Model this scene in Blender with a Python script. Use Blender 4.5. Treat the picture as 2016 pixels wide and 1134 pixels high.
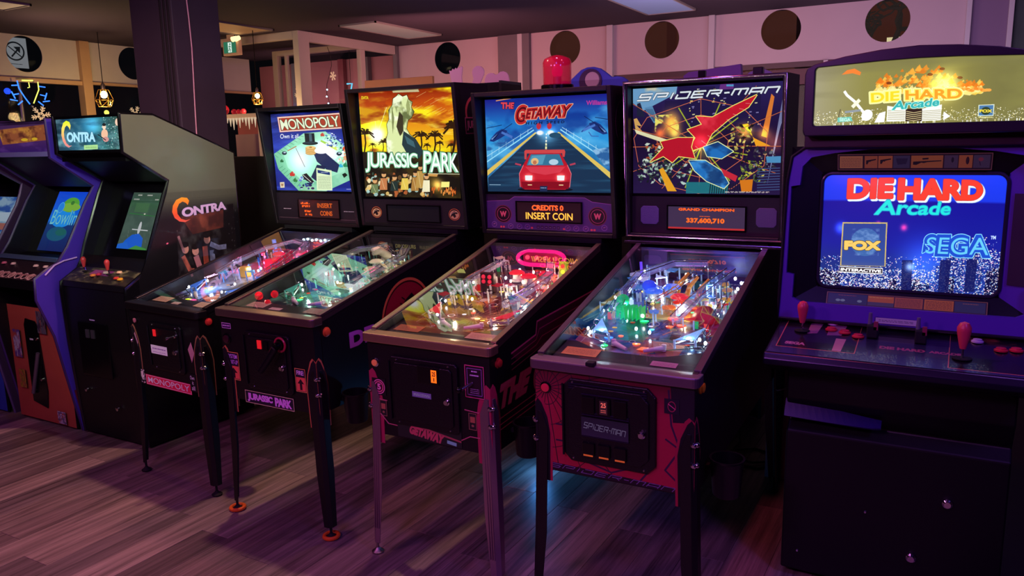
import bpy, bmesh, math, random
import numpy as np
from mathutils import Vector, Matrix
PI = math.pi
for o in list(bpy.data.objects): bpy.data.objects.remove(o)
SC = bpy.context.scene
COL = SC.collection
RND = random.Random(7)

# ------------------------------------------------------------------ camera
YW = 0.515; CAM_P = .17896; CAM_R = .01917; CAM_H = 1.6815
cd = bpy.data.cameras.new('camera'); cam = bpy.data.objects.new('camera', cd); COL.objects.link(cam)
cd.sensor_width = 36.0; cd.lens = 1546.5/2016*36.0; cd.clip_start = .02; cd.clip_end = 100
cam.matrix_world = Matrix.Translation((0, 0, CAM_H)) @ Matrix.Rotation(YW, 4, 'Z') @ Matrix.Rotation(PI/2-CAM_P, 4, 'X') @ Matrix.Rotation(-CAM_R, 4, 'Z')
SC.camera = cam

# ------------------------------------------------------------------ exposure, world, room lights
SC.view_settings.view_transform = 'Standard'; SC.view_settings.look = 'None'
SC.view_settings.exposure = 0.0; SC.view_settings.gamma = 1.0; SC.view_settings.use_curve_mapping = False
SC.cycles.max_bounces = 8; SC.cycles.transparent_max_bounces = 16
SC.cycles.glossy_bounces = 4; SC.cycles.diffuse_bounces = 3; SC.cycles.transmission_bounces = 4
SC.cycles.caustics_reflective = False; SC.cycles.caustics_refractive = False
SC.cycles.sample_clamp_indirect = 3.0
wd = bpy.data.worlds.new('night'); SC.world = wd; wd.use_nodes = True
wd.node_tree.nodes['Background'].inputs[0].default_value = (.020, .016, .034, 1)
wd.node_tree.nodes['Background'].inputs[1].default_value = .7

def area(name, loc, target, size, power, col, sy=None, spread=None):
    l = bpy.data.lights.new(name, 'AREA'); l.energy = power; l.color = col
    l.shape = 'RECTANGLE' if sy else 'SQUARE'; l.size = size
    if sy: l.size_y = sy
    if spread: l.spread = spread
    o = bpy.data.objects.new(name, l); COL.objects.link(o); o.location = loc
    d = Vector(target)-Vector(loc); o.rotation_euler = d.to_track_quat('-Z', 'Y').to_euler()
    return o
def point(name, loc, power, col, r=.03, parent=None):
    l = bpy.data.lights.new(name, 'POINT'); l.energy = power; l.color = col; l.shadow_soft_size = r
    o = bpy.data.objects.new(name, l); COL.objects.link(o); o.location = loc
    if parent: o.parent = parent
    return o
# ceiling spots above the machines: the warm pink one gives the crisp cabinet shadows on the floor
area('ceiling_spot', (-3.06, 2.83, 2.86), (-3.2, 2.2, 0), .09, 30, (1, .56, .44))
for x, y, c_, p_ in ((-5.2, 2.7, (1, .42, .40), 5), (-2.16, 3.0, (1, .36, .20), 8), (-1.45, 2.9, (.85, .28, .75), 8), (-.62, 3.05, (1, .12, .26), 9), (.3, 3.0, (.5, .2, 1), 5)):
    area('led_spot', (x, y, 2.84), (x, 2.3, 0), .12, p_, c_)
# violet and magenta wash from the ceiling of the aisle where the photographer stands
area('aisle_wash', (-3.4, -.4, 2.8), (-3.2, 2.2, .2), .5, 34, (.85, .20, .72))
area('aisle_wash', (-1.3, -.8, 2.8), (-1.2, 2.3, .6), .5, 46, (.74, .19, .92))
area('violet_wash', (1.4, 1.2, 2.7), (-.3, 3.0, 1.3), .4, 22, (.26, .10, 1))
area('violet_wash', (-.95, 1.6, 2.8), (-.6, 3.2, 1.1), .3, 6, (.22, .10, 1))
area('side_wash', (-1.9, .6, 2.75), (-3.94, 3.3, 1.62), .3, 10, (.80, 1, .66), spread=.9)  # added lamp, stands for backglass light on the grey-green cabinet side
# far room: unseen lamps facing the window film, entrance and ceiling
area('window_side_wash', (-4.4, 6.4, 2.1), (-4.9, 8, 2.6), 1.2, 24, (1, .38, .34))
area('window_side_wash', (-1.9, 6.4, 2.1), (-2.0, 8, 2.6), 1.2, 16, (1, .56, .62))
area('window_side_wash', (-.3, 6.4, 2.05), (-.3, 8, 2.7), 1.2, 14, (.90, .62, .92))
area('entrance_wash', (-7.1, 7.32, 2.15), (-7.1, 7.98, 2.25), 1.6, 9, (1, .50, .48), sy=.7)
area('ceiling_wash', (-3.2, 5.2, 2.1), (-3.2, 5.2, 2.9), 2.5, 10, (.62, .42, .80), sy=3)
point('underglow', (-1.80, 3.45, .12), 1.6, (.08, .35, 1), .04)

# ------------------------------------------------------------------ tags
def tag(o, label=None, cat=None, group=None, kind=None):
    if label: o['label'] = label
    if cat: o['category'] = cat
    if group: o['group'] = group
    if kind: o['kind'] = kind
    return o
def thing(name, label, cat, loc=(0, 0, 0), rot=(0, 0, 0), group=None):
    o = bpy.data.objects.new(name, None); COL.objects.link(o); o.empty_display_size = .1
    o.location = loc; o.rotation_euler = rot
    return tag(o, label, cat, group)

# ------------------------------------------------------------------ materials
def lin(v): return v/12.92 if v <= .04045 else ((v+.055)/1.055)**2.4
def hx(s):
    s = s.lstrip('#'); s = s if len(s) == 6 else ''.join(a+a for a in s); return tuple(int(s[i:i+2], 16)/255 for i in (0, 2, 4))
def lc(s):
    if isinstance(s, str): s = hx(s)
    return (lin(s[0]), lin(s[1]), lin(s[2]), 1)
MATS = {}
def mat(name, col='#808080', rough=.5, metal=0., bump=0., bscale=60., vary=0., vscale=8., emis=None, es=1., trans=0., alpha=1., coat=0., ior=1.45, spec=.5, stretch=None):
    if name in MATS: return MATS[name]
    m = bpy.data.materials.new(name); m.use_nodes = True; nt = m.node_tree; b = nt.nodes['Principled BSDF']
    b.inputs['Base Color'].default_value = lc(col); b.inputs['Roughness'].default_value = rough
    b.inputs['Metallic'].default_value = metal; b.inputs['IOR'].default_value = ior
    b.inputs['Transmission Weight'].default_value = trans; b.inputs['Alpha'].default_value = alpha
    b.inputs['Coat Weight'].default_value = coat; b.inputs['Specular IOR Level'].default_value = spec
    if emis: b.inputs['Emission Color'].default_value = lc(emis); b.inputs['Emission Strength'].default_value = es
    tc = nt.nodes.new('ShaderNodeTexCoord'); mp = nt.nodes.new('ShaderNodeMapping'); nt.links.new(tc.outputs['Object'], mp.inputs[0])
    if stretch: mp.inputs['Scale'].default_value = stretch
    if vary:
        n = nt.nodes.new('ShaderNodeTexNoise'); n.inputs['Scale'].default_value = vscale; n.inputs['Detail'].default_value = 4
        nt.links.new(mp.outputs[0], n.inputs['Vector'])
        r = nt.nodes.new('ShaderNodeMapRange'); r.inputs['To Min'].default_value = 1-vary; r.inputs['To Max'].default_value = 1+vary
        nt.links.new(n.outputs[0], r.inputs[0])
        h = nt.nodes.new('ShaderNodeHueSaturation'); h.inputs['Color'].default_value = lc(col)
        nt.links.new(r.outputs[0], h.inputs['Value']); nt.links.new(h.outputs[0], b.inputs['Base Color'])
    if bump:
        n = nt.nodes.new('ShaderNodeTexNoise'); n.inputs['Scale'].default_value = bscale
        nt.links.new(mp.outputs[0], n.inputs['Vector'])
        bp = nt.nodes.new('ShaderNodeBump'); bp.inputs['Strength'].default_value = bump; bp.inputs['Distance'].default_value = .004
        nt.links.new(n.outputs[0], bp.inputs['Height']); nt.links.new(bp.outputs[0], b.inputs['Normal'])
    MATS[name] = m; return m
def glass_mat(name, k=1.7, tint=(.97, .98, 1, 1), rough=.0, dust=.0):
    if name in MATS: return MATS[name]
    m = bpy.data.materials.new(name); m.use_nodes = True; nt = m.node_tree; nt.nodes.clear()
    out = nt.nodes.new('ShaderNodeOutputMaterial'); t = nt.nodes.new('ShaderNodeBsdfTransparent'); t.inputs[0].default_value = tint
    g = nt.nodes.new('ShaderNodeBsdfGlossy'); g.inputs['Roughness'].default_value = rough
    lw = nt.nodes.new('ShaderNodeLayerWeight'); lw.inputs['Blend'].default_value = .5
    pw5 = nt.nodes.new('ShaderNodeMath'); pw5.operation = 'POWER'; pw5.inputs[1].default_value = 5
    sch = nt.nodes.new('ShaderNodeMath'); sch.operation = 'MULTIPLY_ADD'; sch.inputs[1].default_value = .96; sch.inputs[2].default_value = .04
    nt.links.new(lw.outputs['Facing'], pw5.inputs[0]); nt.links.new(pw5.outputs[0], sch.inputs[0])
    ma = nt.nodes.new('ShaderNodeMath'); ma.operation = 'MULTIPLY'; ma.inputs[1].default_value = k; ma.use_clamp = True
    mx = nt.nodes.new('ShaderNodeMixShader')
    nt.links.new(sch.outputs[0], ma.inputs[0]); nt.links.new(ma.outputs[0], mx.inputs[0]); nt.links.new(t.outputs[0], mx.inputs[1]); nt.links.new(g.outputs[0], mx.inputs[2])
    nt.links.new(mx.outputs[0], out.inputs[0]); MATS[name] = m; return m
def emit(name, col, s):
    return mat(name, '#202020', .4, emis=col, es=s)

# ------------------------------------------------------------------ mesh builder
class MB:
    def __init__(s): s.v = []; s.f = []; s.m = []; s.mi = 0
    def add(s, vs, fs):
        n = len(s.v); s.v += [tuple(v) for v in vs]
        for f in fs: s.f.append(tuple(n+i for i in f)); s.m.append(s.mi)
        return s
    def hexa(s, p):   # 8 corners: bottom 4, top 4
        return s.add(p, [(0, 3, 2, 1), (4, 5, 6, 7), (0, 1, 5, 4), (1, 2, 6, 5), (2, 3, 7, 6), (3, 0, 4, 7)])
    def box(s, x0, x1, y0, y1, z0, z1):
        return s.hexa([(x0, y0, z0), (x1, y0, z0), (x1, y1, z0), (x0, y1, z0), (x0, y0, z1), (x1, y0, z1), (x1, y1, z1), (x0, y1, z1)])
    def prism(s, pts, ax, a, b):
        # pts: 2D loop in the two other axes (in axis order), extruded along ax from a to b
        def P(p, t):
            return {'x': (t, p[0], p[1]), 'y': (p[0], t, p[1]), 'z': (p[0], p[1], t)}[ax]
        n = len(pts); vs = [P(p, a) for p in pts]+[P(p, b) for p in pts]
        ar = sum(pts[i][0]*pts[(i+1) % n][1]-pts[(i+1) % n][0]*pts[i][1] for i in range(n))
        flip = (ar > 0) == (ax != 'y'); flip = flip if b > a else not flip
        c0 = list(range(n)); c1 = list(range(n, 2*n)); fs = []
        if flip: fs += [tuple(reversed(c0)), tuple(c1)]; fs += [(i, (i+1) % n, n+(i+1) % n, n+i) for i in range(n)]
        else: fs += [tuple(c0), tuple(reversed(c1))]; fs += [(n+i, n+(i+1) % n, (i+1) % n, i) for i in range(n)]
        return s.add(vs, fs)
    def ring(s, path, rr, n=8, closed=False):
        path = [Vector(p) for p in path]; N = len(path); base = len(s.v)
        if not isinstance(rr, (list, tuple)): rr = [rr]*N
        up = Vector((.123, .31, .94)).normalized(); prev = None
        for i, p in enumerate(path):
            a = path[i-1] if (i > 0 or closed) else p; b = path[(i+1) % N] if (i < N-1 or closed) else p
            d = (b-a).normalized(); u = d.cross(up if prev is None else prev)
            if prev is not None: u = prev-d*prev.dot(d)
            if u.length < 1e-5: u = d.orthogonal()
            u.normalize(); prev = u; w = d.cross(u)
            for k in range(n):
                t = 2*PI*k/n; s.v.append(tuple(p+u*rr[i]*math.cos(t)+w*rr[i]*math.sin(t)))
        M = N if closed else N-1
        for i in range(M):
            for k in range(n):
                j = (i+1) % N
                s.f.append((base+i*n+k, base+i*n+(k+1) % n, base+j*n+(k+1) % n, base+j*n+k)); s.m.append(s.mi)
        if not closed:
            s.f.append(tuple(base+k for k in reversed(range(n)))); s.m.append(s.mi)
            s.f.append(tuple(base+(N-1)*n+k for k in range(n))); s.m.append(s.mi)
        return s
    def cyl(s, p0, p1, r0, r1=None, n=12): return s.ring([p0, p1], [r0, r0 if r1 is None else r1], n)
    def lathe(s, o, prof, n=14, ax='z'):
        base = len(s.v); o = Vector(o)
        for r, h in prof:
            for k in range(n):
                t = 2*PI*k/n; c_, s_ = r*math.cos(t), r*math.sin(t)
                s.v.append(tuple(o+Vector({'z': (c_, s_, h), 'y': (s_, h, c_), 'x': (h, c_, s_)}[ax])))
        for i in range(len(prof)-1):
            for k in range(n):
                s.f.append((base+i*n+k, base+i*n+(k+1) % n, base+(i+1)*n+(k+1) % n, base+(i+1)*n+k)); s.m.append(s.mi)
        s.f.append(tuple(base+k for k in reversed(range(n)))); s.m.append(s.mi)
        s.f.append(tuple(base+(len(prof)-1)*n+k for k in range(n))); s.m.append(s.mi)
        return s
    def ball(s, c, r, n=10, m=6, sz=1.):
        return s.lathe(c, [(max(r*math.sin(PI*i/m), 1e-4), -r*sz*math.cos(PI*i/m)) for i in range(m+1)], n)
    def build(s, name, mats, parent=None, smooth=False, bevel=0., seg=2, label=None):
        me = bpy.data.meshes.new(name); me.from_pydata(s.v, [], s.f)
        if not isinstance(mats, (list, tuple)): mats = [mats]
        for m in mats: me.materials.append(m)
        me.polygons.foreach_set('material_index', s.m)
        if smooth:
            me.polygons.foreach_set('use_smooth', [True]*len(s.f))
        me.update(); bm = bmesh.new(); bm.from_mesh(me); bmesh.ops.recalc_face_normals(bm, faces=bm.faces); bm.to_mesh(me); bm.free()
        o = bpy.data.objects.new(name, me); COL.objects.link(o)
        if smooth: me.set_sharp_from_angle(angle=math.radians(40))
        if parent: o.parent = parent
        if bevel:
            b = o.modifiers.new('bevel', 'BEVEL'); b.width = bevel; b.segments = seg; b.limit_method = 'ANGLE'; b.angle_limit = .6
        if label: o['label'] = label
        return o

# ------------------------------------------------------------------ flat print: a small painter that fills pixel arrays by code
_gl = {}
def glyphs(txt, bold, lw=1.):
    k = (txt, bold, lw)
    if k not in _gl:
        c = bpy.data.curves.new('t', 'FONT'); c.body = txt; c.resolution_u = 6; c.offset = bold; c.space_character = lw
        o = bpy.data.objects.new('t', c); m = bpy.data.meshes.new_from_object(o); m.calc_loop_triangles()
        V = np.array([v.co[:2] for v in m.vertices]); T = np.array([t.vertices[:] for t in m.loop_triangles])
        bpy.data.objects.remove(o); bpy.data.curves.remove(c); bpy.data.meshes.remove(m)
        if len(T):
            P = V[T]; a = (P[:, 1, 0]-P[:, 0, 0])*(P[:, 2, 1]-P[:, 0, 1])-(P[:, 2, 0]-P[:, 0, 0])*(P[:, 1, 1]-P[:, 0, 1])
            P[a < 0] = P[a < 0][:, ::-1]
            lo = V.min(0); hi = V.max(0); P = (P-lo)/(hi-lo); P[:, :, 1] = 1-P[:, :, 1]
        else: P = np.zeros((0, 3, 2))
        _gl[k] = P
    return _gl[k]
def fbm(w, h, sx, sy, seed=0, oct=4):
    r = np.random.RandomState(seed); out = np.zeros((h, w), np.float32); amp = 1.; tot = 0
    for o in range(oct):
        gx, gy = max(2, int(sx*2**o)), max(2, int(sy*2**o)); g = r.rand(gy+1, gx+1)
        X = np.linspace(0, gx-1e-3, w); Y = np.linspace(0, gy-1e-3, h); xi = X.astype(int); yi = Y.astype(int)
        fx = X-xi; fy = (Y-yi)[:, None]; fx = fx*fx*(3-2*fx); fy = fy*fy*(3-2*fy)
        a = g[yi][:, xi]; b = g[yi][:, xi+1]; c = g[yi+1][:, xi]; d = g[yi+1][:, xi+1]
        out += amp*((a*(1-fx)+b*fx)*(1-fy)+(c*(1-fx)+d*fx)*fy); tot += amp; amp *= .5
    return out/tot
class Cv:
    def __init__(s, w, h, bg='#000000', quad=None):
        s.w, s.h = w, h; s.a = np.ones((h, w, 3), np.float32)*np.array(hx(bg), np.float32)
        if quad is None: s.H = None
        else: s.H = s.homo(quad, [(0, 0), (w, 0), (w, h), (0, h)])
    @staticmethod
    def homo(q, t):
        A = []; B = []
        for (x, y), (u, v) in zip(q, t):
            A.append([x, y, 1, 0, 0, 0, -u*x, -u*y]); B.append(u); A.append([0, 0, 0, x, y, 1, -v*x, -v*y]); B.append(v)
        return np.append(np.linalg.solve(np.array(A, float), np.array(B, float)), 1).reshape(3, 3)
    @staticmethod
    def ap(H, p):
        p = np.asarray(p, float); q = np.concatenate([p, np.ones(p.shape[:-1]+(1,))], -1) @ H.T
        return q[..., :2]/q[..., 2:]
    def T(s, p): return np.asarray(p, float) if s.H is None else s.ap(s.H, p)
    def mask(s, polys, ss=2):
        allp = np.concatenate([np.asarray(p).reshape(-1, 2) for p in polys])
        x0 = max(0, int(allp[:, 0].min())-1); x1 = min(s.w, int(allp[:, 0].max())+2); y0 = max(0, int(allp[:, 1].min())-1); y1 = min(s.h, int(allp[:, 1].max())+2)
        if x1 <= x0 or y1 <= y0: return None
        W, H = (x1-x0)*ss, (y1-y0)*ss; D = np.zeros((H, W+1), np.int32)
        for p in polys:
            p = (np.asarray(p)-(x0, y0))*ss; q = np.roll(p, -1, 0)
            for (ax, ay), (bx, by) in zip(p, q):
                if ay == by: continue
                sg = 1
                if ay > by: ax, ay, bx, by = bx, by, ax, ay; sg = -1
                r0 = max(0, math.ceil(ay-.5)); r1 = min(H, math.ceil(by-.5))
                if r1 <= r0: continue
                rr = np.arange(r0, r1); xx = ax+(rr+.5-ay)*(bx-ax)/(by-ay)
                np.add.at(D, (rr, np.clip(np.ceil(xx-.5), 0, W).astype(int)), sg)
        m = (np.cumsum(D, 1)[:, :W] != 0).astype(np.float32)
        return x0, x1, y0, y1, m.reshape(y1-y0, ss, x1-x0, ss).mean((1, 3))
    def paint(s, mk, col, al=1., mode='n'):
        if mk is None: return
        x0, x1, y0, y1, m = mk; c = np.array(hx(col), np.float32) if isinstance(col, str) else col
        r = s.a[y0:y1, x0:x1]; m = (m*al)[..., None]
        if callable(c): c = c(r, x0, x1, y0, y1)
        r[...] = r*(1-m)+c*m if mode == 'n' else np.clip(r+c*m, 0, 1.)
    def poly(s, pts, col, al=1., raw=False): s.paint(s.mask([pts if raw else s.T(pts)]), col, al); return s
    def line(s, pts, w, col, al=1., closed=False):
        P = s.T(pts); P = list(P)+([P[0]] if closed else []); ps = []
        for a, b in zip(P[:-1], P[1:]):
            d = b-a; L = np.hypot(*d)
            if L < 1e-6: continue
            n = np.array([-d[1], d[0]])/L*w/2; ps.append(np.array([a+n, a-n, b-n, b+n])); 
        for a in P[1:-1] if not closed else P:
            t = np.arange(8)*PI/4; ps.append(a+np.stack([np.cos(t), np.sin(t)], 1)*w/2)
        ps = [p if np.sum(p[:, 0]*np.roll(p[:, 1], -1)-np.roll(p[:, 0], -1)*p[:, 1]) > 0 else p[::-1] for p in ps]
        if ps: s.paint(s.mask(ps), col, al)
        return s
    def ell(s, cx, cy, rx, ry, col, al=1., rot=0., n=28):
        t = np.arange(n)*2*PI/n; x = rx*np.cos(t); y = ry*np.sin(t); c_, s_ = math.cos(rot), math.sin(rot)
        return s.poly(np.stack([cx+x*c_-y*s_, cy+x*s_+y*c_], 1), col, al)
    def oring(s, cx, cy, r, w, col, ry=None, n=36):
        t = np.arange(n)*2*PI/n; return s.line(np.stack([cx+r*np.cos(t), cy+(ry or r)*np.sin(t)], 1), w, col, closed=True)
    def glow(s, cx, cy, r, col, k=1., ry=None):
        c = s.T([(cx, cy), (cx+r, cy)]); R = max(1., np.hypot(*(c[1]-c[0]))); RY = R*(ry or r)/r; (x, y) = c[0]
        x0, x1, y0, y1 = [int(v) for v in (max(0, x-3*R), min(s.w, x+3*R), max(0, y-3*RY), min(s.h, y+3*RY))]
        if x1 <= x0 or y1 <= y0: return s
        Y, X = np.mgrid[y0:y1, x0:x1]; g = np.exp(-(((X-x)/R)**2+((Y-y)/RY)**2)).astype(np.float32)*k
        s.paint((x0, x1, y0, y1, g), col, 1., 'add'); return s
    def grad(s, stops, horiz=False, mk=None, al=1.):
        n = s.w if horiz else s.h; t = np.linspace(0, 1, n); xs = [a for a, _ in stops]; cs = np.array([hx(c) for _, c in stops])
        g = np.stack([np.interp(t, xs, cs[:, i]) for i in range(3)], 1).astype(np.float32)
        G = np.broadcast_to(g[None] if horiz else g[:, None], (s.h, s.w, 3))
        if mk is None: s.a = s.a*(1-al)+G*al
        else:
            x0, x1, y0, y1, m = mk; m = m[..., None]*al; s.a[y0:y1, x0:x1] = s.a[y0:y1, x0:x1]*(1-m)+G[y0:y1, x0:x1]*m
        return s
    def noise(s, col, lo, hi, sx, sy, seed, al=1., mk=None, oct=4):
        f = fbm(s.w, s.h, sx, sy, seed, oct); f = np.clip((f-lo)/(hi-lo), 0, 1)*al
        if mk is None: s.paint((0, s.w, 0, s.h, f), col)
        else:
            x0, x1, y0, y1, m = mk; s.paint((x0, x1, y0, y1, m*f[y0:y1, x0:x1]), col)
        return s
    def dil(s, mk, ow):
        x0, x1, y0, y1, m = mk; x0b, x1b, y0b, y1b = max(0, x0-ow), min(s.w, x1+ow), max(0, y0-ow), min(s.h, y1+ow)
        M = np.zeros((y1b-y0b, x1b-x0b), np.float32); M[y0-y0b:y1-y0b, x0-x0b:x1-x0b] = m; D = M.copy()
        for dx in range(-ow, ow+1):
            for dy in range(-ow, ow+1):
                if (dx or dy) and dx*dx+dy*dy <= ow*ow+.5: D = np.maximum(D, np.roll(np.roll(M, dx, 1), dy, 0))
        return x0b, x1b, y0b, y1b, D
    def text(s, t, quad, col, bold=.02, out=None, ow=2, al=1., sp=1., grad=None, dot=0, bd=0):
        """quad: TL, TR, BR, BL of the ink box"""
        if len(quad) == 4 and not hasattr(quad[0], '__len__'):
            x0, y0, x1, y1 = quad; quad = [(x0, y0), (x1, y0), (x1, y1), (x0, y1)]
        P = glyphs(t, bold, sp)
        if not len(P): return s
        Q = s.T(s.ap(s.homo([(0, 0), (1, 0), (1, 1), (0, 1)], quad), P))
        ps = [p if (p[1, 0]-p[0, 0])*(p[2, 1]-p[0, 1])-(p[2, 0]-p[0, 0])*(p[1, 1]-p[0, 1]) > 0 else p[::-1] for p in Q]
        mk = s.mask(ps, 3)
        if mk is None: return s
        if bd: mk = s.dil(mk, bd)
        if out: s.paint(s.dil(mk, ow), out, al)
        if dot:
            x0, x1, y0, y1, m = mk; Y, X = np.mgrid[y0:y1, x0:x1]; m = m*(((X % dot) < dot*.72) & ((Y % dot) < dot*.72)); mk = (x0, x1, y0, y1, m)
        if grad:
            x0, x1, y0, y1, m = mk; cs = np.array([hx(c) for c in grad]); t_ = np.linspace(0, len(cs)-1, y1-y0)
            G = np.stack([np.interp(t_, np.arange(len(cs)), cs[:, i]) for i in range(3)], 1)[:, None].astype(np.float32)
            M = m[..., None]*al; s.a[y0:y1, x0:x1] = s.a[y0:y1, x0:x1]*(1-M)+G*M
        else: s.paint(mk, col, al)
        return s
    def scribble(s, x0, y0, x1, y1, n, col, seed=0, w=1.5, al=1.):
        r = random.Random(seed)
        for i in range(n):
            y = y0+(y1-y0)*(i+.5)/n; x = x0
            while x < x1:
                L = r.uniform(.04, .16)*(x1-x0); s.line([(x, y), (min(x+L, x1), y)], w, col, al); x += L+.025*(x1-x0)
        return s
    def image(s, name):
        im = bpy.data.images.new(name, s.w, s.h, alpha=False)
        px = np.ones((s.h, s.w, 4), np.float32); px[..., :3] = np.clip(s.a, 0, 1)[::-1]
        im.pixels.foreach_set(px.ravel()); im.update(); im.pack(); return im
def print_mat(name, cv, es=0., rough=.45, coat=0., base=1., noise=.0):
    """printed (or back-lit) sheet"""
    m = bpy.data.materials.new(name); m.use_nodes = True; nt = m.node_tree; b = nt.nodes['Principled BSDF']
    t = nt.nodes.new('ShaderNodeTexImage'); t.image = cv.image(name); t.interpolation = 'Linear'; t.extension = 'EXTEND'
    b.inputs['Roughness'].default_value = rough; b.inputs['Coat Weight'].default_value = coat
    if es:
        b.inputs['Base Color'].default_value = (.01, .01, .01, 1)
        nt.links.new(t.outputs[0], b.inputs['Emission Color']); b.inputs['Emission Strength'].default_value = es
    else:
        nz = nt.nodes.new('ShaderNodeTexNoise'); nz.inputs['Scale'].default_value = 40
        r = nt.nodes.new('ShaderNodeMapRange'); r.inputs['To Min'].default_value = .88*base; r.inputs['To Max'].default_value = 1.05*base
        nt.links.new(nz.outputs[0], r.inputs[0]); h = nt.nodes.new('ShaderNodeHueSaturation')
        nt.links.new(t.outputs[0], h.inputs['Color']); nt.links.new(r.outputs[0], h.inputs['Value']); nt.links.new(h.outputs[0], b.inputs['Base Color'])
    return m
def sheet(name, pts, nrm, th, fm, bm, parent=None, uv=None, label=None):
    """flat sheet: pts = planar 3D outline (CCW seen from the front), thickness th backwards; uv list matches pts"""
    n = len(pts); N = Vector(nrm).normalized(); vs = [tuple(p) for p in pts]+[tuple(Vector(p)-N*th) for p in pts]
    fs = [tuple(range(n)), tuple(reversed(range(n, 2*n)))]+[(n+i, n+(i+1) % n, (i+1) % n, i) for i in range(n)]
    me = bpy.data.meshes.new(name); me.from_pydata(vs, [], fs); me.materials.append(fm); me.materials.append(bm)
    ul = me.uv_layers.new(name='UVMap')
    if uv is None: uv = [(0, 0), (1, 0), (1, 1), (0, 1)]
    for p in me.polygons:
        if p.index == 0:
            for k, li in enumerate(p.loop_indices): ul.data[li].uv = uv[k]
        else:
            p.material_index = 1
            for li in p.loop_indices: ul.data[li].uv = (.001, .001)
    me.update(); o = bpy.data.objects.new(name, me); COL.objects.link(o)
    if parent: o.parent = parent
    if label: o['label'] = label
    return o
def xz_sheet(name, x0, x1, z0, z1, y, fm, bm, parent=None, th=.002, label=None, tilt=0.):
    return sheet(name, [(x0, y, z0), (x1, y, z0), (x1, y+tilt, z1), (x0, y+tilt, z1)], (0, -1, 0), th, fm, bm, parent, label=label)

BLACK = mat('black_laminate', '#0b090d', .42, bump=.25, bscale=300, vary=.15)
BLACKG = mat('black_gloss', '#08070a', .18, vary=.1)
BLACKM = mat('black_matte', '#070608', .8, vary=.2)
CHROME = mat('chrome', '#d8d6dc', .12, 1., bump=.05, bscale=20)
STEEL = mat('brushed_steel', '#b0a79f', .32, 1., bump=.2, bscale=90, stretch=(1, 12, 12))
DSTEEL = mat('dark_powder_coat', '#2a2226', .42, .6, bump=.2, bscale=200)
GLASS = glass_mat('playfield_glass', 2.7)
WGLASS = glass_mat('window_glass', .35, (.95, .96, .98, 1))

# ================================================================== PRINTED ART
SQ = {'S': [[(1, 0), (.05, 0), (0, .5), (.95, .5), (.9, 1), (-.1, 1)]], 'P': [[(-.05, 1), (0, 0), (1, 0), (.95, .55), (.2, .55)]], 'I': [[(.5, 0), (.4, 1)]], 'D': [[(.1, 0), (1, 0), (.95, 1), (-.05, 1), (0, .35)]],
      'E': [[(1, 0), (0, 0), (-.05, 1), (.95, 1)], [(0, .5), (.9, .5)]], 'R': [[(-.05, 1), (0, 0), (1, 0), (.97, .5), (.2, .5)], [(.6, .5), (1, 1)]], '-': [[(0, .5), (1, .5)]], 'M': [[(-.05, 1), (0, 0), (1, 0), (.95, 1)], [(.5, 0), (.45, 1)]],
      'A': [[(-.05, 1), (0, 0), (1, 0), (.95, 1)], [(0, .6), (1, .6)]], 'N': [[(-.05, 1), (0, 0), (1, 0), (.95, 1)]]}
def webtext(c, txt, quad, col, w, out=None, ow=3):
    H = Cv.homo([(0, 0), (1, 0), (1, 1), (0, 1)], quad); wid = [{'I': .25, '-': .45, 'M': 1.15}.get(k, 1) for k in txt]; gap = .32; tot = sum(wid)+gap*(len(txt)-1)
    for pas in ((out, w+2*ow), (col, w)):
        if not pas[0]: continue
        x = 0
        for k, wd_ in zip(txt, wid):
            for st in SQ[k]: c.line(Cv.ap(H, [((x+a*wd_)/tot, b) for a, b in st]), pas[1], pas[0])
            x += wd_+gap
def palm(cv, x, y, s, col, seed=0):
    r = random.Random(seed); cv.line([(x, y), (x+s*.06, y-s*.5), (x, y-s)], max(1.5, s*.06), col)
    for k in range(9):
        a = -PI/2+(k-4)*.42+r.uniform(-.1, .1); L = s*r.uniform(.4, .55)
        p = [(x, y-s), (x+L*.5*math.cos(a), y-s+L*.5*math.sin(a)-s*.05), (x+L*math.cos(a), y-s+L*math.sin(a)+s*.18)]
        cv.line(p, max(1.2, s*.05), col)
def skyline(cv, x0, x1, yb, h0, h1, cols, seed, lit=(), n=14, lw=2):
    r = random.Random(seed); x = x0
    while x < x1:
        w = r.uniform(.6, 1.4)*(x1-x0)/n; h = r.uniform(h0, h1); cv.poly([(x, yb), (x, yb-h), (x+w, yb-h), (x+w, yb)], r.choice(cols))
        if lit:
            for k in range(int(w*h/60)):
                a = x+r.uniform(.08, .9)*w; b = yb-r.uniform(.03, .95)*h; cv.poly([(a, b), (a+lw, b), (a+lw, b+lw*.7), (a, b+lw*.7)], r.choice(lit))
        x += w*.95

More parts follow.
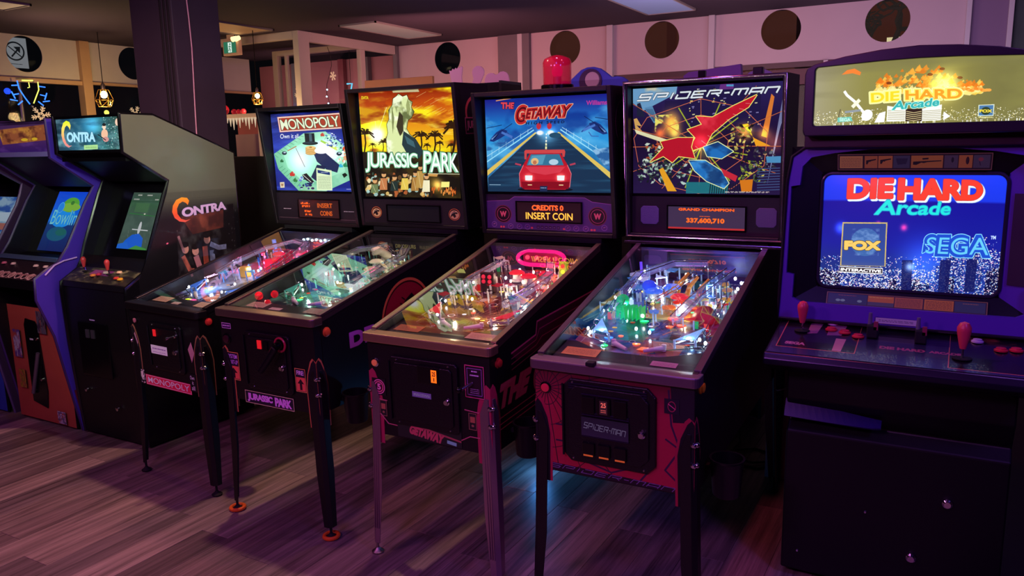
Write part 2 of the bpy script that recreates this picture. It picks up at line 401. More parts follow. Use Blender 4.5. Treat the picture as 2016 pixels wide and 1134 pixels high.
def art_monopoly():
    c = Cv(600, 540, '#1a2a8c', [(15, 66), (1082, 38), (1120, 1075), (100, 1075)])
    c.grad([(0, '#10124e'), (.4, '#2438a8'), (1, '#16227c')]); c.noise('#4a66d8', .45, .8, 3, 14, 3, .6)
    for k in range(12): c.line([(0, 120+k*70), (420, -60+k*70)], 2, '#3c56c8', .45)
    board = [(60, 600), (470, 330), (760, 310), (1090, 560), (1130, 900), (700, 1100), (400, 1085), (120, 800)]
    c.poly(board, '#79c79c'); mk = c.mask([c.T(board)]); c.noise('#bdf3d4', .35, .75, 3, 3, 5, .8, mk); c.noise('#3f9a6e', .5, .8, 5, 5, 8, .5, mk)
    c.poly([(190, 600), (500, 430), (720, 430), (980, 620), (1000, 820), (640, 960), (430, 940), (250, 780)], '#a8ecc8', .75)
    c.glow(420, 680, 150, '#b8ffe0', .5); c.glow(760, 560, 130, '#ffffff', .7)
    for k in range(9): c.line([(60+k*44, 600-k*30), (120+k*44, 650-k*34)], 2, '#2f7d57')
    for k in range(9): c.line([(120+k*36, 800+k*32), (180+k*36, 760+k*28)], 2, '#2f7d57')
    for k in range(8): c.line([(740+k*46, 330+k*34), (700+k*46, 380+k*34)], 2, '#2f7d57')
    c.poly([(820, 480), (930, 530), (900, 560), (800, 505)], '#d8f060'); c.poly([(700, 420), (800, 465), (780, 490), (690, 440)], '#a7d84c')
    # heaps of toy houses, notes and cards
    for x, y, s, q in ((720, 350, 45, '#c84434'), (1010, 530, 60, '#e04a2c'), (310, 860, 60, '#c8362c'), (350, 940, 48, '#2a7a3a'), (170, 690, 40, '#1f6b3c'), (1010, 740, 55, '#2a8a5c'), (950, 750, 45, '#30b0d0')):
        c.poly([(x-s*.6, y), (x, y-s*.6), (x+s*.6, y), (x+s*.5, y+s*.5), (x-s*.5, y+s*.5)], q); c.poly([(x, y-s*.6), (x+s*.6, y), (x+s*.2, y+s*.05)], '#ffffff', .3)
    r = random.Random(4)
    for k in range(60):
        x = r.uniform(760, 1000); y = r.uniform(300, 480)+(x-760)*.35; c.poly([(x, y), (x+22, y+8), (x+12, y+22), (x-8, y+12)], r.choice(['#f0f4ff', '#5f7cc8', '#20356e', '#a8c4e8']))
    for k in range(26):
        x = r.uniform(860, 1060); y = r.uniform(560, 700); c.ell(x, y, r.uniform(8, 26), r.uniform(8, 22), r.choice(['#ffffff', '#ffe8d0', '#f4f8ff', '#e8a070']))
    for k in range(26):
        x = r.uniform(400, 600); y = r.uniform(900, 1060); c.ell(x, y, r.uniform(8, 24), r.uniform(6, 18), r.choice(['#101c50', '#6a88c8', '#c8d8f0', '#203c88']))
    # travelling case, hat box and papers in navy and cream
    c.poly([(600, 600), (720, 560), (930, 740), (900, 840), (760, 800), (640, 700)], '#222c54'); c.poly([(560, 900), (640, 740), (760, 760), (640, 960)], '#1c2648')
    c.poly([(440, 870), (500, 850), (600, 960), (560, 980), (470, 930)], '#15161c'); c.line([(450, 870), (560, 965)], 4, '#e8e8e0')
    c.line([(360, 520), (480, 770)], 3, '#5a3a20'); c.line([(250, 560), (370, 500)], 6, '#c07048')
    c.poly([(480, 330), (612, 330), (620, 450), (490, 455)], '#10161f'); c.poly([(540, 335), (575, 335), (585, 450), (548, 452)], '#46606c'); c.ell(555, 462, 105, 24, '#0c1016'); c.ell(548, 455, 88, 14, '#2a3a44')
    for k in range(4): c.ell(560, 590-k*22, 70, 26, '#c8964c'); c.ell(560, 584-k*22, 64, 21, '#f2c47c')
    c.ell(700, 560, 90, 40, '#ffffff'); c.text('$', (540, 505, 580, 532), '#8a5a20', .03)
    for x, y in ((205, 590), (930, 600)): c.ell(x, y, 34, 24, '#1e2c3c'); c.ell(x+4, y-8, 18, 8, '#c8d8e8')
    c.poly([(630, 780), (828, 812), (832, 1066), (632, 1066)], '#dff0c0'); c.poly([(645, 806), (806, 836), (806, 872), (648, 845)], '#1c3470')
    c.scribble(650, 885, 815, 1050, 11, '#6a7a60', 3, 2); c.scribble(690, 825, 780, 850, 1, '#f0f0f0', 2, 3)
    c.poly([(960, 860), (1000, 840), (1030, 870), (985, 905)], '#141a14')
    c.poly([(140, 972), (200, 968), (204, 1040), (146, 1044)], '#e8d8b0'); c.text('W', (152, 985, 192, 1028), '#8a5030', .05)
    c.scribble(1010, 1040, 1100, 1052, 1, '#d8d8e8', 5, 3)
    q = [(110, 105), (962, 70), (992, 275), (142, 312)]
    c.poly(q, '#e8a48c'); c.poly([(118, 113), (955, 79), (984, 268), (150, 304)], '#fbe6d2'); c.poly([(128, 122), (946, 89), (974, 259), (158, 294)], '#a83a24')
    c.text('MONOPOLY', [(143, 142), (930, 108), (958, 248), (170, 282)], '#e8f0cc', .015, '#2a3020', 3, sp=.92)
    c.text('Own it all', [(150, 335), (398, 335), (398, 392), (150, 396)], '#ffffff', .005)
    return c
def art_sunset():   # park film machine: title over a sunset with palms, a pale rocky crag in the middle
    c = Cv(640, 680, '#e88010', [(10, 92), (912, 30), (1025, 1095), (95, 1075)])
    c.grad([(0, '#8a2408'), (.12, '#c04a0a'), (.3, '#e08a10'), (.5, '#f0c010'), (.62, '#d0b010'), (1, '#201408')])
    c.noise('#fff21a', .42, .62, 3, 9, 11, .9, None, 5); c.noise('#7a1c04', .56, .75, 4, 12, 21, .8); c.noise('#ffe860', .62, .8, 6, 22, 31, .7)
    for k in range(26):
        r = random.Random(k); x = r.uniform(380, 900); y = r.uniform(90, 330); c.line([(x, y), (x+90, y-50)], 2.5, r.choice(['#ffe848', '#a03408', '#fff8a0']), .5)
    c.glow(90, 150, 110, '#801800', .0)
    c.grad([(0, '#a03010'), (1, '#c86010')], mk=c.mask([c.T([(10, 92), (280, 70), (240, 330), (40, 380)])]), al=.45)
    c.glow(190, 480, 75, '#bff4ff', 1.2); c.line([(190, 480), (275, 220)], 3, '#fff4c8', .8); c.line([(190, 480), (170, 350)], 2, '#fff4c8', .8)
    c.poly([(0, 640), (1040, 640), (1040, 1100), (0, 1100)], '#171208'); c.noise('#4a3a10', .45, .7, 8, 8, 5, .7, c.mask([c.T([(0, 640), (1040, 640), (1040, 1100), (0, 1100)])]))
    for x, y, s, k in ((75, 640, 170, 1), (150, 645, 70, 2), (250, 640, 90, 3), (290, 630, 100, 4), (610, 650, 160, 5), (740, 650, 160, 6), (790, 650, 90, 9), (920, 650, 240, 7), (900, 660, 80, 8), (670, 660, 80, 10)): palm(c, x, y, s, '#2c1804', k)
    # crag
    P = [(290, 640), (278, 520), (292, 460), (278, 380), (300, 330), (292, 250), (325, 200), (330, 140), (362, 118), (380, 95), (420, 120), (460, 105), (480, 150), (515, 170), (505, 220), (535, 260), (510, 320), (480, 340), (470, 420), (500, 470), (560, 520), (640, 640), (600, 700), (360, 700)]
    c.poly(P, '#d8e4a0'); mk = c.mask([c.T(P)]); c.noise('#5c6438', .5, .68, 14, 9, 41, .9, mk); c.noise('#f8ffd8', .58, .75, 10, 16, 44, .9, mk); c.line(P+[P[0]], 3, '#2a1c08')
    c.poly([(395, 260), (430, 300), (440, 440), (410, 490), (372, 400)], '#3c3420'); c.poly([(320, 200), (350, 320), (340, 470), (325, 330)], '#6c7440', .8); c.poly([(470, 130), (500, 240), (470, 290), (455, 200)], '#8c9458', .8)
    c.poly([(440, 440), (560, 520), (640, 640), (600, 700), (500, 690), (430, 570)], '#22363a'); c.poly([(450, 480), (540, 540), (560, 600), (480, 560)], '#3c6068')
    # crowd of small figures and a lit yard under the title
    r = random.Random(12)
    for k in range(120):
        x = r.uniform(100, 700); y = r.uniform(850, 1070); c.ell(x, y, r.uniform(6, 22), r.uniform(8, 26), r.choice(['#c88a40', '#e8c070', '#3a2a18', '#6a4a28', '#a8d0c8', '#201810', '#b86030', '#3c5848', '#f0dca8']), .85)
    for x, y, h, q in ((265, 860, 150, '#c07848'), (470, 860, 150, '#e0c050'), (370, 890, 130, '#20302c'), (570, 850, 170, '#a87838'), (615, 790, 200, '#b89048'), (180, 920, 120, '#6c7c50'), (680, 880, 150, '#e8e0b8')):
        c.ell(x, y, 22, 26, '#d8a068'); c.ell(x, y-18, 26, 12, '#2a1c10'); c.poly([(x-38, y+h), (x-30, y+35), (x+30, y+35), (x+38, y+h)], q); c.line([(x-20, y+45), (x+10, y+h-10)], 3, '#f8e8b0', .6)
    c.glow(790, 960, 50, '#ffc860', .9); c.poly([(825, 930), (905, 930), (905, 985), (825, 985)], '#f0e880'); c.poly([(690, 845), (790, 850), (780, 880), (695, 875)], '#c89048')
    for k in range(26): x = r.uniform(720, 1000); y = r.uniform(990, 1060); c.ell(x, y, 6, 20, r.choice(['#3a1808', '#d06020', '#e89040']))
    c.text('JURASSIC', [(80, 636), (582, 648), (600, 838), (84, 842)], '#8fd0a0', .06, '#0c1e14', 3, sp=.86)
    c.text('PARK', [(632, 622), (972, 650), (992, 840), (640, 842)], '#8fd0a0', .06, '#0c1e14', 3, sp=.86)
    c.text('JURASSIC', [(88, 644), (576, 655), (594, 830), (92, 834)], '#ffffff', .0, sp=.89); c.text('PARK', [(640, 632), (966, 658), (984, 832), (648, 834)], '#ffffff', .0, sp=.9)
    c.line([(690, 850), (1010, 855)], 3, '#e8e8c0'); c.text('DATA', (38, 120, 104, 148), '#e8e020', .03)
    c.poly([(320, 62), (560, 48), (575, 78), (330, 88)], '#c8d0a0', .8)
    return c
def art_highway():
    c = Cv(620, 500, '#1c6ac0', [(112, 150), (955, 130), (985, 790), (140, 785)])
    c.grad([(0, '#1c1f88'), (.25, '#1f78c8'), (.45, '#2a9ae0'), (1, '#0f2a50')]); c.noise('#68c4f4', .5, .75, 5, 7, 9, .7); c.noise('#0c2c88', .5, .7, 4, 4, 19, .7)
    c.poly([(495, 385), (610, 385), (1030, 800), (130, 800)], '#1e3f5c'); c.poly([(140, 690), (470, 385), (640, 385), (985, 690), (985, 800), (140, 800)], '#173450')
    mk = c.mask([c.T([(470, 385), (640, 385), (1100, 800), (60, 800)])]); c.noise('#2a6080', .5, .8, 3, 40, 5, .6, mk)
    for q in (-1, 1):
        c.poly([(545+q*70, 380), (545+q*80, 375), (545+q*460, 675), (545+q*440, 700)], '#e8c860'); c.line([(545+q*90, 360), (545+q*450, 600)], 6, '#9fe8ff'); c.line([(545+q*100, 345), (545+q*450, 560)], 3, '#d8f8ff', .8)
        for k in range(7): a = 545+q*(130+k*50); c.line([(a, 385+k*32), (a, 355+k*28)], 2, '#b8f0ff')
    for k in range(5): c.line([(541, 385+k*22), (541, 396+k*24)], 5+k, '#f0e8a0')
    c.glow(545, 390, 60, '#90e0ff', .6)
    for x in (488, 560): c.ell(x, 335, 16, 22, '#c83040'); c.ell(x+10, 380, 26, 14, '#a8c0d0'); c.glow(x+8, 380, 16, '#ffffff', .8)
    c.ell(600, 398, 40, 18, '#24506c')
    # two helicopters
    def heli(x, y, s, f):
        P = lambda a, b: (x+f*a*s, y+b*s)
        c.poly([P(-60, -30), P(-20, -42), P(20, -20), P(60, 25), P(70, 45), P(40, 50), P(-10, 25), P(-50, 0)], '#1c3478'); c.poly([P(0, -10), P(30, 5), P(50, 35), P(30, 30)], '#0c1840')
        c.line([P(-55, -20), P(-110, 30)], 6, '#2c4c98'); c.line([P(-95, -80), P(10, -10)], 3, '#0c1c50'); c.line([P(-20, -70), P(95, -50)], 3, '#0c1c50')
        c.poly([P(-100, 10), P(-20, -25), P(-15, -10), P(-95, 28)], '#4c78c8'); c.poly([P(10, -8), P(60, 30), P(50, 36)], '#8cb8f0', .8); c.line([P(-60, 30), P(-40, 60), P(10, 62)], 4, '#3a64b0')
    heli(880, 350, .95, 1); heli(215, 390, .95, -1); c.noise('#0f3070', .55, .7, 9, 9, 77, .5, c.mask([c.T([(130, 240), (330, 240), (330, 470), (130, 500)])]))
    c.poly([(850, 500), (970, 480), (980, 610), (930, 600)], '#2c64a0'); c.noise('#a8d8f8', .5, .7, 16, 16, 6, .8, c.mask([c.T([(850, 500), (970, 480), (980, 610), (930, 600)])]))
    # red sports car
    c.ell(540, 770, 190, 16, '#081420')
    c.poly([(392, 505), (400, 495), (665, 495), (672, 510), (668, 545), (655, 545), (650, 520), (410, 520), (408, 560), (395, 560)], '#d84848')
    c.poly([(430, 520), (640, 520), (690, 600), (712, 660), (706, 750), (680, 770), (400, 770), (372, 750), (362, 660), (385, 600)], '#c01828')
    c.poly([(438, 526), (632, 526), (664, 602), (410, 602)], '#347898'); c.poly([(445, 535), (540, 530), (520, 596), (420, 598)], '#6cb8d0', .6)
    c.ell(466, 575, 26, 24, '#f0c080'); c.ell(466, 582, 13, 14, '#c87850'); c.ell(595, 580, 32, 20, '#bcd8e8')
    c.poly([(385, 605), (690, 605), (712, 660), (706, 700), (372, 700), (362, 660)], '#d02030'); c.poly([(400, 612), (675, 612), (640, 650), (540, 668), (440, 650)], '#e84858', .7)
    for x in (400, 620): c.poly([(x, 672), (x+52, 672), (x+50, 706), (x+3, 706)], '#fff2c8'); c.glow(x+26, 690, 26, '#fff0c0', .7)
    c.poly([(375, 715), (708, 715), (700, 765), (385, 765)], '#8c0c1c'); c.poly([(505, 745), (556, 745), (556, 782), (505, 782)], '#1c2c50'); c.scribble(510, 752, 550, 764, 1, '#a8c0e0', 3, 4)
    for x in (420, 635): c.line([(x, 738), (x+30, 738)], 5, '#ffe0a0')
    c.line([(330, 590), (372, 600)], 9, '#c04058'); c.line([(705, 600), (742, 590)], 9, '#c04058')
    for q in (-1, 1): c.line([(538+q*150, 600), (538+q*178, 660), (538+q*170, 755)], 3, '#ff8088')
    c.line([(190, 158), (330, 138), (880, 128)], 5, '#f0a060'); c.line([(150, 738), (230, 738)], 2, '#c8e8ff')
    c.text('THE', [(224, 168), (318, 172), (312, 214), (226, 214)], '#e84858', .05, '#300818', 2)
    c.text('G', [(330, 190), (412, 186), (398, 322), (318, 322)], '#c82a28', .10, '#f8c098', 3)
    c.text('ETAWAY', [(405, 212), (714, 190), (692, 282), (392, 290)], '#c82a28', .09, '#f8c098', 3, sp=.95)
    c.text('ETAWAY', [(413, 222), (704, 200), (686, 272), (400, 280)], '#5c0c14', .0, sp=.99); c.text('G', [(340, 204), (404, 202), (388, 306), (330, 306)], '#5c0c14', .0)
    c.text('HIGH SPEED', [(400, 304), (660, 300), (660, 318), (398, 324)], '#0c1430', .02, sp=1.5)
    c.text('Williams', [(800, 172), (935, 170), (935, 202), (800, 202)], '#c83898', .03)
    return c
def art_web():   # city at night with radiating lines, red and blue abstract streaks (no figure)
    c = Cv(760, 560, '#1a1038', [(15, 85), (1495, 5), (1480, 1110), (45, 1100)])
    c.grad([(0, '#2a2058'), (.5, '#180c2c'), (1, '#241640')]); c.poly([(0, 60), (450, 60), (440, 130), (330, 190), (120, 300), (0, 210)], '#6a9ac0'); c.noise('#d8c8a0', .5, .7, 8, 8, 3, .8, c.mask([c.T([(120, 60), (440, 60), (430, 200), (150, 230)])]))
    c.poly([(60, 230), (90, 220), (140, 360), (60, 350)], '#1c2038'); c.poly([(130, 270), (210, 250), (270, 390), (230, 420)], '#5888b0')
    for k in range(6): c.line([(150+k*12, 280), (230+k*6, 400)], 2, '#20304c')
    for x, y, w, h in ((330, 200, 130, 240), (460, 60, 360, 320), (830, 90, 300, 330), (1120, 120, 150, 380)): c.poly([(x, y), (x+w, y), (x+w, y+h), (x, y+h)], '#1e1640')
    r = random.Random(5)
    for k in range(60):
        x = r.choice([570, 600, 800, 870, 1150, 1220, 1250, 650, 900])+r.uniform(-10, 10); y = r.uniform(70, 430); w = r.choice([12, 26]); c.poly([(x, y), (x+w, y-3), (x+w, y+8), (x, y+10)], r.choice(['#e8d060', '#c8b850', '#8078a8', '#d0c890']))
    c.poly([(30, 380), (60, 370), (110, 450), (60, 440), (120, 500), (50, 480)], '#d0a058')
    for k in range(24): c.line([(1350+k*6, 1000-k*30), (1480, 180+k*12)], 1.5, '#8c94b8', .6)
    c.poly([(1370, 130), (1400, 160), (1340, 560), (1280, 540)], '#d87830'); c.glow(1300, 520, 60, '#ff9830', .7); c.glow(1400, 600, 90, '#d06838', .45)
    c.poly([(1090, 430), (1150, 420), (1230, 640), (1380, 640), (1210, 560)], '#f0a020'); c.glow(1120, 500, 70, '#ffb020', .9)
    c.glow(400, 420, 75, '#ffb010', 1.1, 100); c.glow(290, 520, 50, '#ff7010', .9); c.glow(440, 520, 50, '#ffe040', .7); c.noise('#fff068', .52, .66, 20, 16, 8, .9, c.mask([c.T([(240, 340), (470, 330), (480, 560), (240, 580)])]))
    # web of thin orange lines
    cx, cy = 700, 640
    for a, L in ((-2.5, 900), (-1.6, 620), (-.95, 900), (-.5, 900), (0, 900), (.42, 800), (1.1, 560), (1.6, 480), (2.2, 640), (2.7, 740), (3.12, 700), (-2.85, 800)): c.line([(cx, cy), (cx+L*math.cos(a), cy+L*.8*math.sin(a))], 3, '#d06838')
    for rr in (260, 420, 640):
        P = [(cx+rr*math.cos(a)*1.05, cy+rr*.72*math.sin(a)) for a in (-2.5, -1.6, -.95, -.3, .42, 1.1, 1.6, 2.2, 2.7, 3.3)]; c.line(P, 3, '#e07048', closed=True)
    for a in (-2.1, -1.2, -.7, .9, 1.9, 2.5, .2): c.line([(cx, cy), (cx+460*math.cos(a), cy+430*math.sin(a))], 6, '#d8f020', .7)
    c.glow(cx, cy, 130, '#e8ff40', .35)
    c.poly([(40, 480), (60, 520), (420, 640), (400, 590)], '#f4f0b8', .9)
    # grey-green rubble either side, teal water, pipes
    for bx, by, bw, bh, n, cols in ((90, 780, 330, 220, 120, ['#203028', '#507060', '#a0c0a8', '#141820', '#6c7870', '#c8d8c8']), (340, 800, 280, 220, 50, ['#2c3c34', '#88a898', '#c0d8c8', '#182020']), (1080, 780, 260, 220, 90, ['#a8b820', '#202414', '#5c6c38', '#d8c850', '#385040', '#101410']), (960, 420, 240, 330, 60, ['#a89838', '#f0dc70', '#3a3418', '#c8b858', '#181410']), (150, 620, 200, 160, 60, ['#1c3024', '#80a890', '#d8e8d0', '#b85028']), (1190, 660, 220, 180, 40, ['#2c2c34', '#c89868', '#4c4448', '#6c7480'])):
        for k in range(n):
            x = bx+r.random()*bw; y = by+r.random()*bh; s = r.uniform(8, 30); a = r.uniform(0, 6.3)
            c.poly([(x+s*math.cos(a), y+s*math.sin(a)), (x+s*.5*math.cos(a+2), y+s*.5*math.sin(a+2)), (x+s*math.cos(a+3.3), y+s*.8*math.sin(a+3.3)), (x+s*.6*math.cos(a+4.6), y+s*.6*math.sin(a+4.6))], r.choice(cols), .9)
    c.poly([(560, 990), (980, 990), (960, 1100), (560, 1100)], '#1c7880', .9)
    for k in range(16): c.line([(800+k*22, 1000), (790+k*22, 1100)], 4, '#101820')
    c.poly([(290, 870), (330, 850), (470, 1080), (380, 1080)], '#e8a020'); c.poly([(1080, 970), (1210, 960), (1200, 1080), (1100, 1080)], '#d87818')
    c.poly([(1330, 740), (1480, 735), (1480, 800), (1340, 800)], '#4c8cb8')
    for k in range(9): c.line([(1250, 860+k*26), (1470, 850+k*26)], 5, '#3c4c78')
    # big abstract streaks in red and blue: comet-like bands
    def blob(P, col, hi, lo, sd, rim):
        c.line(P+[P[0]], 8, rim); c.poly(P, col); mk = c.mask([c.T(P)]); c.noise(hi, .5, .7, 9, 6, sd, .8, mk); c.noise(lo, .55, .7, 7, 8, sd+5, .8, mk)
    blob([(1230, 140), (1150, 260), (960, 380), (800, 520), (740, 640), (560, 700), (640, 560), (560, 480), (700, 430), (640, 350), (800, 360), (1000, 250)], '#c41828', '#f04050', '#600814', 61, '#f8f070')
    blob([(200, 800), (330, 660), (300, 600), (470, 560), (620, 560), (600, 650), (640, 760), (480, 740), (420, 800), (330, 740)], '#b81426', '#e84450', '#580812', 63, '#f8f070')
    blob([(720, 650), (860, 600), (1010, 690), (900, 760), (760, 740)], '#1f6fb8', '#58b0f0', '#0c2c5c', 71, '#f0f8b0')
    blob([(580, 780), (740, 780), (900, 880), (975, 1000), (930, 1050), (760, 980), (640, 880)], '#1f6fb8', '#58b0f0', '#0c2c5c', 75, '#f0f8b0')
    for k in range(9): c.line([(640+k*60, 640-k*52), (700+k*58, 690-k*58)], 2, '#f8d0b0', .7)
    c.poly([(890, 850), (1060, 930), (1040, 985), (930, 930)], '#c82838'); c.glow(690, 600, 60, '#ff5060', .5)
    webtext(c, 'SPIDER-MAN', [(96, 140), (1450, 62), (1424, 122), (70, 200)], '#dfe6ea', 8.5, '#14161c', 2)
    c.poly([(870, 40), (1000, 25), (1000, 85), (860, 92)], '#8a3890', .6); c.scribble(930, 40, 1000, 60, 2, '#40c0e0', 3, 4)
    c.scribble(940, 1078, 1370, 1092, 2, '#e8d8c8', 9, 3, .8)
    return c
def art_diehard_marquee():
    c = Cv(900, 260, '#8a8440', [(70, 165), (2075, 30), (2075, 672), (38, 735)])
    c.grad([(0, '#a09a78'), (.25, '#8e8848'), (1, '#747040')], True); c.noise('#9c9850', .4, .8, 3, 2, 2, .6); c.glow(1300, 330, 250, '#403000', .3)
    c.noise('#6c6848', .5, .9, 2, 3, 8, .5)
    r = random.Random(3)
    # flames
    for k in range(240):
        t = r.random(); x = 610+t*1000; top = 330-150*math.sin(PI*min(1, t*1.15))-60*r.random(); y = top+r.random()**.7*(420-top); s = r.uniform(12, 42)
        c.poly([(x-s, y+s*.5), (x-s*.3, y-s*.5), (x+s*.2, y-s), (x+s*.5, y-s*.2), (x+s, y+s*.1), (x+s*.3, y+s*.7)], r.choice(['#f09028', '#f8a838', '#ffc850', '#e87818']) if y < 360 else r.choice(['#ffe080', '#ffd050', '#fff0a0']), .8)
    for x, y in ((740, 320), (1120, 235), (1400, 265), (1230, 180)): c.ell(x, y, 26, 14, '#6a3010', .8)
    for k in range(14): c.ell(1420+k*20, 385+r.uniform(-18, 14), 24, 15, r.choice(['#f08828', '#ffa848']), .9)
    c.glow(1250, 350, 120, '#fff080', .8); c.poly([(300, 240), (350, 195), (420, 180), (480, 215), (470, 245), (400, 225)], '#f08030')
    for k in range(1500):
        x = r.uniform(40, 2070); y = r.uniform(0, 1)**.6*150+560; s = r.uniform(2, 7); c.ell(x, y+ (x-1000)*-.025, s, s*.7, r.choice(['#ffffff', '#fff8c8', '#f8e8a0', '#fff']) if True else '', 1, n=6) if k % 2 else None
    c.poly([(730, 545), (905, 575), (905, 700), (725, 705)], '#fffff0'); c.poly([(1050, 575), (1245, 530), (1240, 690), (1050, 700)], '#fffff0'); c.poly([(905, 575), (1060, 575), (1060, 700), (905, 700)], '#302018')
    for k in range(6): c.line([(735, 590+k*18), (900, 600+k*17)], 2, '#807850'); c.line([(1060, 600+k*17), (1238, 585+k*18)], 2, '#807850')
    for k in range(5): c.line([(910, 600+k*20), (980, 615+k*20), (1055, 600+k*20)], 3, '#d8c890')
    c.poly([(655, 620), (715, 600), (705, 710), (610, 715)], '#fff'); c.poly([(1265, 600), (1330, 650), (1265, 690)], '#fff')
    c.line([(325, 400), (350, 440), (430, 510), (560, 680)], 12, '#fffff8'); c.ell(540, 640, 50, 60, '#ffffff', rot=.6); c.line([(400, 560), (470, 485)], 16, '#f0f0d8'); c.line([(330, 610), (480, 590)], 10, '#9098a0'); c.line([(270, 660), (290, 580)], 6, '#706848')
    c.poly([(262, 665), (390, 655), (405, 700), (262, 712)], '#70c8b8'); c.text('SEGA', (280, 668, 385, 702), '#c8f0e0', .04)
    c.poly([(1592, 535), (1742, 528), (1742, 645), (1592, 650)], '#dce8d8'); c.poly([(1600, 542), (1734, 536), (1734, 638), (1600, 642)], '#4c78a8'); c.ell(1665, 595, 46, 40, '#30402c'); c.text('FOX', (1605, 580, 1730, 612), '#f0d840', .06)
    c.scribble(1600, 655, 1735, 665, 1, '#f8f0a0', 2, 3)
    c.text('DIE', [(560, 410), (850, 385), (850, 500), (566, 522)], '#fff890', .12, '#ffffb0', 4); c.text('HARD', [(885, 380), (1435, 362), (1440, 478), (890, 494)], '#ffe868', .12, '#ffffb0', 4)
    c.text('DIE', [(572, 420), (840, 396), (840, 490), (578, 512)], '#f8d828', .03); c.text('HARD', [(895, 390), (1425, 372), (1430, 468), (900, 484)], '#f0a028', .03)
    c.text('Arcade', [(790, 500), (1225, 462), (1215, 545), (770, 590)], '#38b0b0', .03, '#c8f8e8', 3)
    return c
def art_diehard_screen():
    c = Cv(760, 500, '#0818a0', [(205, 552), (893, 552), (893, 1010), (192, 968)])
    c.grad([(0, '#1438e8'), (.22, '#1434d8'), (.24, '#0a108c'), (.6, '#121c90'), (.8, '#182c78'), (1, '#102878')]); c.glow(600, 880, 90, '#3878e0', .5)
    r = random.Random(8)
    for k in range(46):
        x = r.uniform(190, 890); w = r.uniform(18, 46); h = r.uniform(60, 150) if (x > 620 or x < 260) else r.uniform(30, 90); h = h*(.6 if x < 640 else 1.)
        c.poly([(x, 1012), (x, 990-h), (x+w, 990-h), (x+w, 1012)], r.choice(['#0e1a58', '#16287c', '#0a1040', '#1c3490']))
    for k in range(3600):
        x = r.uniform(195, 890); lim = 830 if x > 640 else 900; y = r.uniform(lim if r.random() < .7 else lim-50, 1008); s = r.uniform(1.2, 3.4)
        c.poly([(x, y), (x+s*1.5, y), (x+s*1.5, y+s), (x, y+s)], r.choice(['#f8ecff', '#c8d8ff', '#f0b8d8', '#88c8ff', '#ffe8c8', '#ffffff']))
    for x in (515, 660, 760): c.poly([(x, 865), (x+40, 865), (x+40, 990), (x, 990)], '#0c1450', .85)
    c.glow(545, 890, 16, '#c8f0ff', .7)
    c.glow(277, 748, 18, '#4060ff', .9); c.glow(418, 732, 9, '#ff3030', .9); c.glow(515, 745, 12, '#ff3030', .9)
    T1 = [(297, 572), (466, 572), (466, 640), (297, 640)]; T2 = [(487, 572), (798, 578), (798, 645), (487, 645)]
    sh = lambda q, d: [(x+d, y+d) for x, y in q]
    c.text('DIE', sh(T1, 6), '#e8f0ff', .03, '#b0c8e0', 3, bd=4); c.text('HARD', sh(T2, 6), '#e8f0ff', .03, '#b0c8e0', 3, bd=4)
    c.text('DIE', T1, '#e83a1c', .03, '#701818', 1, bd=4); c.text('HARD', T2, '#e83a1c', .03, '#701818', 1, bd=4)
    c.text('Arcade', [(412, 645), (690, 655), (682, 700), (400, 700)], '#18d8d0', .02, '#188cc0', 3)
    c.poly([(283, 727), (453, 727), (453, 890), (277, 890)], '#c0a868'); c.poly([(288, 732), (448, 732), (448, 888), (282, 888)], '#14247c'); c.grad([(0, '#20388c'), (.75, '#4060a0'), (1, '#e8b060')], mk=c.mask([c.T([(288, 732), (448, 732), (448, 888), (282, 888)])]), al=.6)
    c.ell(372, 800, 55, 52, '#3860a0'); c.noise('#90b0e0', .5, .8, 30, 30, 4, .5, c.mask([c.T([(320, 750), (425, 750), (425, 850), (320, 850)])]))
    c.text('FOX', [(294, 797), (430, 797), (430, 828), (294, 828)], '#e8c060', .03, '#403010', 2, bd=3)
    c.poly([(277, 892), (443, 896), (443, 920), (272, 916)], '#e8e8e8'); c.poly([(276, 895), (441, 899), (441, 916), (274, 912)], '#180c14'); c.text('INTERACTIVE', [(280, 898), (437, 902), (437, 914), (278, 910)], '#f0f0f0', .06)
    S = [(596, 768), (846, 772), (850, 862), (588, 850)]
    c.text('SEGA', S, '#1848c0', .09, '#88e0f8', 3, sp=1.02); c.text('SEGA', [(606, 780), (838, 784), (840, 850), (600, 840)], '#60c0e8', .0); c.text('TM', (842, 776, 862, 790), '#c0d8ff', .03)
    return c
def contra_logo(c, P, big, small):
    """P: maps unit logo coordinates (0..1 wide) to canvas quad"""
    arc = [(.30, .18), (.27, .05), (.18, .0), (.09, .08), (.03, .28), (.01, .52), (.04, .76), (.11, .93), (.20, 1.0), (.30, .92), (.22, .93), (.14, .83), (.09, .62), (.09, .42), (.13, .24), (.19, .17), (.24, .24), (.27, .34)]
    q = Cv.ap(Cv.homo([(0, 0), (1, 0), (1, 1), (0, 1)], P), arc); mk = c.mask([c.T(q)]); x0, x1, y0, y1, m = mk
    cs = np.array([hx(k) for k in big]); t = np.linspace(0, len(cs)-1, y1-y0); G = np.stack([np.interp(t, np.arange(len(cs)), cs[:, i]) for i in range(3)], 1)[:, None]
    M = m[..., None]; c.a[y0:y1, x0:x1] = c.a[y0:y1, x0:x1]*(1-M)+G*M
    q = Cv.ap(Cv.homo([(0, 0), (1, 0), (1, 1), (0, 1)], P), [(.16, .42), (1., .42), (1., .80), (.16, .80)]); c.text('ONTRA', [tuple(k) for k in q], small, .05, '#1c2c4c', 2, sp=.95)
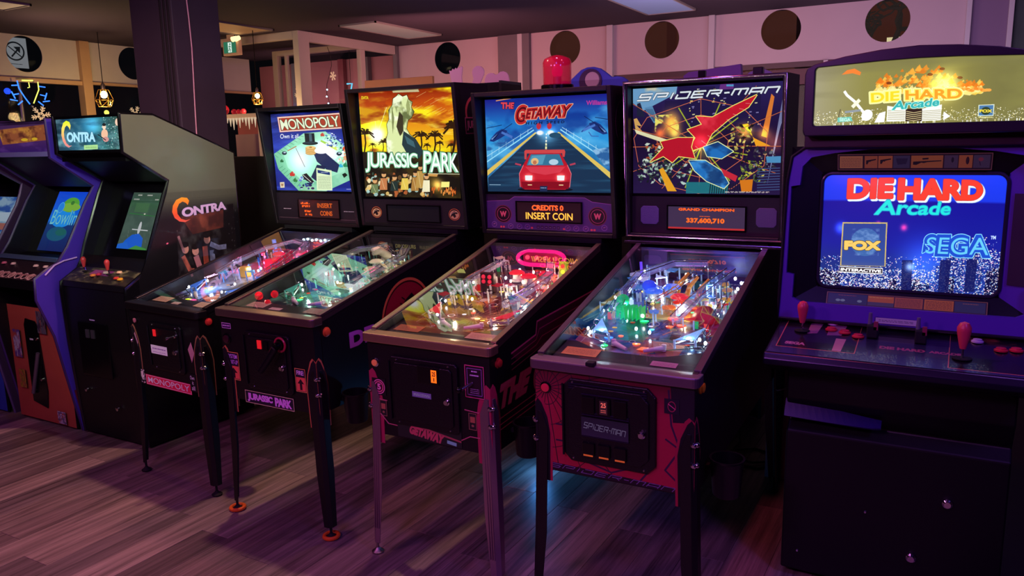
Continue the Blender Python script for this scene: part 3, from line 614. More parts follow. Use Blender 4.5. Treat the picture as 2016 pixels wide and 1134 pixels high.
def art_contra_marquee():
    c = Cv(620, 300, '#1c4c6c', [(330, 220), (1800, 170), (1890, 920), (350, 930)])
    c.grad([(0, '#284868'), (.45, '#2c88b8'), (.7, '#3c98a8'), (1, '#486c60')], True); c.noise('#a8e8f8', .5, .78, 4, 4, 6, .8); c.noise('#0c2c40', .5, .75, 5, 5, 16, .8)
    c.grad([(0, '#000000'), (.65, '#1c3c34'), (1, '#14241c')], al=.35); c.glow(1200, 350, 180, '#60c8ff', .5)
    r = random.Random(2)
    for k in range(220): x = r.uniform(1420, 1880); y = r.uniform(180, 920); s = r.uniform(10, 36); a = r.uniform(0, 6); c.poly([(x, y), (x+s*math.cos(a), y+s*math.sin(a)), (x+s*math.cos(a+.7), y+s*math.sin(a+.7))], r.choice(['#0f5c60', '#28a8a0', '#b8f0e0', '#10383c', '#e0ffff']), .8)
    c.ell(1470, 560, 80, 110, '#e8b898'); c.ell(1460, 400, 40, 60, '#f0d0b8'); c.ell(1460, 350, 42, 34, '#181c20'); c.ell(1500, 680, 70, 60, '#c88c88'); c.line([(1310, 570), (1500, 700)], 8, '#101418')
    c.ell(1770, 300, 50, 80, '#f0c8b0')
    contra_logo(c, [(430, 250), (1250, 250), (1250, 860), (430, 860)], ['#d8f020', '#f8e060', '#f8c070', '#f09080', '#e08888'], '#a8e0f8')
    c.poly([(965, 810), (1300, 800), (1300, 905), (965, 915)], '#a8d890'); c.scribble(1000, 840, 1270, 885, 2, '#4c8040', 2, 3)
    return c
def art_contra_side():   # bounding box of the cabinet side: y 2.70-3.48, z 0.40-1.53
    c = Cv(560, 812, '#0c0a10'); X = lambda px, py: px
    W, H = 560, 812
    def q(y, z): return ((y-2.70)/.78*W, (1.53-z)/1.13*H)
    # grey-olive top, its fade to black standing for reflected light, picture block under the logo
    mk = c.mask([[q(2.70, 1.53), q(3.48, 1.53), q(3.48, 1.42), q(2.70, 1.42)]]); c.paint(mk, '#484a40')
    for k in range(24): a = 1.42-.005*k; c.paint(c.mask([[q(2.7, a), q(3.48, a), q(3.48, a-.005), q(2.7, a-.005)]]), '#484a40', 1-k/24)
    r = random.Random(9)
    blk = [q(3.02, 1.33), q(3.44, 1.36), q(3.44, 1.0), q(3.0, .97)]; c.poly(blk, '#140e12'); c.noise('#48484c', .5, .75, 12, 14, 3, .8, c.mask([blk]))
    c.poly([q(3.05, 1.31), q(3.36, 1.33), q(3.35, 1.22), q(3.12, 1.20)], '#5c2c28'); c.noise('#8c4c3c', .45, .7, 8, 8, 13, .7, c.mask([[q(3.05, 1.31), q(3.36, 1.33), q(3.35, 1.22), q(3.12, 1.20)]]))
    def limb(P, w, col): c.line([q(*p) for p in P], w, col)
    # generic crouching commandos: heads, torsos, arms
    for (y, z) in ((3.06, 1.12), (3.22, 1.16), (3.13, 1.10)):
        c.ell(*q(y, z), 17, 20, '#c88c80'); c.ell(*q(y, z+.025), 19, 12, '#1c1418')
    limb([(3.04, 1.08), (3.08, .99), (3.16, .97)], 20, '#b05c50'); limb([(3.13, 1.07), (3.15, 1.0)], 28, '#a86c78'); limb([(3.2, 1.12), (3.2, .98), (3.27, .97), (3.33, 1.02)], 26, '#c0503c')
    limb([(3.24, 1.13), (3.30, 1.10), (3.36, 1.10)], 22, '#9098c8'); limb([(3.25, 1.09), (3.25, 1.02)], 26, '#8088b0'); limb([(3.05, 1.1), (3.02, 1.2)], 12, '#a0707c')
    limb([(3.26, 1.08), (3.34, 1.04)], 16, '#18141c')
    for k in range(140):
        y = r.uniform(3.0, 3.46); z = r.uniform(.86, 1.34); s = r.uniform(3, 9); x, Y = q(y, z); c.poly([(x, Y), (x+s, Y+r.uniform(-4, 4)), (x+s*.4, Y+s)], r.choice(['#3c3c44', '#5c5c60', '#241c20', '#70706c']), .6) if (y > 3.33 or z < .96 or y < 3.03) else None
    c.noise('#120c14', .42, .62, 14, 18, 33, .4, c.mask([blk])); c.noise('#5878c0', .5, .8, 6, 5, 12, .35, c.mask([[q(3.0, 1.16), q(3.4, 1.16), q(3.4, 1.06), q(3.0, 1.06)]]))  # bluish tint stands for the neighbouring machine's glow on the side
    contra_logo(c, [q(2.99, 1.42), q(3.385, 1.435), q(3.385, 1.30), q(2.99, 1.27)], ['#f8a028', '#f07828', '#e85030', '#e05c50'], '#c8a8d8')
    return c

# ================================================================== ROOM
X0, X1, Y0, Y1, CZ = -8.5, 3.6, -2.6, 8.0, 2.9
def struct(o, label=None): return tag(o, label, None, None, 'structure')
m_floor = bpy.data.materials.new('wood_plank'); m_floor.use_nodes = True
nt = m_floor.node_tree; bs = nt.nodes['Principled BSDF']; N_ = nt.nodes.new; Lk = nt.links.new
oi = N_('ShaderNodeObjectInfo'); rmp = N_('ShaderNodeValToRGB'); tc = N_('ShaderNodeTexCoord'); mp = N_('ShaderNodeMapping'); mp.inputs['Scale'].default_value = (34, 1.1, 1)
n1 = N_('ShaderNodeTexNoise'); n1.inputs['Scale'].default_value = 1.; n1.inputs['Detail'].default_value = 8; n1.inputs['Roughness'].default_value = .72
n2 = N_('ShaderNodeTexNoise'); n2.inputs['Scale'].default_value = .45; n2.inputs['Detail'].default_value = 3
Lk(tc.outputs['Object'], mp.inputs[0])
cm = N_('ShaderNodeVectorMath'); cm.operation = 'SCALE'; cm.inputs['Scale'].default_value = 7.3
va = N_('ShaderNodeVectorMath'); va.operation = 'ADD'; Lk(oi.outputs['Random'], cm.inputs[0]); Lk(mp.outputs[0], va.inputs[0]); Lk(cm.outputs[0], va.inputs[1])
Lk(va.outputs[0], n1.inputs['Vector']); Lk(va.outputs[0], n2.inputs['Vector'])
els = rmp.color_ramp.elements; els[0].color = lc('#5c4e48'); els[1].color = lc('#b09a88')
for p_, c_ in ((.22, '#7e7066'), (.5, '#948272'), (.74, '#6a5a52'), (.88, '#8c7a6c')):
    e = els.new(p_); e.color = lc(c_)
Lk(oi.outputs['Random'], rmp.inputs[0])
mr = N_('ShaderNodeMapRange'); mr.inputs[1].default_value = .3; mr.inputs[2].default_value = .72; mr.inputs['To Min'].default_value = .25; mr.inputs['To Max'].default_value = 1.7; Lk(n1.outputs[0], mr.inputs[0])
mx = N_('ShaderNodeMix'); mx.data_type = 'RGBA'; mx.blend_type = 'MULTIPLY'; mx.inputs[0].default_value = 1
Lk(rmp.outputs[0], mx.inputs[6]); Lk(mr.outputs[0], mx.inputs[7]); Lk(mx.outputs[2], bs.inputs['Base Color'])
bs.inputs['Roughness'].default_value = .42
bp = N_('ShaderNodeBump'); bp.inputs['Strength'].default_value = .25; bp.inputs['Distance'].default_value = .003; Lk(n1.outputs[0], bp.inputs['Height']); Lk(bp.outputs[0], bs.inputs['Normal'])
rr_ = N_('ShaderNodeMapRange'); rr_.inputs['To Min'].default_value = .3; rr_.inputs['To Max'].default_value = .55; Lk(n2.outputs[0], rr_.inputs[0]); Lk(rr_.outputs[0], bs.inputs['Roughness'])

SUBF = mat('subfloor', '#2a2322', .6, vary=.2)
floor = struct(MB().box(X0, X1, Y0, Y1, -.06, -.006).build('floor', SUBF), 'wooden plank floor of mixed grey and brown boards')
pw, pl_ = .165, 1.25
pm = MB().box(-pw/2+.0006, pw/2-.0006, -pl_/2+.0008, pl_/2-.0008, -.0065, 0).build('plank', m_floor, floor, bevel=.0006, seg=1)
first = True; rf = random.Random(11)
for i in range(36):
    x = -5.75+i*pw; off = (i*.47 % 1)*pl_
    for k in range(5):
        y = .35+off+k*pl_-pl_*.5
        if first: o = pm; first = False
        else: o = pm.copy(); COL.objects.link(o); o.parent = floor
        o.location = (x, y, rf.uniform(-.0006, 0))
CEIL = mat('ceiling_paint', '#33283a', .9, bump=.1, bscale=120, vary=.05)
WALLD = mat('dark_wall', '#3c2c3a', .7, vary=.15)
struct(MB().box(X0-.1, X1+.1, Y0-.1, Y1+.1, CZ, CZ+.1).build('ceiling', CEIL), 'dark painted ceiling')
struct(MB().box(X1, X1+.1, Y0, Y1, 0, CZ).build('wall_right', WALLD))
struct(MB().box(X0, X1, Y0-.1, Y0, 0, CZ).build('wall_front', WALLD))
struct(MB().box(X0, X1, Y1, Y1+.12, 0, 1.25).build('wall_back', WALLD))
wl = MB().box(X0-.12, X0, Y0, Y1, 0, 1.25); wl.box(X0-.12, X0, Y0, 1.2, 1.25, CZ); struct(wl.build('wall_left', WALLD))

FROST = mat('frosted_film', '#b8a4a8', .75, vary=.05, vscale=3)
STILE = mat('painted_stile', '#b8b0b4', .5, vary=.05); WOODP = mat('tan_painted_wood', '#c8a478', .5, vary=.12)
GREYP = mat('grey_column_paint', '#6a6268', .7, vary=.1); DKFR = mat('dark_window_frame', '#4a3436', .5, vary=.1)
def holed(name, a0, a1, z0, z1, holes, pos, axis, m, parent, th=.006):
    """frosted sheet with round cut-outs; the sheet is cut into one cell per hole"""
    mb = MB(); cuts = [a0]+[(holes[i][0]+holes[i+1][0])/2 for i in range(len(holes)-1)]+[a1]
    def P(a, z, d): return (a, pos+d, z) if axis == 'y' else (pos+d, a, z)
    for (ca, cz, r), b0, b1 in zip(holes, cuts[:-1], cuts[1:]):
        n = 48; out = []; inn = []
        angs = sorted([2*PI*k/n for k in range(n)]+[math.atan2(zz-cz, aa-ca) % (2*PI) for aa in (b0, b1) for zz in (z0, z1)])
        for t in angs:
            c_, s_ = math.cos(t), math.sin(t); ks = []
            if c_ > 1e-6: ks.append((b1-ca)/c_)
            if c_ < -1e-6: ks.append((b0-ca)/c_)
            if s_ > 1e-6: ks.append((z1-cz)/s_)
            if s_ < -1e-6: ks.append((z0-cz)/s_)
            k = min(ks); out.append((ca+k*c_, cz+k*s_)); inn.append((ca+r*c_, cz+r*s_))
        N = len(angs); vs = []
        for d in (0, th):
            vs += [P(a, z, d) for a, z in out]+[P(a, z, d) for a, z in inn]
        fs = []
        for i in range(N):
            j = (i+1) % N
            fs += [(i, j, N+j, N+i), (2*N+i, 3*N+i, 3*N+j, 2*N+j), (N+i, N+j, 3*N+j, 3*N+i), (i, 2*N+i, 2*N+j, j)]
        mb.add(vs, fs)
    return mb.build(name, m, parent)
# --- back wall windows
def bx(x0, x1, y0, y1, z0, z1, name, m, par=None, bev=.004, label=None): return MB().box(x0, x1, y0, y1, z0, z1).build(name, m, par, bevel=bev, label=label)
segs = [(-6.04, -4.62, 1.25, ((-5.335, 2.712, .182),)), (-4.22, -3.305, 1.25, ((-3.807, 2.712, .182),)), (-3.236, -2.23, 2.392, ((-2.72, 2.712, .182),)), (-2.17, -.03, 2.41, ((-1.554, 2.712, .182), (-.642, 2.712, .182)))]
for i, (a, b, zb, hs) in enumerate(segs):
    w = struct(MB().box(a, b, 7.985, 8.02, zb-.05, zb).build('window_%d' % (i+1), DKFR if zb > 2 else STILE), ['pink lit window with frosted film left of the grey column', 'narrow window with frosted film right of the grey column', 'window with a frosted upper band and one round cut-out', 'wide window with a frosted upper band and two round cut-outs'][i])
    holed('frosted_panel', a, b, zb, CZ, hs, 7.99, 'y', FROST, w)
    bx(a, b, 8.06, 8.066, 1.25, CZ, 'pane', WGLASS, w, 0)
    if zb > 2:
        bx(a, b, 7.99, 8.02, 2.20, 2.345, 'transom', mat('maroon_transom', '#5a3a40', .6, vary=.15), w)
tr = [(-4.62, -4.37, GREYP), (-4.31, -4.22, GREYP), (-4.37, -4.31, STILE), (-3.305, -3.236, STILE), (-2.23, -2.17, STILE), (-.034, .006, STILE), (.27, .31, STILE), (-6.10, -6.04, GREYP), (-1.155, -1.115, STILE)]
for i, (a, b, m_) in enumerate(tr):
    z1_ = 2.405 if abs(a+1.155) < .01 else CZ
    struct(MB().box(a, b, 7.94, 8.03, 1.25, z1_).build('trim_%d' % (i+1), m_, bevel=.004))
w = struct(MB().box(.006, X1, 7.985, 8.02, 1.25, 1.3).build('window_5', DKFR), 'window at the far right with grey film')
bx(.006, .27, 7.99, 7.996, 1.3, CZ, 'frosted_panel', mat('mauve_film', '#7a6480', .8), w, 0); bx(.31, X1, 7.99, 7.996, 1.3, CZ, 'frosted_panel', mat('grey_green_film', '#3c4644', .8, vary=.2), w, 0)
# --- left wall windows
w6 = struct(MB().box(-8.53, -8.47, 1.2, 5.46, 2.425, 2.47).build('window_6', WOODP, bevel=.004), 'large window behind the left arcade cabinets with a tan transom')
holed('frosted_panel', 3.9, 5.46, 2.47, CZ, ((4.89, 2.712, .182),), -8.515, 'x', mat('pale_film', '#ccc6ba', .8, vary=.05), w6)
bx(-8.515, -8.509, 1.2, 3.9, 2.47, CZ, 'frosted_panel', MATS['pale_film'], w6, 0); LGLASS = glass_mat('side_window_glass', .08, (.95, .96, .98, 1)); bx(-8.575, -8.57, 1.2, 5.46, 1.25, CZ, 'pane', LGLASS, w6, 0)
w7 = struct(MB().box(-8.53, -8.47, 5.57, 7.9, 2.44, 2.47).build('window_7', WOODP, bevel=.004), 'window with a snowflake beside the dark pillar')
holed('frosted_panel', 5.57, 6.9, 2.47, CZ, ((6.13, 2.712, .182),), -8.515, 'x', MATS['pale_film'], w7); bx(-8.575, -8.57, 5.57, 7.9, 1.25, CZ, 'pane', LGLASS, w7, 0)
bx(-8.515, -8.509, 6.9, 7.9, 2.47, CZ, 'frosted_panel', MATS['pale_film'], w7, 0)
struct(MB().box(-8.56, -8.45, 5.46, 5.57, 1.25, CZ).build('trim_20', WOODP, bevel=.004))
# --- pillar
PIL = mat('aubergine_paint', '#402c3e', .5, vary=.12)
pil = struct(MB().box(-5.18, -4.74, 3.75, 4.15, 0, CZ).build('pillar', PIL, bevel=.006), 'dark aubergine painted square pillar behind the arcade cabinets')
for x in (-4.86, -4.82, -4.78): bx(x, x+.016, 3.742, 3.752, 0, CZ, 'groove_strip', mat('dark_strip', '#24161f', .5), pil, .002)
cbm = MB(); pth = [(-4.732, 3.87, CZ-.02)]+[(-4.732+RND.uniform(-.001, .003), 3.87+.012*math.sin(k*.9), CZ-.1-k*.2) for k in range(9)]
tag(cbm.ring(pth, .0045, 6).build('wall_cord', mat('pink_wire', '#e08aa8', .4), smooth=True), 'thin pink cord stapled down the side of the pillar', 'cord')
# --- ceiling lights
LFR = mat('light_frame', '#8c8480', .5); 
for i, (x0, x1, y0, y1, q, lab, e_) in enumerate(((-5.50, -5.03, 6.30, 7.45, '#8c8c88', 'unlit grey ceiling troffer above the tall sunset pinball', .2), (-2.70, -2.22, 6.32, 7.50, '#88a0d0', 'ceiling troffer with a bluish diffuser at the top edge', .12), (-7.12, -6.72, 3.1, 3.97, '#c8b89c', 'warm ceiling troffer in the top left corner', .18), (-6.72, -6.2, 5.05, 6.12, '#c8a880', 'ceiling panel with a warm reflection just right of the pillar beside the exit sign', .05))):
    t = thing('ceiling_light', lab, 'ceiling light', ((x0+x1)/2, (y0+y1)/2, CZ)); hx_, hy_ = (x1-x0)/2, (y1-y0)/2
    fr = MB()
    for a in ((-hx_, -hx_+.015, -hy_, hy_), (hx_-.015, hx_, -hy_, hy_), (-hx_, hx_, -hy_, -hy_+.015), (-hx_, hx_, hy_-.015, hy_)): fr.box(*a, -.016, 0)
    fr.build('frame', LFR, t); dm = mat('diffuser_%d' % i, q, .6, bump=.1, bscale=150, emis=q if e_ else None, es=e_)  # diffuser tints and faint emission stand for light the unlit troffers reflect
    bx(-hx_+.014, hx_-.014, -hy_+.014, hy_-.014, -.009, -.002, 'diffuser', dm, t, 0)
# --- entrance vestibule
VW = mat('vestibule_frame', '#c4b4ac', .45, vary=.06)
v = thing('entrance_vestibule', 'glazed entrance vestibule with pale frames in the far corner', 'vestibule', (-6.07, 6.4, 0))
def vb(n, x0, x1, y0, y1, z0, z1, m=VW, bev=.004): return MB().box(x0+6.07, x1+6.07, y0-6.4, y1-6.4, z0, z1).build(n, m, v, bevel=bev)
vb('corner_post', -6.13, -6.05, 6.30, 6.46, 0, CZ); vb('front_rail', -8.46, -6.13, 6.30, 6.36, 2.82, CZ); vb('side_rail', -6.11, -6.05, 6.46, 7.93, 2.80, CZ); vb('side_post', -6.11, -6.05, 7.28, 7.36, 0, 2.8)
vb('inner_post', -7.36, -7.28, 7.2, 7.27, 0, 2.86); vb('inner_rail', -7.28, -6.11, 7.2, 7.27, 2.80, 2.86); vb('door_stile', -7.16, -7.12, 7.2, 7.24, 0, 2.80)
vb('glass_pane', -6.085, -6.08, 6.46, 7.28, .4, 2.8, WGLASS, 0); vb('glass_pane', -6.085, -6.08, 7.36, 7.93, .4, 2.8, WGLASS, 0)
vb('glass_pane', -7.28, -6.13, 7.23, 7.235, .4, 2.8, WGLASS, 0); vb('base_panel', -6.09, -6.06, 6.46, 7.93, 0, .4, DKFR)
struct(MB().box(-8.4, -6.12, 7.975, 7.985, 1.25, 2.80).build('window_8', mat('dusky_pink_film', '#8c5c60', .7, vary=.25, vscale=2)), 'dusky pink film on the windows behind the vestibule')
for x, c_ in ((-7.75, '#5c6068'), (-6.95, '#6c3038'), (-6.55, '#4c484c')): bx(x, x+.09, 7.90, 7.97, 1.25, 2.8, 'trim_3%d' % int(-x*10 % 10), mat('v_strip'+c_, c_, .6)).__setitem__('kind', 'structure')

def snowflake(name, loc, R_, label, axis='x', m=None, group='cream snowflake decorations on the glass'):
    mb = MB()
    for k in range(6):
        a = PI*k/3+.2; d = Vector((0, math.cos(a), math.sin(a))) if axis == 'x' else Vector((math.cos(a), 0, math.sin(a)))
        e = Vector((0, -math.sin(a), math.cos(a))) if axis == 'x' else Vector((-math.sin(a), 0, math.cos(a)))
        mb.cyl(d*R_*.12, d*R_, R_*.055, n=6)
        for f in (.45, .7):
            for s_ in (1, -1): mb.cyl(d*R_*f, d*R_*(f+.22)+e*s_*R_*.22, R_*.05, n=6)
    for k in range(12):
        a = PI*k/6; p = (0, R_*.3*math.cos(a), R_*.3*math.sin(a)) if axis == 'x' else (R_*.3*math.cos(a), 0, R_*.3*math.sin(a)); mb.ball(p, R_*.08, 6, 4)
    o = mb.build(name, m or mat('cream_foam', '#f0dcb8', .6, emis='#f0d8b0', es=.25)); o.location = loc; return tag(o, label, 'snowflake', group)
snowflake('snowflake', (-8.555, 5.01, 2.09), .105, 'cream snowflake on the window just above the left cabinet marquee')
snowflake('snowflake', (-8.555, 6.14, 2.13), .10, 'cream snowflake half hidden by the pillar edge')
snowflake('snowflake', (-6.035, 6.78, 2.47), .05, 'small cream snowflake on the vestibule side glass, the higher of two')
snowflake('snowflake', (-6.95, 7.222, 2.35), .10, 'cream snowflake behind the vestibule corner post', 'y')
# neon bulb sign with snowflakes on the left window
nb, ny = emit('neon_blue', '#2c6cff', 2.6), emit('neon_yellow', '#d8e060', 1.8)
t = thing('neon_sign', 'blue and yellow neon ornament sign with snowflakes on the left window', 'neon sign', (-8.42, 4.84, 2.30))
def yz(ps): return [(0, a, b) for a, b in ps]
MB().ring(yz([(-.11, .13), (-.10, .05), (-.05, -.04), (-.01, -.10)]), .006, 6).build('tube', nb, t, True, label='blue neon tube')
MB().ring(yz([(.10, .13), (.10, .05), (.06, -.03), (.03, -.09)]), .006, 6).build('tube', ny, t, True, label='yellow neon tube')
MB().ring(yz([(-.06, .135), (.05, .14)]), .008, 6).build('tube', ny, t, True); MB().ring(yz([(.005, .12), (.008, .07), (-.012, .065)]), .005, 6).build('tube', ny, t, True)
MB().ball((0, .01, -.125), .014).build('tip', STEEL, t, True)
for s_ in (-1, 1):
    for (a, b, c_, d) in ((.17, .08, .11, .085), (.16, -.01, .11, .0), (.20, -.06, .13, -.07), (.18, .02, .15, -.05), (.13, -.11, .08, -.07)): MB().cyl((0, s_*a+.0, b), (0, s_*c_, d), .006, n=6).build('tube', nb, t, True)
# warm pendant lamps
GOLD = mat('brass_wire', '#c8a050', .3, 1.)
def pendant(loc, label, s=1., pw_=6.):
    t = thing('pendant_lamp', label, 'pendant lamp', loc, group='pendant lamps'); L = CZ-loc[2]
    MB().cyl((0, 0, .09*s), (0, 0, L), .004, n=6).build('cord', BLACKM, t); MB().lathe((0, 0, .05*s), [(.02*s, 0), (.02*s, .05*s), (.008*s, .07*s)]).build('socket', STEEL, t, True)
    MB().ball((0, 0, 0), .034*s, 14, 10, 1.1).build('bulb', emit('warm_bulb', '#ffd890', 14), t, True)
    cg = MB(); R = .085*s
    for k in range(6):
        a, b = PI*k/3, PI*(k+1)/3; P = lambda r, a, z: (r*math.cos(a), r*math.sin(a), z)
        cg.cyl(P(R*.55, a, .05*s), P(R*.55, b, .05*s), .003, n=5); cg.cyl(P(R*1.0, a, -.05*s), P(R*1.0, b, -.05*s), .003, n=5); cg.cyl(P(R*.7, a, -.12*s), P(R*.7, b, -.12*s), .003, n=5)
        cg.cyl(P(R*.55, a, .05*s), P(R, a, -.05*s), .003, n=5); cg.cyl(P(R, a, -.05*s), P(R*.7, b, -.12*s), .003, n=5); cg.cyl(P(R, b, -.05*s), P(R*.7, b, -.12*s), .003, n=5)
    cg.build('cage', GOLD, t); point('pendant_glow', (0, 0, -.16*s), pw_, (1, .62, .28), .05, t)
pendant((-7.73, 5.2, 2.28), 'warm pendant lamp with a brass wire cage left of the pillar', 1., 16)
pendant((-6.38, 6.0, 2.24), 'bright small pendant bulb just above the leftmost pinball backbox', .7, 9)
area('left_ceiling_wash', (-7.3, 4.4, 2.3), (-7.0, 4.8, 2.9), .5, 6.5, (1, .58, .35))  # unseen lamp facing up at the left ceiling
# exit sign
c = Cv(160, 100, '#1c6c50'); c.poly([(56, 6), (104, 6), (104, 94), (56, 94)], '#d8ece0'); c.ell(84, 22, 8, 8, '#1c6c50'); c.line([(80, 34), (74, 56), (86, 70), (80, 90)], 8, '#1c6c50'); c.line([(74, 58), (66, 74), (58, 78)], 7, '#1c6c50'); c.line([(64, 42), (80, 38), (96, 50)], 6, '#1c6c50')
t = thing('exit_sign', 'green running man exit sign with twin emergency lamps', 'exit sign', (-6.83, 6.1, 2.77))
MB().box(-.12, .12, 0, .05, -.085, .075).build('housing', mat('ivory_plastic', '#d8b8a0', .5), t, bevel=.006); xz_sheet('sign_face', -.10, .085, -.062, .055, -.003, print_mat('exit_face', c, 1.0), BLACK, t); MB().box(-.06, .02, .01, .04, .075, .13).build('mount', MATS['ivory_plastic'], t)
for dx in (.10, .145): MB().cyl((dx, .0, .085), (dx-.01, -.05, .065), .022, .028).build('lamp_head', emit('emergency_lamp', '#ffe0a0', 1.6), t, True)
# festive kiosk with icicle trim, seen between pillar and first backbox
KW = mat('kiosk_cream', '#e8c8a0', .6, vary=.1, emis='#e0b890', es=.15)  # faint emission stands for warm light on the kiosk boards
t = thing('festive_kiosk', 'cream kiosk roof with white icicle trim right of the pillar', 'kiosk', (-6.6, 5.9, 0))
MB().box(-.35, .35, -.02, .3, 2.02, 2.06).build('roof_board', KW, t); 
for x in (-.33, .30): MB().box(x, x+.03, .0, .03, 0, 2.02).build('post', KW, t)
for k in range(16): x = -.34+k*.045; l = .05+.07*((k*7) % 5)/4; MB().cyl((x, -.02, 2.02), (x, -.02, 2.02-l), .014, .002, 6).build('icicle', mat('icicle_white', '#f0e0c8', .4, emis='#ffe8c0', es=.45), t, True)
MB().box(-.35, .35, .28, .3, 0, 1.86).build('back_panel', mat('kiosk_mauve', '#a8848c', .6), t); MB().box(-.35, .35, .32, .34, 1.86, 2.02).build('rear_panel', mat('kiosk_rose', '#b05058', .6), t)
tag(MB().box(-6.25, -5.4, 5.3, 5.6, 0, 1.63).build('partition', mat('black_partition', '#1a1218', .7, vary=.2), None, bevel=.004), 'black freestanding partition behind the leftmost pinball', 'partition')
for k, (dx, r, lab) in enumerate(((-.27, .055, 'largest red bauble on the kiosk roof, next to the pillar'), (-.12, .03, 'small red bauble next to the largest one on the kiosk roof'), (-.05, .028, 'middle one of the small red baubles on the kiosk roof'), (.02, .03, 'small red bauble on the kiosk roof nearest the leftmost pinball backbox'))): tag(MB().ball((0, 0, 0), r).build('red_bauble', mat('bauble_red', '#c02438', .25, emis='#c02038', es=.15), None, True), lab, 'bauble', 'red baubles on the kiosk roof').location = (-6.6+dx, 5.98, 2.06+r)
# string lights on the vestibule
t = thing('string_lights', 'string of tiny cool white lights hanging in the vestibule', 'string lights', (-6.2, 6.9, 2.8))
MB().ring([(0.05*math.sin(k), 0, -k*.1) for k in range(10)], .003, 5).build('wire', BLACKM, t)
for k in range(6): MB().ball((.05*math.sin(4+k*.8)+.008, -.01, -.46-k*.075), .009, 8, 5).build('bulb', emit('cool_bulb', '#b0e8ff', 5), t, True)
NC = emit('neon_cyan', '#58c8e8', 1.5)
t = thing('neon_sign', 'cyan neon squiggle behind the vestibule glass', 'neon sign', (-6.5, 7.6, 2.36)); MB().ring([(-.05, 0, .10), (.03, 0, .10), (0, 0, 0), (-.05, 0, 0), (.0, 0, .0), (-.01, 0, -.1), (-.06, 0, -.1)], .009, 6).build('tube', NC, t, True); MB().ring([(0, .01, .1), (0, .01, .53)], .003, 5).build('wire', BLACKM, t)
t = thing('neon_sign', 'short upright cyan light behind the vestibule corner post', 'neon sign', (-7.22, 7.5, 2.35)); MB().box(-.02, .02, -.01, .01, -.08, .08).build('tube', NC, t); MB().ring([(0, .01, .08), (0, .01, .54)], .003, 5).build('wire', BLACKM, t)

# --- what lies outside the windows at night
struct(MB().box(-24, 16, -12, 26, -.3, -.2).build('ground', mat('night_pavement', '#1c1c20', .7, vary=.3)), 'dark street outside')
ob = thing('building', 'brown shopfront across the street seen through the round cut-outs', 'building', (-3, 13, -.2))
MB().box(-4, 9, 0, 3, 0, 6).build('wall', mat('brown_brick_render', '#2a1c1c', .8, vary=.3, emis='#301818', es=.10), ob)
for k in range(8): MB().box(-3.6+k*1.6, -2.5+k*1.6, -.05, .02, 2.4, 4.2).build('window', mat('dim_shop_window', '#181014', .2, emis=('#402018', '#201828')[k % 2], es=.4 if k % 2 else .9), ob)
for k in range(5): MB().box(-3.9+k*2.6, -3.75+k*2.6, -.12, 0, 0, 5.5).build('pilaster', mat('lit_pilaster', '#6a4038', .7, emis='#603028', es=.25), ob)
tr_ = thing('street_tree', 'bare tree outside the far right round cut-out', 'tree', (-.85, 10.6, -.2))
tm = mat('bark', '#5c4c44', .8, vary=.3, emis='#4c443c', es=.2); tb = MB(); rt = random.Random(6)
def branch(p, d, r, n):
    q = p+d; tb.ring([p, (p+q)/2+Vector((rt.uniform(-.05, .05), 0, rt.uniform(-.05, .05))), q], [r, r*.85, r*.7], 6)
    if n:
        for k in range(3): a = Vector((rt.uniform(-1, 1), rt.uniform(-.5, .5), rt.uniform(-.1, 1))).normalized()*d.length*.72; branch(q, a, r*.62, n-1)
branch(Vector((0, 0, 0)), Vector((.05, 0, 2.2)), .09, 0); branch(Vector((.05, 0, 2.2)), Vector((.0, 0, .55)), .07, 4)
tb.build('trunk', tm, tr_)
tag(MB().box(-.95, -.55, 11.9, 11.95, 2.86, 3.0).build('lit_sign', emit('lit_fascia', '#e8d8a0', .9)), 'pale lit fascia across the street below the tree', 'sign'); 
tag(MB().box(-.78, -.72, 11.95, 12.02, -.2, 3.0).build('sign_post', mat('dark_post', '#201c1c', .6)), 'dark post holding the lit fascia', 'post')
c = Cv(160, 200, '#b8bcc0'); c.oring(80, 90, 58, 10, '#202428'); c.line([(56, 128), (100, 78)], 10, '#202428'); c.poly([(74, 62), (118, 58), (112, 102)], '#202428'); c.line([(40, 60), (120, 125)], 7, '#202428'); c.scribble(40, 165, 120, 185, 1, '#303438', 3, 4)
t = thing('road_sign', 'white no turn road sign seen through the left round cut-out', 'road sign', (-9.6, 5.42, -.2)); sheet('sign_plate', [(0, -.15, 2.88), (0, .13, 2.88), (0, .13, 3.22), (0, -.15, 3.22)], (1, 0, 0), .01, print_mat('no_turn', c, .35), GREYP, t); MB().cyl((-.03, 0, 0), (-.03, 0, 3.2), .03).build('post', STEEL, t)
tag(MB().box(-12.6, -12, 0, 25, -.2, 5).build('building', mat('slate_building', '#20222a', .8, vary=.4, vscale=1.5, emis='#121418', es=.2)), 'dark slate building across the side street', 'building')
for i, (y, z, r, q) in enumerate(((5.05, 2.33, .035, '#2048ff'), (6.30, 2.05, .035, '#2048ff'), (5.9, 2.07, .022, '#ff2040'), (6.2, 2.13, .03, '#e8e060'))):
    tag(MB().ball((0, 0, 0), r, 10, 6).build('street_light', emit('far_light'+q, q, 1.6), None, True), ['blue light outside right of the neon sign', 'blue light outside below the pendant lamp', 'small red light outside between the window posts', 'yellow light outside under the pendant lamp'][i], 'light').location = (-9.2, y, z+.05)
    tag(MB().cyl((-9.2, y, -.2), (-9.2, y, z+.02), .01, n=6).build('light_pole', BLACKM), ['thin dark pole under the blue light right of the neon sign', 'thin dark pole under the blue light below the pendant', 'thin dark pole under the small red light', 'thin dark pole under the yellow light'][i], 'pole')

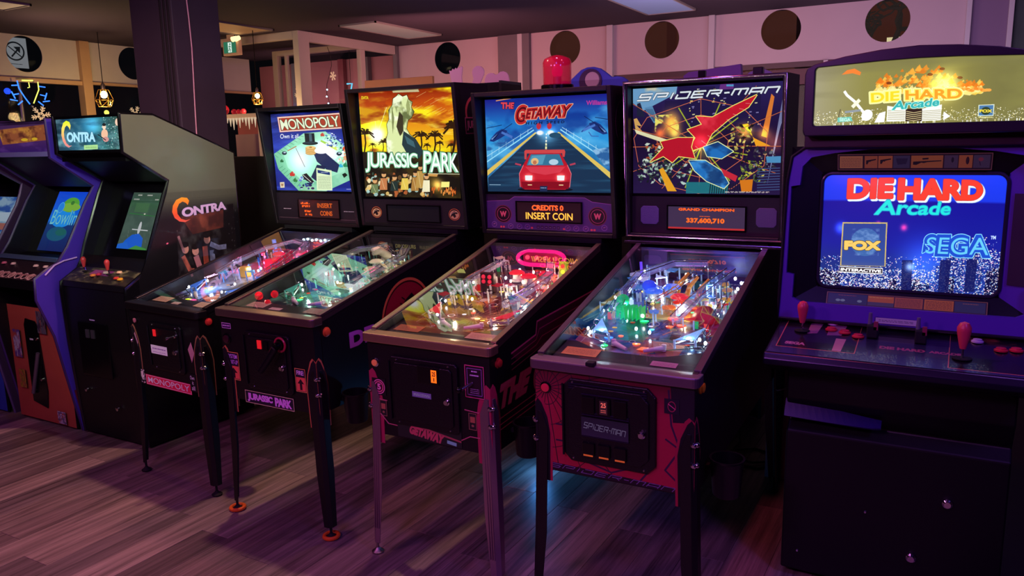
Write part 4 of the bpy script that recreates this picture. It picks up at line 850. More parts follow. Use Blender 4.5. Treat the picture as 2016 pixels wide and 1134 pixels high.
# ================================================================== PINBALL MACHINES
RUB = mat('white_rubber', '#d8d4cc', .6); CLEAR = glass_mat('clear_plastic', 2.5, (.93, .95, .98, 1), .05)
PINS = {
 'mon': dict(fit=(-1.73, 3.836, 0.578, 0.02, 0.927, 0.525, 0.709, 1.214, 1.911, 1.054, 0.082, 0.66, 1.419, 1.876, 0.013), label='pinball machine with a green game board backglass, leftmost of the four'),
 'jp': dict(fit=(-1.067, 3.364, 0.526, 0.029, 0.984, 0.566, 0.718, 1.222, 1.97, 1.097, 0.072, 0.641, 1.386, 1.951, 0.003), label='tall pinball machine with an orange sunset and palm tree backglass'),
 'get': dict(fit=(-0.326, 2.938, 0.516, 0.023, 0.957, 0.539, 0.731, 1.222, 1.916, 1.04, 0.066, 0.666, 1.434, 1.883, 0.015), label='pinball machine with a red car on its backglass and a red beacon on top'),
 'spid': dict(fit=(0.338, 2.549, 0.505, 0.032, 0.948, 0.542, 0.701, 1.222, 1.919, 1.078, 0.03, 0.653, 1.422, 1.888, 0.032), label='pinball machine with chrome backbox trim and a red web pattern front'),
}
def field_art(pal, zones, seed, base='#0a0c14'):
    c = Cv(420, 800, base); r = random.Random(seed); c.noise(pal[0], .4, .7, 4, 7, seed, .9); c.noise(pal[1], .5, .72, 5, 8, seed+3, .9); c.noise(pal[2], .55, .75, 6, 10, seed+7, .9)
    for (x, y, w, h, col, al) in zones: c.noise(col, .25, .6, 5, 8, seed+int(x*10), al, c.mask([np.array([((x-w)*420, (y-h)*800), ((x+w)*420, (y-h)*800), ((x+w)*420, (y+h)*800), ((x-w)*420, (y+h)*800)])]))
    c.a = np.clip(c.a*1.5, 0, 1)
    for k in range(70):
        x, y = r.uniform(20, 400), r.uniform(60, 780); s = r.uniform(8, 30); q = r.choice(pal); a = r.uniform(0, 6)
        if k % 3 == 0: c.ell(x, y, s*.6, s*.6, q); c.oring(x, y, s*.6, 2, '#e8e8e0')
        elif k % 3 == 1: c.poly([(x+s*math.cos(a), y+s*math.sin(a)), (x+s*.6*math.cos(a+2.2), y+s*.6*math.sin(a+2.2)), (x+s*.6*math.cos(a-2.2), y+s*.6*math.sin(a-2.2))], q); 
        else: c.line([(x, y), (x+s*math.cos(a)*2, y+s*math.sin(a)*2)], 4, q)
    for k in range(24): c.line([(210, 560), (210+400*math.cos(k*.27), 560+400*math.sin(k*.27))], 1.5, pal[3], .5)
    for x in (24, 396): c.line([(x, 40), (x, 760)], 3, '#d8d0c0', .6)
    return c
class Pin:
    def __init__(s, key):
        d = PINS[key]; (x, y, yaw, th, s.zt, s.zb, s.bbw, s.z0, s.z1, s.bv, s.fl, s.gw, s.g0, s.g1, s.gi) = d['fit']; s.key = key; s.th = th
        cu, su = math.cos(YW), math.sin(YW); s.r = thing('pinball_machine', d['label'], 'pinball machine', (x*cu-y*su, x*su+y*cu, 0), (th, 0, YW-yaw), 'pinball machines in a row')
        s.L = s.bv+.27; s.W = .285; s.zr = s.z0-.028
        s.pv0, s.pv1 = .075, s.bv-.05; s.pz0, s.pz1 = s.zt-.040, s.zr-.118
    def top(s, v): return s.zt+(s.zr-s.zt)*max(0, min(1, v/(s.bv-.01)))
    def P(s, u, t, h=0.):   # playfield coordinates
        v = s.pv0+t*(s.pv1-s.pv0); z = s.pz0+t*(s.pz1-s.pz0); return (u, v-h*.14, z+h*.99)
    def body(s, rail=STEEL, bar=STEEL, legm=DSTEEL, prot=None, side=None, front=None):
        W, L, zb, zt, zr, bv = s.W, s.L, s.zb, s.zt, s.zr, s.bv
        prof = [(0, zb), (L, zb), (L, zr), (bv-.01, zr), (0, zt)]
        m = MB(); m.prism(prof, 'x', -W, -W+.018); m.prism(prof, 'x', W-.018, W); m.box(-W+.018, W-.018, 0, .018, zb, zt-.004); m.box(-W+.018, W-.018, L-.018, L, zb, zr); m.box(-W+.018, W-.018, .018, L-.018, zb, zb+.012)
        m.build('cabinet', BLACK, s.r)
        # lockdown bar with rounded front corners
        m = MB(); w = .300; arc = [(-w, .045), (-w, 0)]+[(-w+.02-.02*math.cos(a), -.0-.02*math.sin(a)) for a in (.4, .8, 1.2, 1.57)]+[(w-.02+.02*math.sin(a), -.02*math.cos(a)) for a in (0, .4, .8, 1.2)]+[(w, 0), (w, .045)]
        m.prism(arc, 'z', zt-.03, zt+.006); s.bar = m.build('lockdown_bar', bar, s.r, bevel=.005, seg=3)
        for sx in (-1, 1):
            m = MB(); a, b = (sx*W-.012 if sx > 0 else -W-.004), (sx*W+.004 if sx > 0 else -W+.012)
            m.prism([(.04, s.top(.04)-.004), (bv-.012, s.top(bv)-.004), (bv-.012, s.top(bv)+.006), (.04, s.top(.04)+.006)], 'x', a-.004, b+.004)
            c_ = sx*(W+.0022); m.prism([(.04, s.top(.04)-.03), (bv-.012, s.top(bv)-.03), (bv-.012, s.top(bv)-.004), (.04, s.top(.04)-.004)], 'x', c_-.002, c_+.002)
            m.build('side_rail', rail, s.r, bevel=.001, seg=1)
        sheet('glass', [(-W+.012, .045, s.top(.045)-.001), (W-.012, .045, s.top(.045)-.001), (W-.012, bv-.02, s.top(bv)-.001), (-W+.012, bv-.02, s.top(bv)-.001)], (0, -.2, 1), .003, GLASS, glass_mat('glass_edge', .2), s.r)
        # legs
        for sx in (-1, 1):
            for sy in (0, 1):
                cy = 0 if sy == 0 else L; dv = -1 if sy == 0 else 1
                zf = -cy*math.tan(s.th)+.002
                def sec(z, w, ox, oy):
                    cx, c_ = sx*(W+.005+ox), cy+dv*(.005+oy); T = [(w, 0), (.016, 0), (0, .016), (0, w), (.0035, w), (.0035, .018), (.018, .0035), (w, .0035)]
                    return [(cx-sx*a, c_-dv*b, z) for a, b in T]
                m = MB(); A = sec(.76, .030, .0, .0); B = sec(.70, .052, 0, 0); C_ = sec(.30, .054, .012, .010); D = sec(zf+.05, .040, .022, .018); vs = A+B+C_+D; fs = []
                for q in range(3): fs += [(q*8+i, q*8+(i+1) % 8, (q+1)*8+(i+1) % 8, (q+1)*8+i) for i in range(8)]
                fs += [tuple(range(8)), tuple(range(24, 32))]; m.add(vs, fs)
                if s.key == 'get':
                    for kk in (.018, .028, .038): m.hexa([(sx*(W+.006-kk), cy-dv*-.006, .66), (sx*(W+.006-kk-.003), cy-dv*-.006, .66), (sx*(W+.006-kk-.003), cy-dv*-.001, .66), (sx*(W+.006-kk), cy-dv*-.001, .66), (sx*(W+.026-kk), cy+dv*.026, .12), (sx*(W+.026-kk-.003), cy+dv*.026, .12), (sx*(W+.026-kk-.003), cy+dv*.019, .12), (sx*(W+.026-kk), cy+dv*.019, .12)])
                lg = m.build('leg', legm, s.r, bevel=.001, seg=1)
                fx, fy = sx*(W+.012), cy+dv*.008
                ft = MB(); ft.cyl((fx, fy, zf+.07), (fx, fy, zf+.012), .006); ft.lathe((fx, fy, zf), [(.024, 0), (.026, .006), (.012, .016), (.008, .022)], 16); ft.build('foot', BLACKM if s.key != 'get' else STEEL, lg, True)
                if s.key == 'jp' and sy == 0:
                    MB().ring([(fx+.031*math.cos(a), fy+.031*math.sin(a), zf+.009) for a in [k*PI/12 for k in range(24)]], .009, 8, True).build('rubber_ring', mat('orange_rubber', '#e0641c', .5), lg, True, label='orange rubber ring round the foot')
                if sy == 0:
                    for zz in (.725, .655): MB().lathe((sx*(W-.001), -.004, zz), [(.010, 0), (.010, -.005), (.005, -.010)], 10, 'y').build('leg_bolt', CHROME, lg, True)
                    for zz in (.725, .655): MB().lathe((sx*(W+.006), .004, zz), [(.010, 0), (.010, sx*.005), (.005, sx*.010)], 10, 'x').build('leg_bolt', CHROME, lg, True)
                    if prot:
                        pm_ = mat('protector'+prot, prot, .5); P_ = [(0, .80), (.018, .815), (.032, .80), (.054, .74), (.064, .68), (.060, .50), (0, .50)]
                        for k_, (mm, d) in enumerate(((pm_, .0), (BLACKM, .0065 if s.key != 'spid' else .009))):
                            if k_ and s.key == 'get': break
                            Q = [(max(0, a-d) if a else 0, b-(d if b > .75 else 0)) for a, b in P_]; yy = -.0015-.0012*k_; xx = W+.0015+.0012*k_
                            sheet('leg_protector', [(sx*(W-a), yy, b) for a, b in (Q if sx < 0 else Q[::-1])][::-1], (0, -1, 0), .001, mm, mm, lg, uv=[(0, 0)]*7, label='coloured leg protector plate' if not k_ else None)
                            sheet('leg_protector', [(sx*xx, a, b) for a, b in (Q if sx < 0 else Q[::-1])][::-1] if sx < 0 else [(xx, a, b) for a, b in Q[::-1]][::-1], (sx, 0, 0), .001, mm, mm, lg, uv=[(0, 0)]*7)
        # backbox: side cheeks, top, bottom, back
        B, z0, z1, fl = s.bbw/2, s.z0, s.z1, s.fl; D = bv+.25
        m = MB(); pr = [(bv, z0), (D, z0), (D, z1), (bv-fl, z1)]
        m.prism(pr, 'x', -B, -B+.02); m.prism(pr, 'x', B-.02, B); m.prism([(bv-fl, z1-.02), (D, z1-.02), (D, z1), (bv-fl, z1)], 'x', -B+.02, B-.02); m.prism([(bv, z0), (D, z0), (D, z0+.02), (bv, z0+.02)], 'x', -B+.02, B-.02); m.box(-B+.02, B-.02, D-.015, D, z0+.02, z1-.02)
        s.bb = m.build('backbox', BLACK, s.r, bevel=.002, seg=1)
        MB().box(-W, W, bv+.01, D-.02, zr, z0).build('neck', BLACKM, s.r)
        if side:
            pad = .004; pr2 = [(pad+.04, zb+pad), (L-pad, zb+pad), (L-pad, zr-.034), (bv, zr-.034), (pad+.04, zt-.034)]
            sheet('side_art', [(W+.0015, a, b) for a, b in pr2], (1, 0, 0), .001, side, BLACK, s.r, uv=[(a/L, (b-zb)/(zr-zb)) for a, b in pr2])
        # flipper buttons on both sides
    def backglass(s, cv, es):
        v = s.bv+s.gi; g = s.gw/2
        xz_sheet('backglass', -g, g, s.g0, s.g1, v, print_mat('backglass_'+s.key, cv, es, .08), BLACK, s.r, .004)
        B = s.bbw/2-.02; m = MB(); m.box(-B, B, v+.004, v+.012, s.g1-.002, s.z1-.02); m.box(-B, -g, v+.003, v+.011, s.z0+.02, s.z1-.02); m.box(g, B, v+.003, v+.011, s.z0+.02, s.z1-.02)
        m.box(-B, B, v-.004, v+.008, s.g0-.012, s.g0-.001); m.build('backglass_trim', BLACKG, s.r)
        sheet('backbox_glass', [(-B, v-.010, s.g0-.01), (B, v-.010, s.g0-.01), (B, v-.010, s.z1-.022), (-B, v-.010, s.z1-.022)], (0, -1, 0), .002, glass_mat('backbox_glass', .7), glass_mat('glass_edge', .2), s.r)
    def speaker_panel(s, cv, dm=None):
        B = s.bbw/2-.021; v = s.bv+max(s.gi, .004)-.004; s.spv = v; s.spz = (s.z0+.021, s.g0-.013)
        s.sp = xz_sheet('speaker_panel', -B, B, s.z0+.021, s.g0-.013, v, print_mat('speaker_'+s.key, cv, 0, .4), BLACK, s.r, .012)
    def dmd(s, u0, u1, z0, z1, cv, es=1.):
        v = s.spv-.003; o = xz_sheet('display', u0, u1, z0, z1, v, print_mat('dmd_'+s.key, cv, es, .1), BLACK, s.r, .002)
        m = MB(); e = .006
        for a in ((u0-e, u1+e, z0-e, z0), (u0-e, u1+e, z1, z1+e), (u0-e, u0, z0, z1), (u1, u1+e, z0, z1)): m.box(a[0], a[1], v-.006, v+.002, a[2], a[3])
        m.build('display_frame', BLACKG, s.r); return o
    def button(s, u, v, z, col, r=.014, axis='x', em=0., name='flipper_button'):
        m = mat('btn'+col+str(em), col, .3, emis=col if em else None, es=em); k = 1 if u > 0 else -1
        if axis == 'x': return MB().lathe((k*s.W, v, z), [(r*1.35, 0), (r*1.35, k*.004), (r, k*.006), (r, k*.012), (r*.7, k*.014)], 16, 'x').build(name, m, s.r, True)
        b = MB().lathe((u, 0, z), [(r*1.4, 0), (r*1.4, -.004), (r*1.1, -.006)], 18, 'y').build(name+'_ring' if name.endswith('button') else 'ring', CHROME if s.key == 'get' else BLACKG, s.r, True)
        return MB().lathe((u, 0, z), [(r, -.004), (r, -.010), (r*.6, -.012)], 18, 'y').build(name, m, s.r, True)
    def decal(s, name, u0, u1, z0, z1, cv, es=0., v=-.0022, parent=None, quad=None, k=1.55):
        cv.a = np.clip(cv.a*(1.0 if es else k), 0, 1); fm = print_mat(name+'_'+s.key, cv, es, .5)
        if quad: return sheet(name, [(a, v, b) for a, b in quad], (0, -1, 0), .001, fm, BLACK, parent or s.r)
        return xz_sheet(name, u0, u1, z0, z1, v, fm, BLACK, parent or s.r, .0015)
    def coin_door(s, u0, u1, z0, z1, kind):
        r = .02; m = MB(); cut = .03 if kind == 'spid' else .012
        pts = [(u0+cut, z0), (u1-cut, z0), (u1, z0+cut), (u1, z1-cut), (u1-cut, z1), (u0+cut, z1), (u0, z1-cut), (u0, z0+cut)]
        dm = mat('door_black', '#0d0b0f', .35, bump=.4, bscale=250)
        d = m.prism(pts, 'y', -.012, 0).build('coin_door', dm, s.r, bevel=.004)
        i = .022; MB().prism([(a+(i if a < (u0+u1)/2 else -i), b+(i if b < (z0+z1)/2 else -i)) for a, b in pts], 'y', -.018, -.012).build('door_panel', dm, d, bevel=.003)
        MB().cyl((u0+.004, -.016, z0+.02), (u0+.004, -.016, z1-.02), .004).build('hinge', dm, d)
        MB().lathe((u1-.045, -.018, (z0+z1)/2-.01), [(.013, 0), (.013, -.006), (.009, -.009), (.009, -.014)], 14, 'y').build('lock', CHROME, d, True)
        for zz in (z0+.012, z1-.012):
            for uu in (u0+.04, u1-.04): MB().lathe((uu, -.012, zz), [(.004, 0), (.003, -.003)], 8, 'y').build('screw', STEEL, d, True)
        return d
    def field(s, cv, F):
        n = .004
        b = sheet('playfield', [s.P(-.258, 0), s.P(.258, 0), s.P(.258, 1), s.P(-.258, 1)], (0, -.14, .99), .012, print_mat('field_'+s.key, cv, 0, .22, .6), BLACKM, s.r)
        P = s.P; rr = random.Random(hash(s.key) % 97 if False else {'mon': 3, 'jp': 5, 'get': 8, 'spid': 13}[s.key])
        # apron with instruction cards
        m = MB(); AH = .027; m.hexa([P(-.258, -.03, .0), P(.258, -.03, .0), P(.258, .13, .0), P(-.258, .13, .0), P(-.258, -.03, AH), P(.258, -.03, AH), P(.258, .10, AH), P(-.258, .10, AH)])
        ap = m.build('apron', mat('apron_'+s.key, F['apron'], .45, vary=.1), s.r)
        for (u0, u1, t0, t1, q) in F['cards']:
            c = Cv(120, 60, q); c.scribble(12, 12, 108, 50, 4, '#6a4c38', 3, 2); sheet('instruction_card', [P(u0, t0+.028, AH+.002), P(u1, t0+.028, AH+.002), P(u1, t1+.036, AH+.002), P(u0, t1+.036, AH+.002)], (0, -.14, .99), .001, print_mat('card_'+s.key, c, 0, .5), BLACK, ap)
        for sx in (-1, 1):   # slope of the apron towards the drain
            MB().hexa([P(sx*.258, .11, 0), P(sx*.12, .11, 0), P(sx*.17, .135, 0), P(sx*.258, .19, 0), P(sx*.258, .095, AH), P(sx*.10, .095, AH), P(sx*.16, .125, AH), P(sx*.258, .18, AH)]).build('apron_wing', MATS['apron_'+s.key], ap)
        # flippers, slingshots, guides
        for sx in (-1, 1):
            a, c_ = P(sx*.095, .205, .012), P(sx*.032, .165, .012)
            m = MB(); m.ring([a, c_], [.011, .006], 12); m.ring([(a[0], a[1], a[2]-.011), (a[0], a[1], a[2]+.014)], .009, 10)
            f = m.build('flipper', mat('flip_'+s.key, F['flip'], .4), b, True)
            tri = [(sx*.20, .36), (sx*.125, .235), (sx*.195, .255)]
            MB().ring([P(x, t, .018) for x, t in tri], .0035, 6, True).build('slingshot_rubber', RUB, b, True)
            sh = MB(); A = [P(x, t, .032) for x, t in tri]; B_ = [P(x, t, .035) for x, t in tri]; sh.add(A+B_, [(0, 1, 2), (3, 4, 5), (0, 1, 4, 3), (1, 2, 5, 4), (2, 0, 3, 5)])
            sh.build('slingshot_plastic', mat('sling_'+s.key, F['sling'], .25, emis=F['sling'], es=F.get('glow', .35)), b)
            for x, t in tri: MB().cyl(P(x, t, 0), P(x, t, .034), .0045).build('post', mat('post_'+s.key, F['post'], .2, emis=F['post'], es=.15), b, True)
            MB().ring([P(sx*.225, .36, .014), P(sx*.228, .24, .014), P(sx*.11, .185, .014)], .0025, 6).build('wire_guide', CHROME, b, True)
        # pop bumpers
        for (x, t, q) in F['bumpers']:
            bp_ = MB(); o = Vector(P(x, t, 0)); bp_.lathe(o, [(.030, 0), (.030, .008), (.020, .012), (.020, .034)], 16).build('bumper_body', RUB, b, True)
            MB().lathe(o+Vector((0, 0, .036)), [(.036, 0), (.037, .006), (.022, .016), (.004, .019)], 18).build('pop_bumper_cap', mat('cap'+q, q, .2, emis=q, es=.9), b, True)
        # raised ramps (clear channel with wire edges)
        for path, q, w in F['ramps']:
            for k in range(len(path)-1):
                pass
            m = MB(); n_ = len(path); vs = []
            for (x, t, h), nx in zip(path, path[1:]+[path[-1]]):
                p = Vector(P(x, t, h)); pv = path[max(0, path.index((x, t, h))-1)]; d = Vector(P(*nx))-Vector(P(*pv)); e = d.cross(Vector((0, 0, 1))).normalized()*w*.8
                vs += [tuple(p-e+Vector((0, 0, .022))), tuple(p-e), tuple(p+e), tuple(p+e+Vector((0, 0, .022)))]
            fs = []
            for k in range(n_-1): fs += [(4*k+i, 4*k+i+1, 4*k+5+i, 4*k+4+i) for i in range(3)]
            m.add(vs, fs); ro = m.build('ramp', mat('ramp'+q, q, .12, alpha=.28, spec=.8, emis=q, es=.05), b, False); so = ro.modifiers.new('s', 'SOLIDIFY'); so.thickness = .0018
            for i in (0, 3): MB().ring([vs[4*k+i] for k in range(n_)], .0022, 6).build('ramp_rail', CHROME, ro, True)
            for k in range(0, n_, 2): x, t, h = path[k]; MB().cyl(P(x, t, 0), P(x, t, h), .003).build('ramp_stud', CHROME, ro, True)
        for path in F['wires']:
            m = MB()
            for d in (-.010, .010): m.ring([P(x+d, t, h) for x, t, h in path], .0022, 6)
            for k in range(len(path)): x, t, h = path[k]; m.ring([P(x+.013*math.cos(a), t, h-.004+.013*math.sin(a)) for a in [j*PI/5 for j in range(10)]], .0016, 5, True)
            m.build('wire_rail', CHROME, b, True)
        # plastics, posts, targets, inserts and lamps scattered as on a real field
        for k in range(F.get('nplas', 16)):
            side = rr.choice([-1, 1]); x = side*rr.uniform(.10, .24) if k % 3 else rr.uniform(-.2, .2); t = rr.uniform(.42, .96); h = rr.uniform(.028, .05); q = rr.choice(F['plas'](x, t)); a0 = rr.uniform(0, 6); nn = rr.choice([3, 4, 5, 6]); R_ = rr.uniform(.016, .036)
            pl2 = [(x+R_*rr.uniform(.7, 1.2)*math.cos(a0+j*2*PI/nn), t+R_*.9*rr.uniform(.7, 1.2)*math.sin(a0+j*2*PI/nn)) for j in range(nn)]
            A = [P(a, c_, h) for a, c_ in pl2]; B_ = [P(a, c_, h+.0025) for a, c_ in pl2]
            MB().add(A+B_, [tuple(range(nn)), tuple(range(nn, 2*nn))]+[(j, (j+1) % nn, nn+(j+1) % nn, nn+j) for j in range(nn)]).build('plastic', mat('plas'+q, q, .2, emis=q, es=F.get('pg', .35)), b)
            for j in (0, nn//2): MB().cyl(P(*pl2[j], 0), P(*pl2[j], h+.006), .0035, n=8).build('post', MATS['post_'+s.key], b, True)
        for k in range(F.get('ntgt', 9)):
            x = rr.choice([-1, 1])*rr.uniform(.15, .235); t = rr.uniform(.4, .9); q = rr.choice(F['tgt']); m = MB(); a = P(x, t, 0); m.box(a[0]-.009, a[0]+.009, a[1]-.002, a[1]+.002, a[2], a[2]+.028); m.build('target', mat('tgt'+q, q, .35, emis=q, es=.3), b)
        for k, (x, t, q, R_) in enumerate(F['inserts'] + [(rr.uniform(-.17, .17), rr.uniform(.24, .8), rr.choice(F['ins']), .010) for _ in range(F.get('nins', 12))]):
            on = k < len(F['inserts']) or k % 2
            MB().lathe(P(x, t, 0), [(R_, 0), (R_, .0012), (R_*.7, .0016)], 12).build('insert_light', mat('ins%s%d' % (q, on), q, .2, emis=q, es=3.2 if on else .3), b, True)
        for k in range(int(F.get('nbulb', 26)*.6)):
            x = rr.uniform(-.24, .24) if k % 2 else rr.choice([-1, 1])*rr.uniform(.17, .245); t = rr.uniform(.22, .97); q = rr.choice(F['bulb'](x, t)); MB().ball(P(x, t, rr.uniform(.012, .03)), .0058, 8, 5, 1.3).build('bulb', mat('bulb'+q, q, .2, emis=q, es=F.get('be', 14)), b, True)
        for k in range(F.get('nmech', 30)):   # small pegs, lane guides and screws
            x = rr.uniform(-.24, .24); t = rr.uniform(.4, .97); MB().cyl(P(x, t, 0), P(x, t, rr.uniform(.02, .045)), rr.uniform(.002, .005), n=8).build('peg', rr.choice([CHROME, MATS['post_'+s.key], RUB, CHROME]), b, True)
        for (x, t, h, p_, q) in F['lights']:
            point('playfield_glow', P(x, t, h*.42), p_*2.4, q, .0065, s.r)
        s.f = b; return b
    def back_panel(s, cv, es=0.):
        a = s.P(-.258, 1, 0); v = a[1]; xz_sheet('back_panel', -.258, .258, a[2], s.zr-.008, v, print_mat('bp_'+s.key, cv, es, .3), BLACK, s.r, .006)
    def cup(s):
        for vv in (.15,):
            x = s.W+.07; m = MB(); o = (x, vv, .50); m.lathe(o, [(.042, 0), (.046, .004), (.056, .125), (.059, .128), (.059, .134), (.052, .134), (.042, .01)], 20); c_ = m.build('drink_holder', mat('black_plastic_cup', '#0b0a0e', .35), s.r, True)
            MB().box(s.W, x-.05, vv-.012, vv+.012, .585, .60).build('holder_bracket', BLACKM, s.r)
def txt_canvas(w, h, bg, items):
    c = Cv(w, h, bg)
    for t_, q, col, kw in items: c.text(t_, q, col, **kw)
    return c
W1 = (1, .93, .85); BLU = (.45, .65, 1); GRN = (.35, 1, .6); RED = (1, .12, .15); WRM = (1, .75, .4)

# ---------------------------------------------------------------- MONOPOLY machine
p = Pin('mon'); p.body(rail=mat('dull_rail', '#2c262c', .35, .8), bar=mat('dull_bar', '#241e22', .4, .7), legm=BLACK, prot='#a06a4c')
p.backglass(art_monopoly(), 1.15)
c = Cv(660, 200, '#17121c'); c.line([(10, 178), (650, 178)], 3, '#5a4450'); c.scribble(55, 110, 120, 118, 1, '#c8c0d0', 2, 4); c.scribble(560, 116, 640, 124, 1, '#b0a8b8', 2, 4); p.speaker_panel(c)
c = Cv(360, 100, '#2c0c10'); c.text('INSERT', (170, 18, 300, 44), '#ff6a18', .02, dot=4, bd=1); c.text('COINS', (190, 62, 296, 88), '#ff6a18', .02, dot=4, bd=1)
for x, y, w_, h_ in ((20, 14, 80, 12), (30, 32, 72, 12), (50, 60, 60, 12), (55, 80, 66, 12)): c.noise('#ff5a14', .3, .5, 40, 12, x, 1, c.mask([np.array([(x, y), (x+w_, y), (x+w_, y+h_), (x, y+h_)])]))
p.dmd(-.14, .20, 1.262, 1.366, c, 1.3)
pal = ['#3060c0', '#c0d8f0', '#283c78', '#e0e8ff']
c = field_art(['#2850b0', '#88a8d8', '#402c60', '#c8d8ff'], [(.5, .2, .5, .25, '#c01840', .8), (.5, .5, .5, .15, '#807060', .5)], 21)
p.field(c, dict(apron='#16141c', cards=[(-.24, -.12, .008, .06, '#e8b898'), (.10, .23, .008, .06, '#e0b890'), (-.07, -.01, .0, .02, '#e8c8b8')], flip='#e8e0d0', sling='#4078e0', post='#60a8ff', glow=.8,
    bumpers=[(-.07, .80, '#e02050'), (.06, .84, '#e02050'), (.0, .72, '#d81848')],
    ramps=[([(-.20, .45, .03), (-.19, .6, .05), (-.14, .78, .07), (-.02, .9, .08), (.12, .86, .08), (.19, .7, .07)], '#b8c8e8', .022), ([(.12, .45, .02), (.15, .6, .05), (.13, .75, .075)], '#f03060', .024)],
    wires=[[(.19, .68, .07), (.21, .5, .06), (.20, .33, .04)], [(-.21, .45, .03), (-.225, .38, .03)]],
    plas=lambda x, t: ['#e01848', '#f04070', '#d8104c', '#b0c0f0'] if t > .68 else (['#d8a860', '#e8e0d0', '#c08848', '#8090c0'] if t > .5 else ['#3070e0', '#50b8f0', '#a8c8ff']), tgt=['#e83050', '#f0f0e0', '#3878e0', '#e8d040'], nplas=26, ntgt=12,
    inserts=[(.1, .3, '#30c0ff', .016), (.14, .27, '#30a8ff', .014), (-.10, .16, '#c8e020', .018), (-.06, .16, '#f04080', .02), (.17, .32, '#60d8ff', .014)], ins=['#40c0ff', '#ff3060', '#ffffff', '#ffb040'], nins=18,
    bulb=lambda x, t: ['#c8e0ff', '#ffffff'] if t < .6 else ['#ff6090', '#ffffff', '#ff4070'], nbulb=30, be=10, pg=.5, lights=[(-.1, .3, .09, .35, (.5, .65, 1)), (.1, .25, .09, .35, (.35, .6, 1)), (0, .55, .1, .25, (1, .85, .8)), (-.08, .85, .10, .45, (1, .10, .22)), (.1, .8, .1, .45, (1, .08, .2)), (-.2, .6, .08, .25, (.5, .5, 1))]))
pn = MB(); o = p.f; P = p.P
MB().box(-.075, -.025, P(0, .52)[1]-.02, P(0, .52)[1]+.02, P(0, .52)[2], P(0, .52)[2]+.06).build('bank_vault', mat('vault_gold', '#e0a040', .35, emis='#e09030', es=.5), o, bevel=.006)
MB().box(-.02, .05, P(0, .66)[1]-.02, P(0, .66)[1]+.02, P(0, .66)[2], P(0, .66)[2]+.06).build('red_tower', mat('clear_red', '#f02040', .15, emis='#f01838', es=1.0), o, bevel=.004)
MB().cyl(P(-.2, .9, 0), P(-.2, .9, .09), .012).build('blue_post', mat('clear_blue', '#60a8ff', .15, emis='#4890ff', es=1.0), o, True)
c = Cv(300, 90, '#141c50'); c.noise('#2c48b0', .4, .7, 6, 3, 3); p.back_panel(c, .25)
for k in range(8): MB().ball((-.05+k*.036, P(0, 1)[1]-.008, P(0, 1)[2]+.065+(.006 if k % 2 else 0)), .0075, 10, 6).build('bulb', emit('marquee_bulb', '#c8e8ff', 14), o, True)
point('playfield_glow', P(.08, .96, .05), .5, (.4, .6, 1), .006, p.r)
p.button(1, .055, .872, '#c83030'); p.button(-.235, 0, .838, '#b06070', .012, 'y', name='start_button')
d = p.coin_door(-.12, .15, .60, .845, 'mon'); MB().box(-.065, -.045, -.022, -.016, .778, .812).build('coin_reject', emit('red_slot', '#e01820', .9), d)
c = Cv(200, 72, '#d8b0e0'); c.scribble(20, 18, 180, 38, 1, '#584068', 7, 9); c.scribble(20, 50, 180, 62, 1, '#705080', 2, 4); p.decal('sticker', -.10, .035, .685, .73, c, v=-.019)
MB().lathe((.125, -.018, .80), [(.010, 0), (.010, -.012), (.004, -.014), (.004, -.05), (.012, -.052), (.013, -.065)], 12, 'y').build('plunger', CHROME, p.r, True)
RD = Cv(400, 64, '#a01c38'); RD.line([(5, 5), (395, 5), (395, 59), (5, 59)], 3, '#e090a0', closed=True); RD.text('MONOPOLY', (18, 14, 382, 50), '#e8b8c0', .01, '#600818', 1); p.decal('title_strip', -.205, .175, .50, .555, RD)
c = Cv(100, 160, '#0b090d'); c.text('Own', (10, 16, 70, 50), '#e0d8e0', .0); c.text('it', (34, 62, 54, 96), '#e0d8e0', .0); c.text('all', (20, 108, 66, 146), '#e0d8e0', .0); p.decal('side_words', .17, .225, .52, .61, c, v=-.003)
for uu in (-.262, .205):
    sheet('diamond_card', [(uu, -.003, .67), (uu+.026, -.003, .72), (uu+.008, -.003, .775), (uu-.022, -.003, .735)], (0, -1, 0), .001, mat('card_pink', '#c88898', .5, vary=.2, vscale=40), BLACK, p.r, uv=[(0, 0)]*4)
c = Cv(60, 80, '#0b090d'); c.noise('#c8b8b0', .4, .6, 6, 8, 5, .9); c.ell(30, 30, 16, 20, '#b89890'); p.decal('picture_decal', -.262, -.212, .505, .575, c, v=-.003)
p.cup()

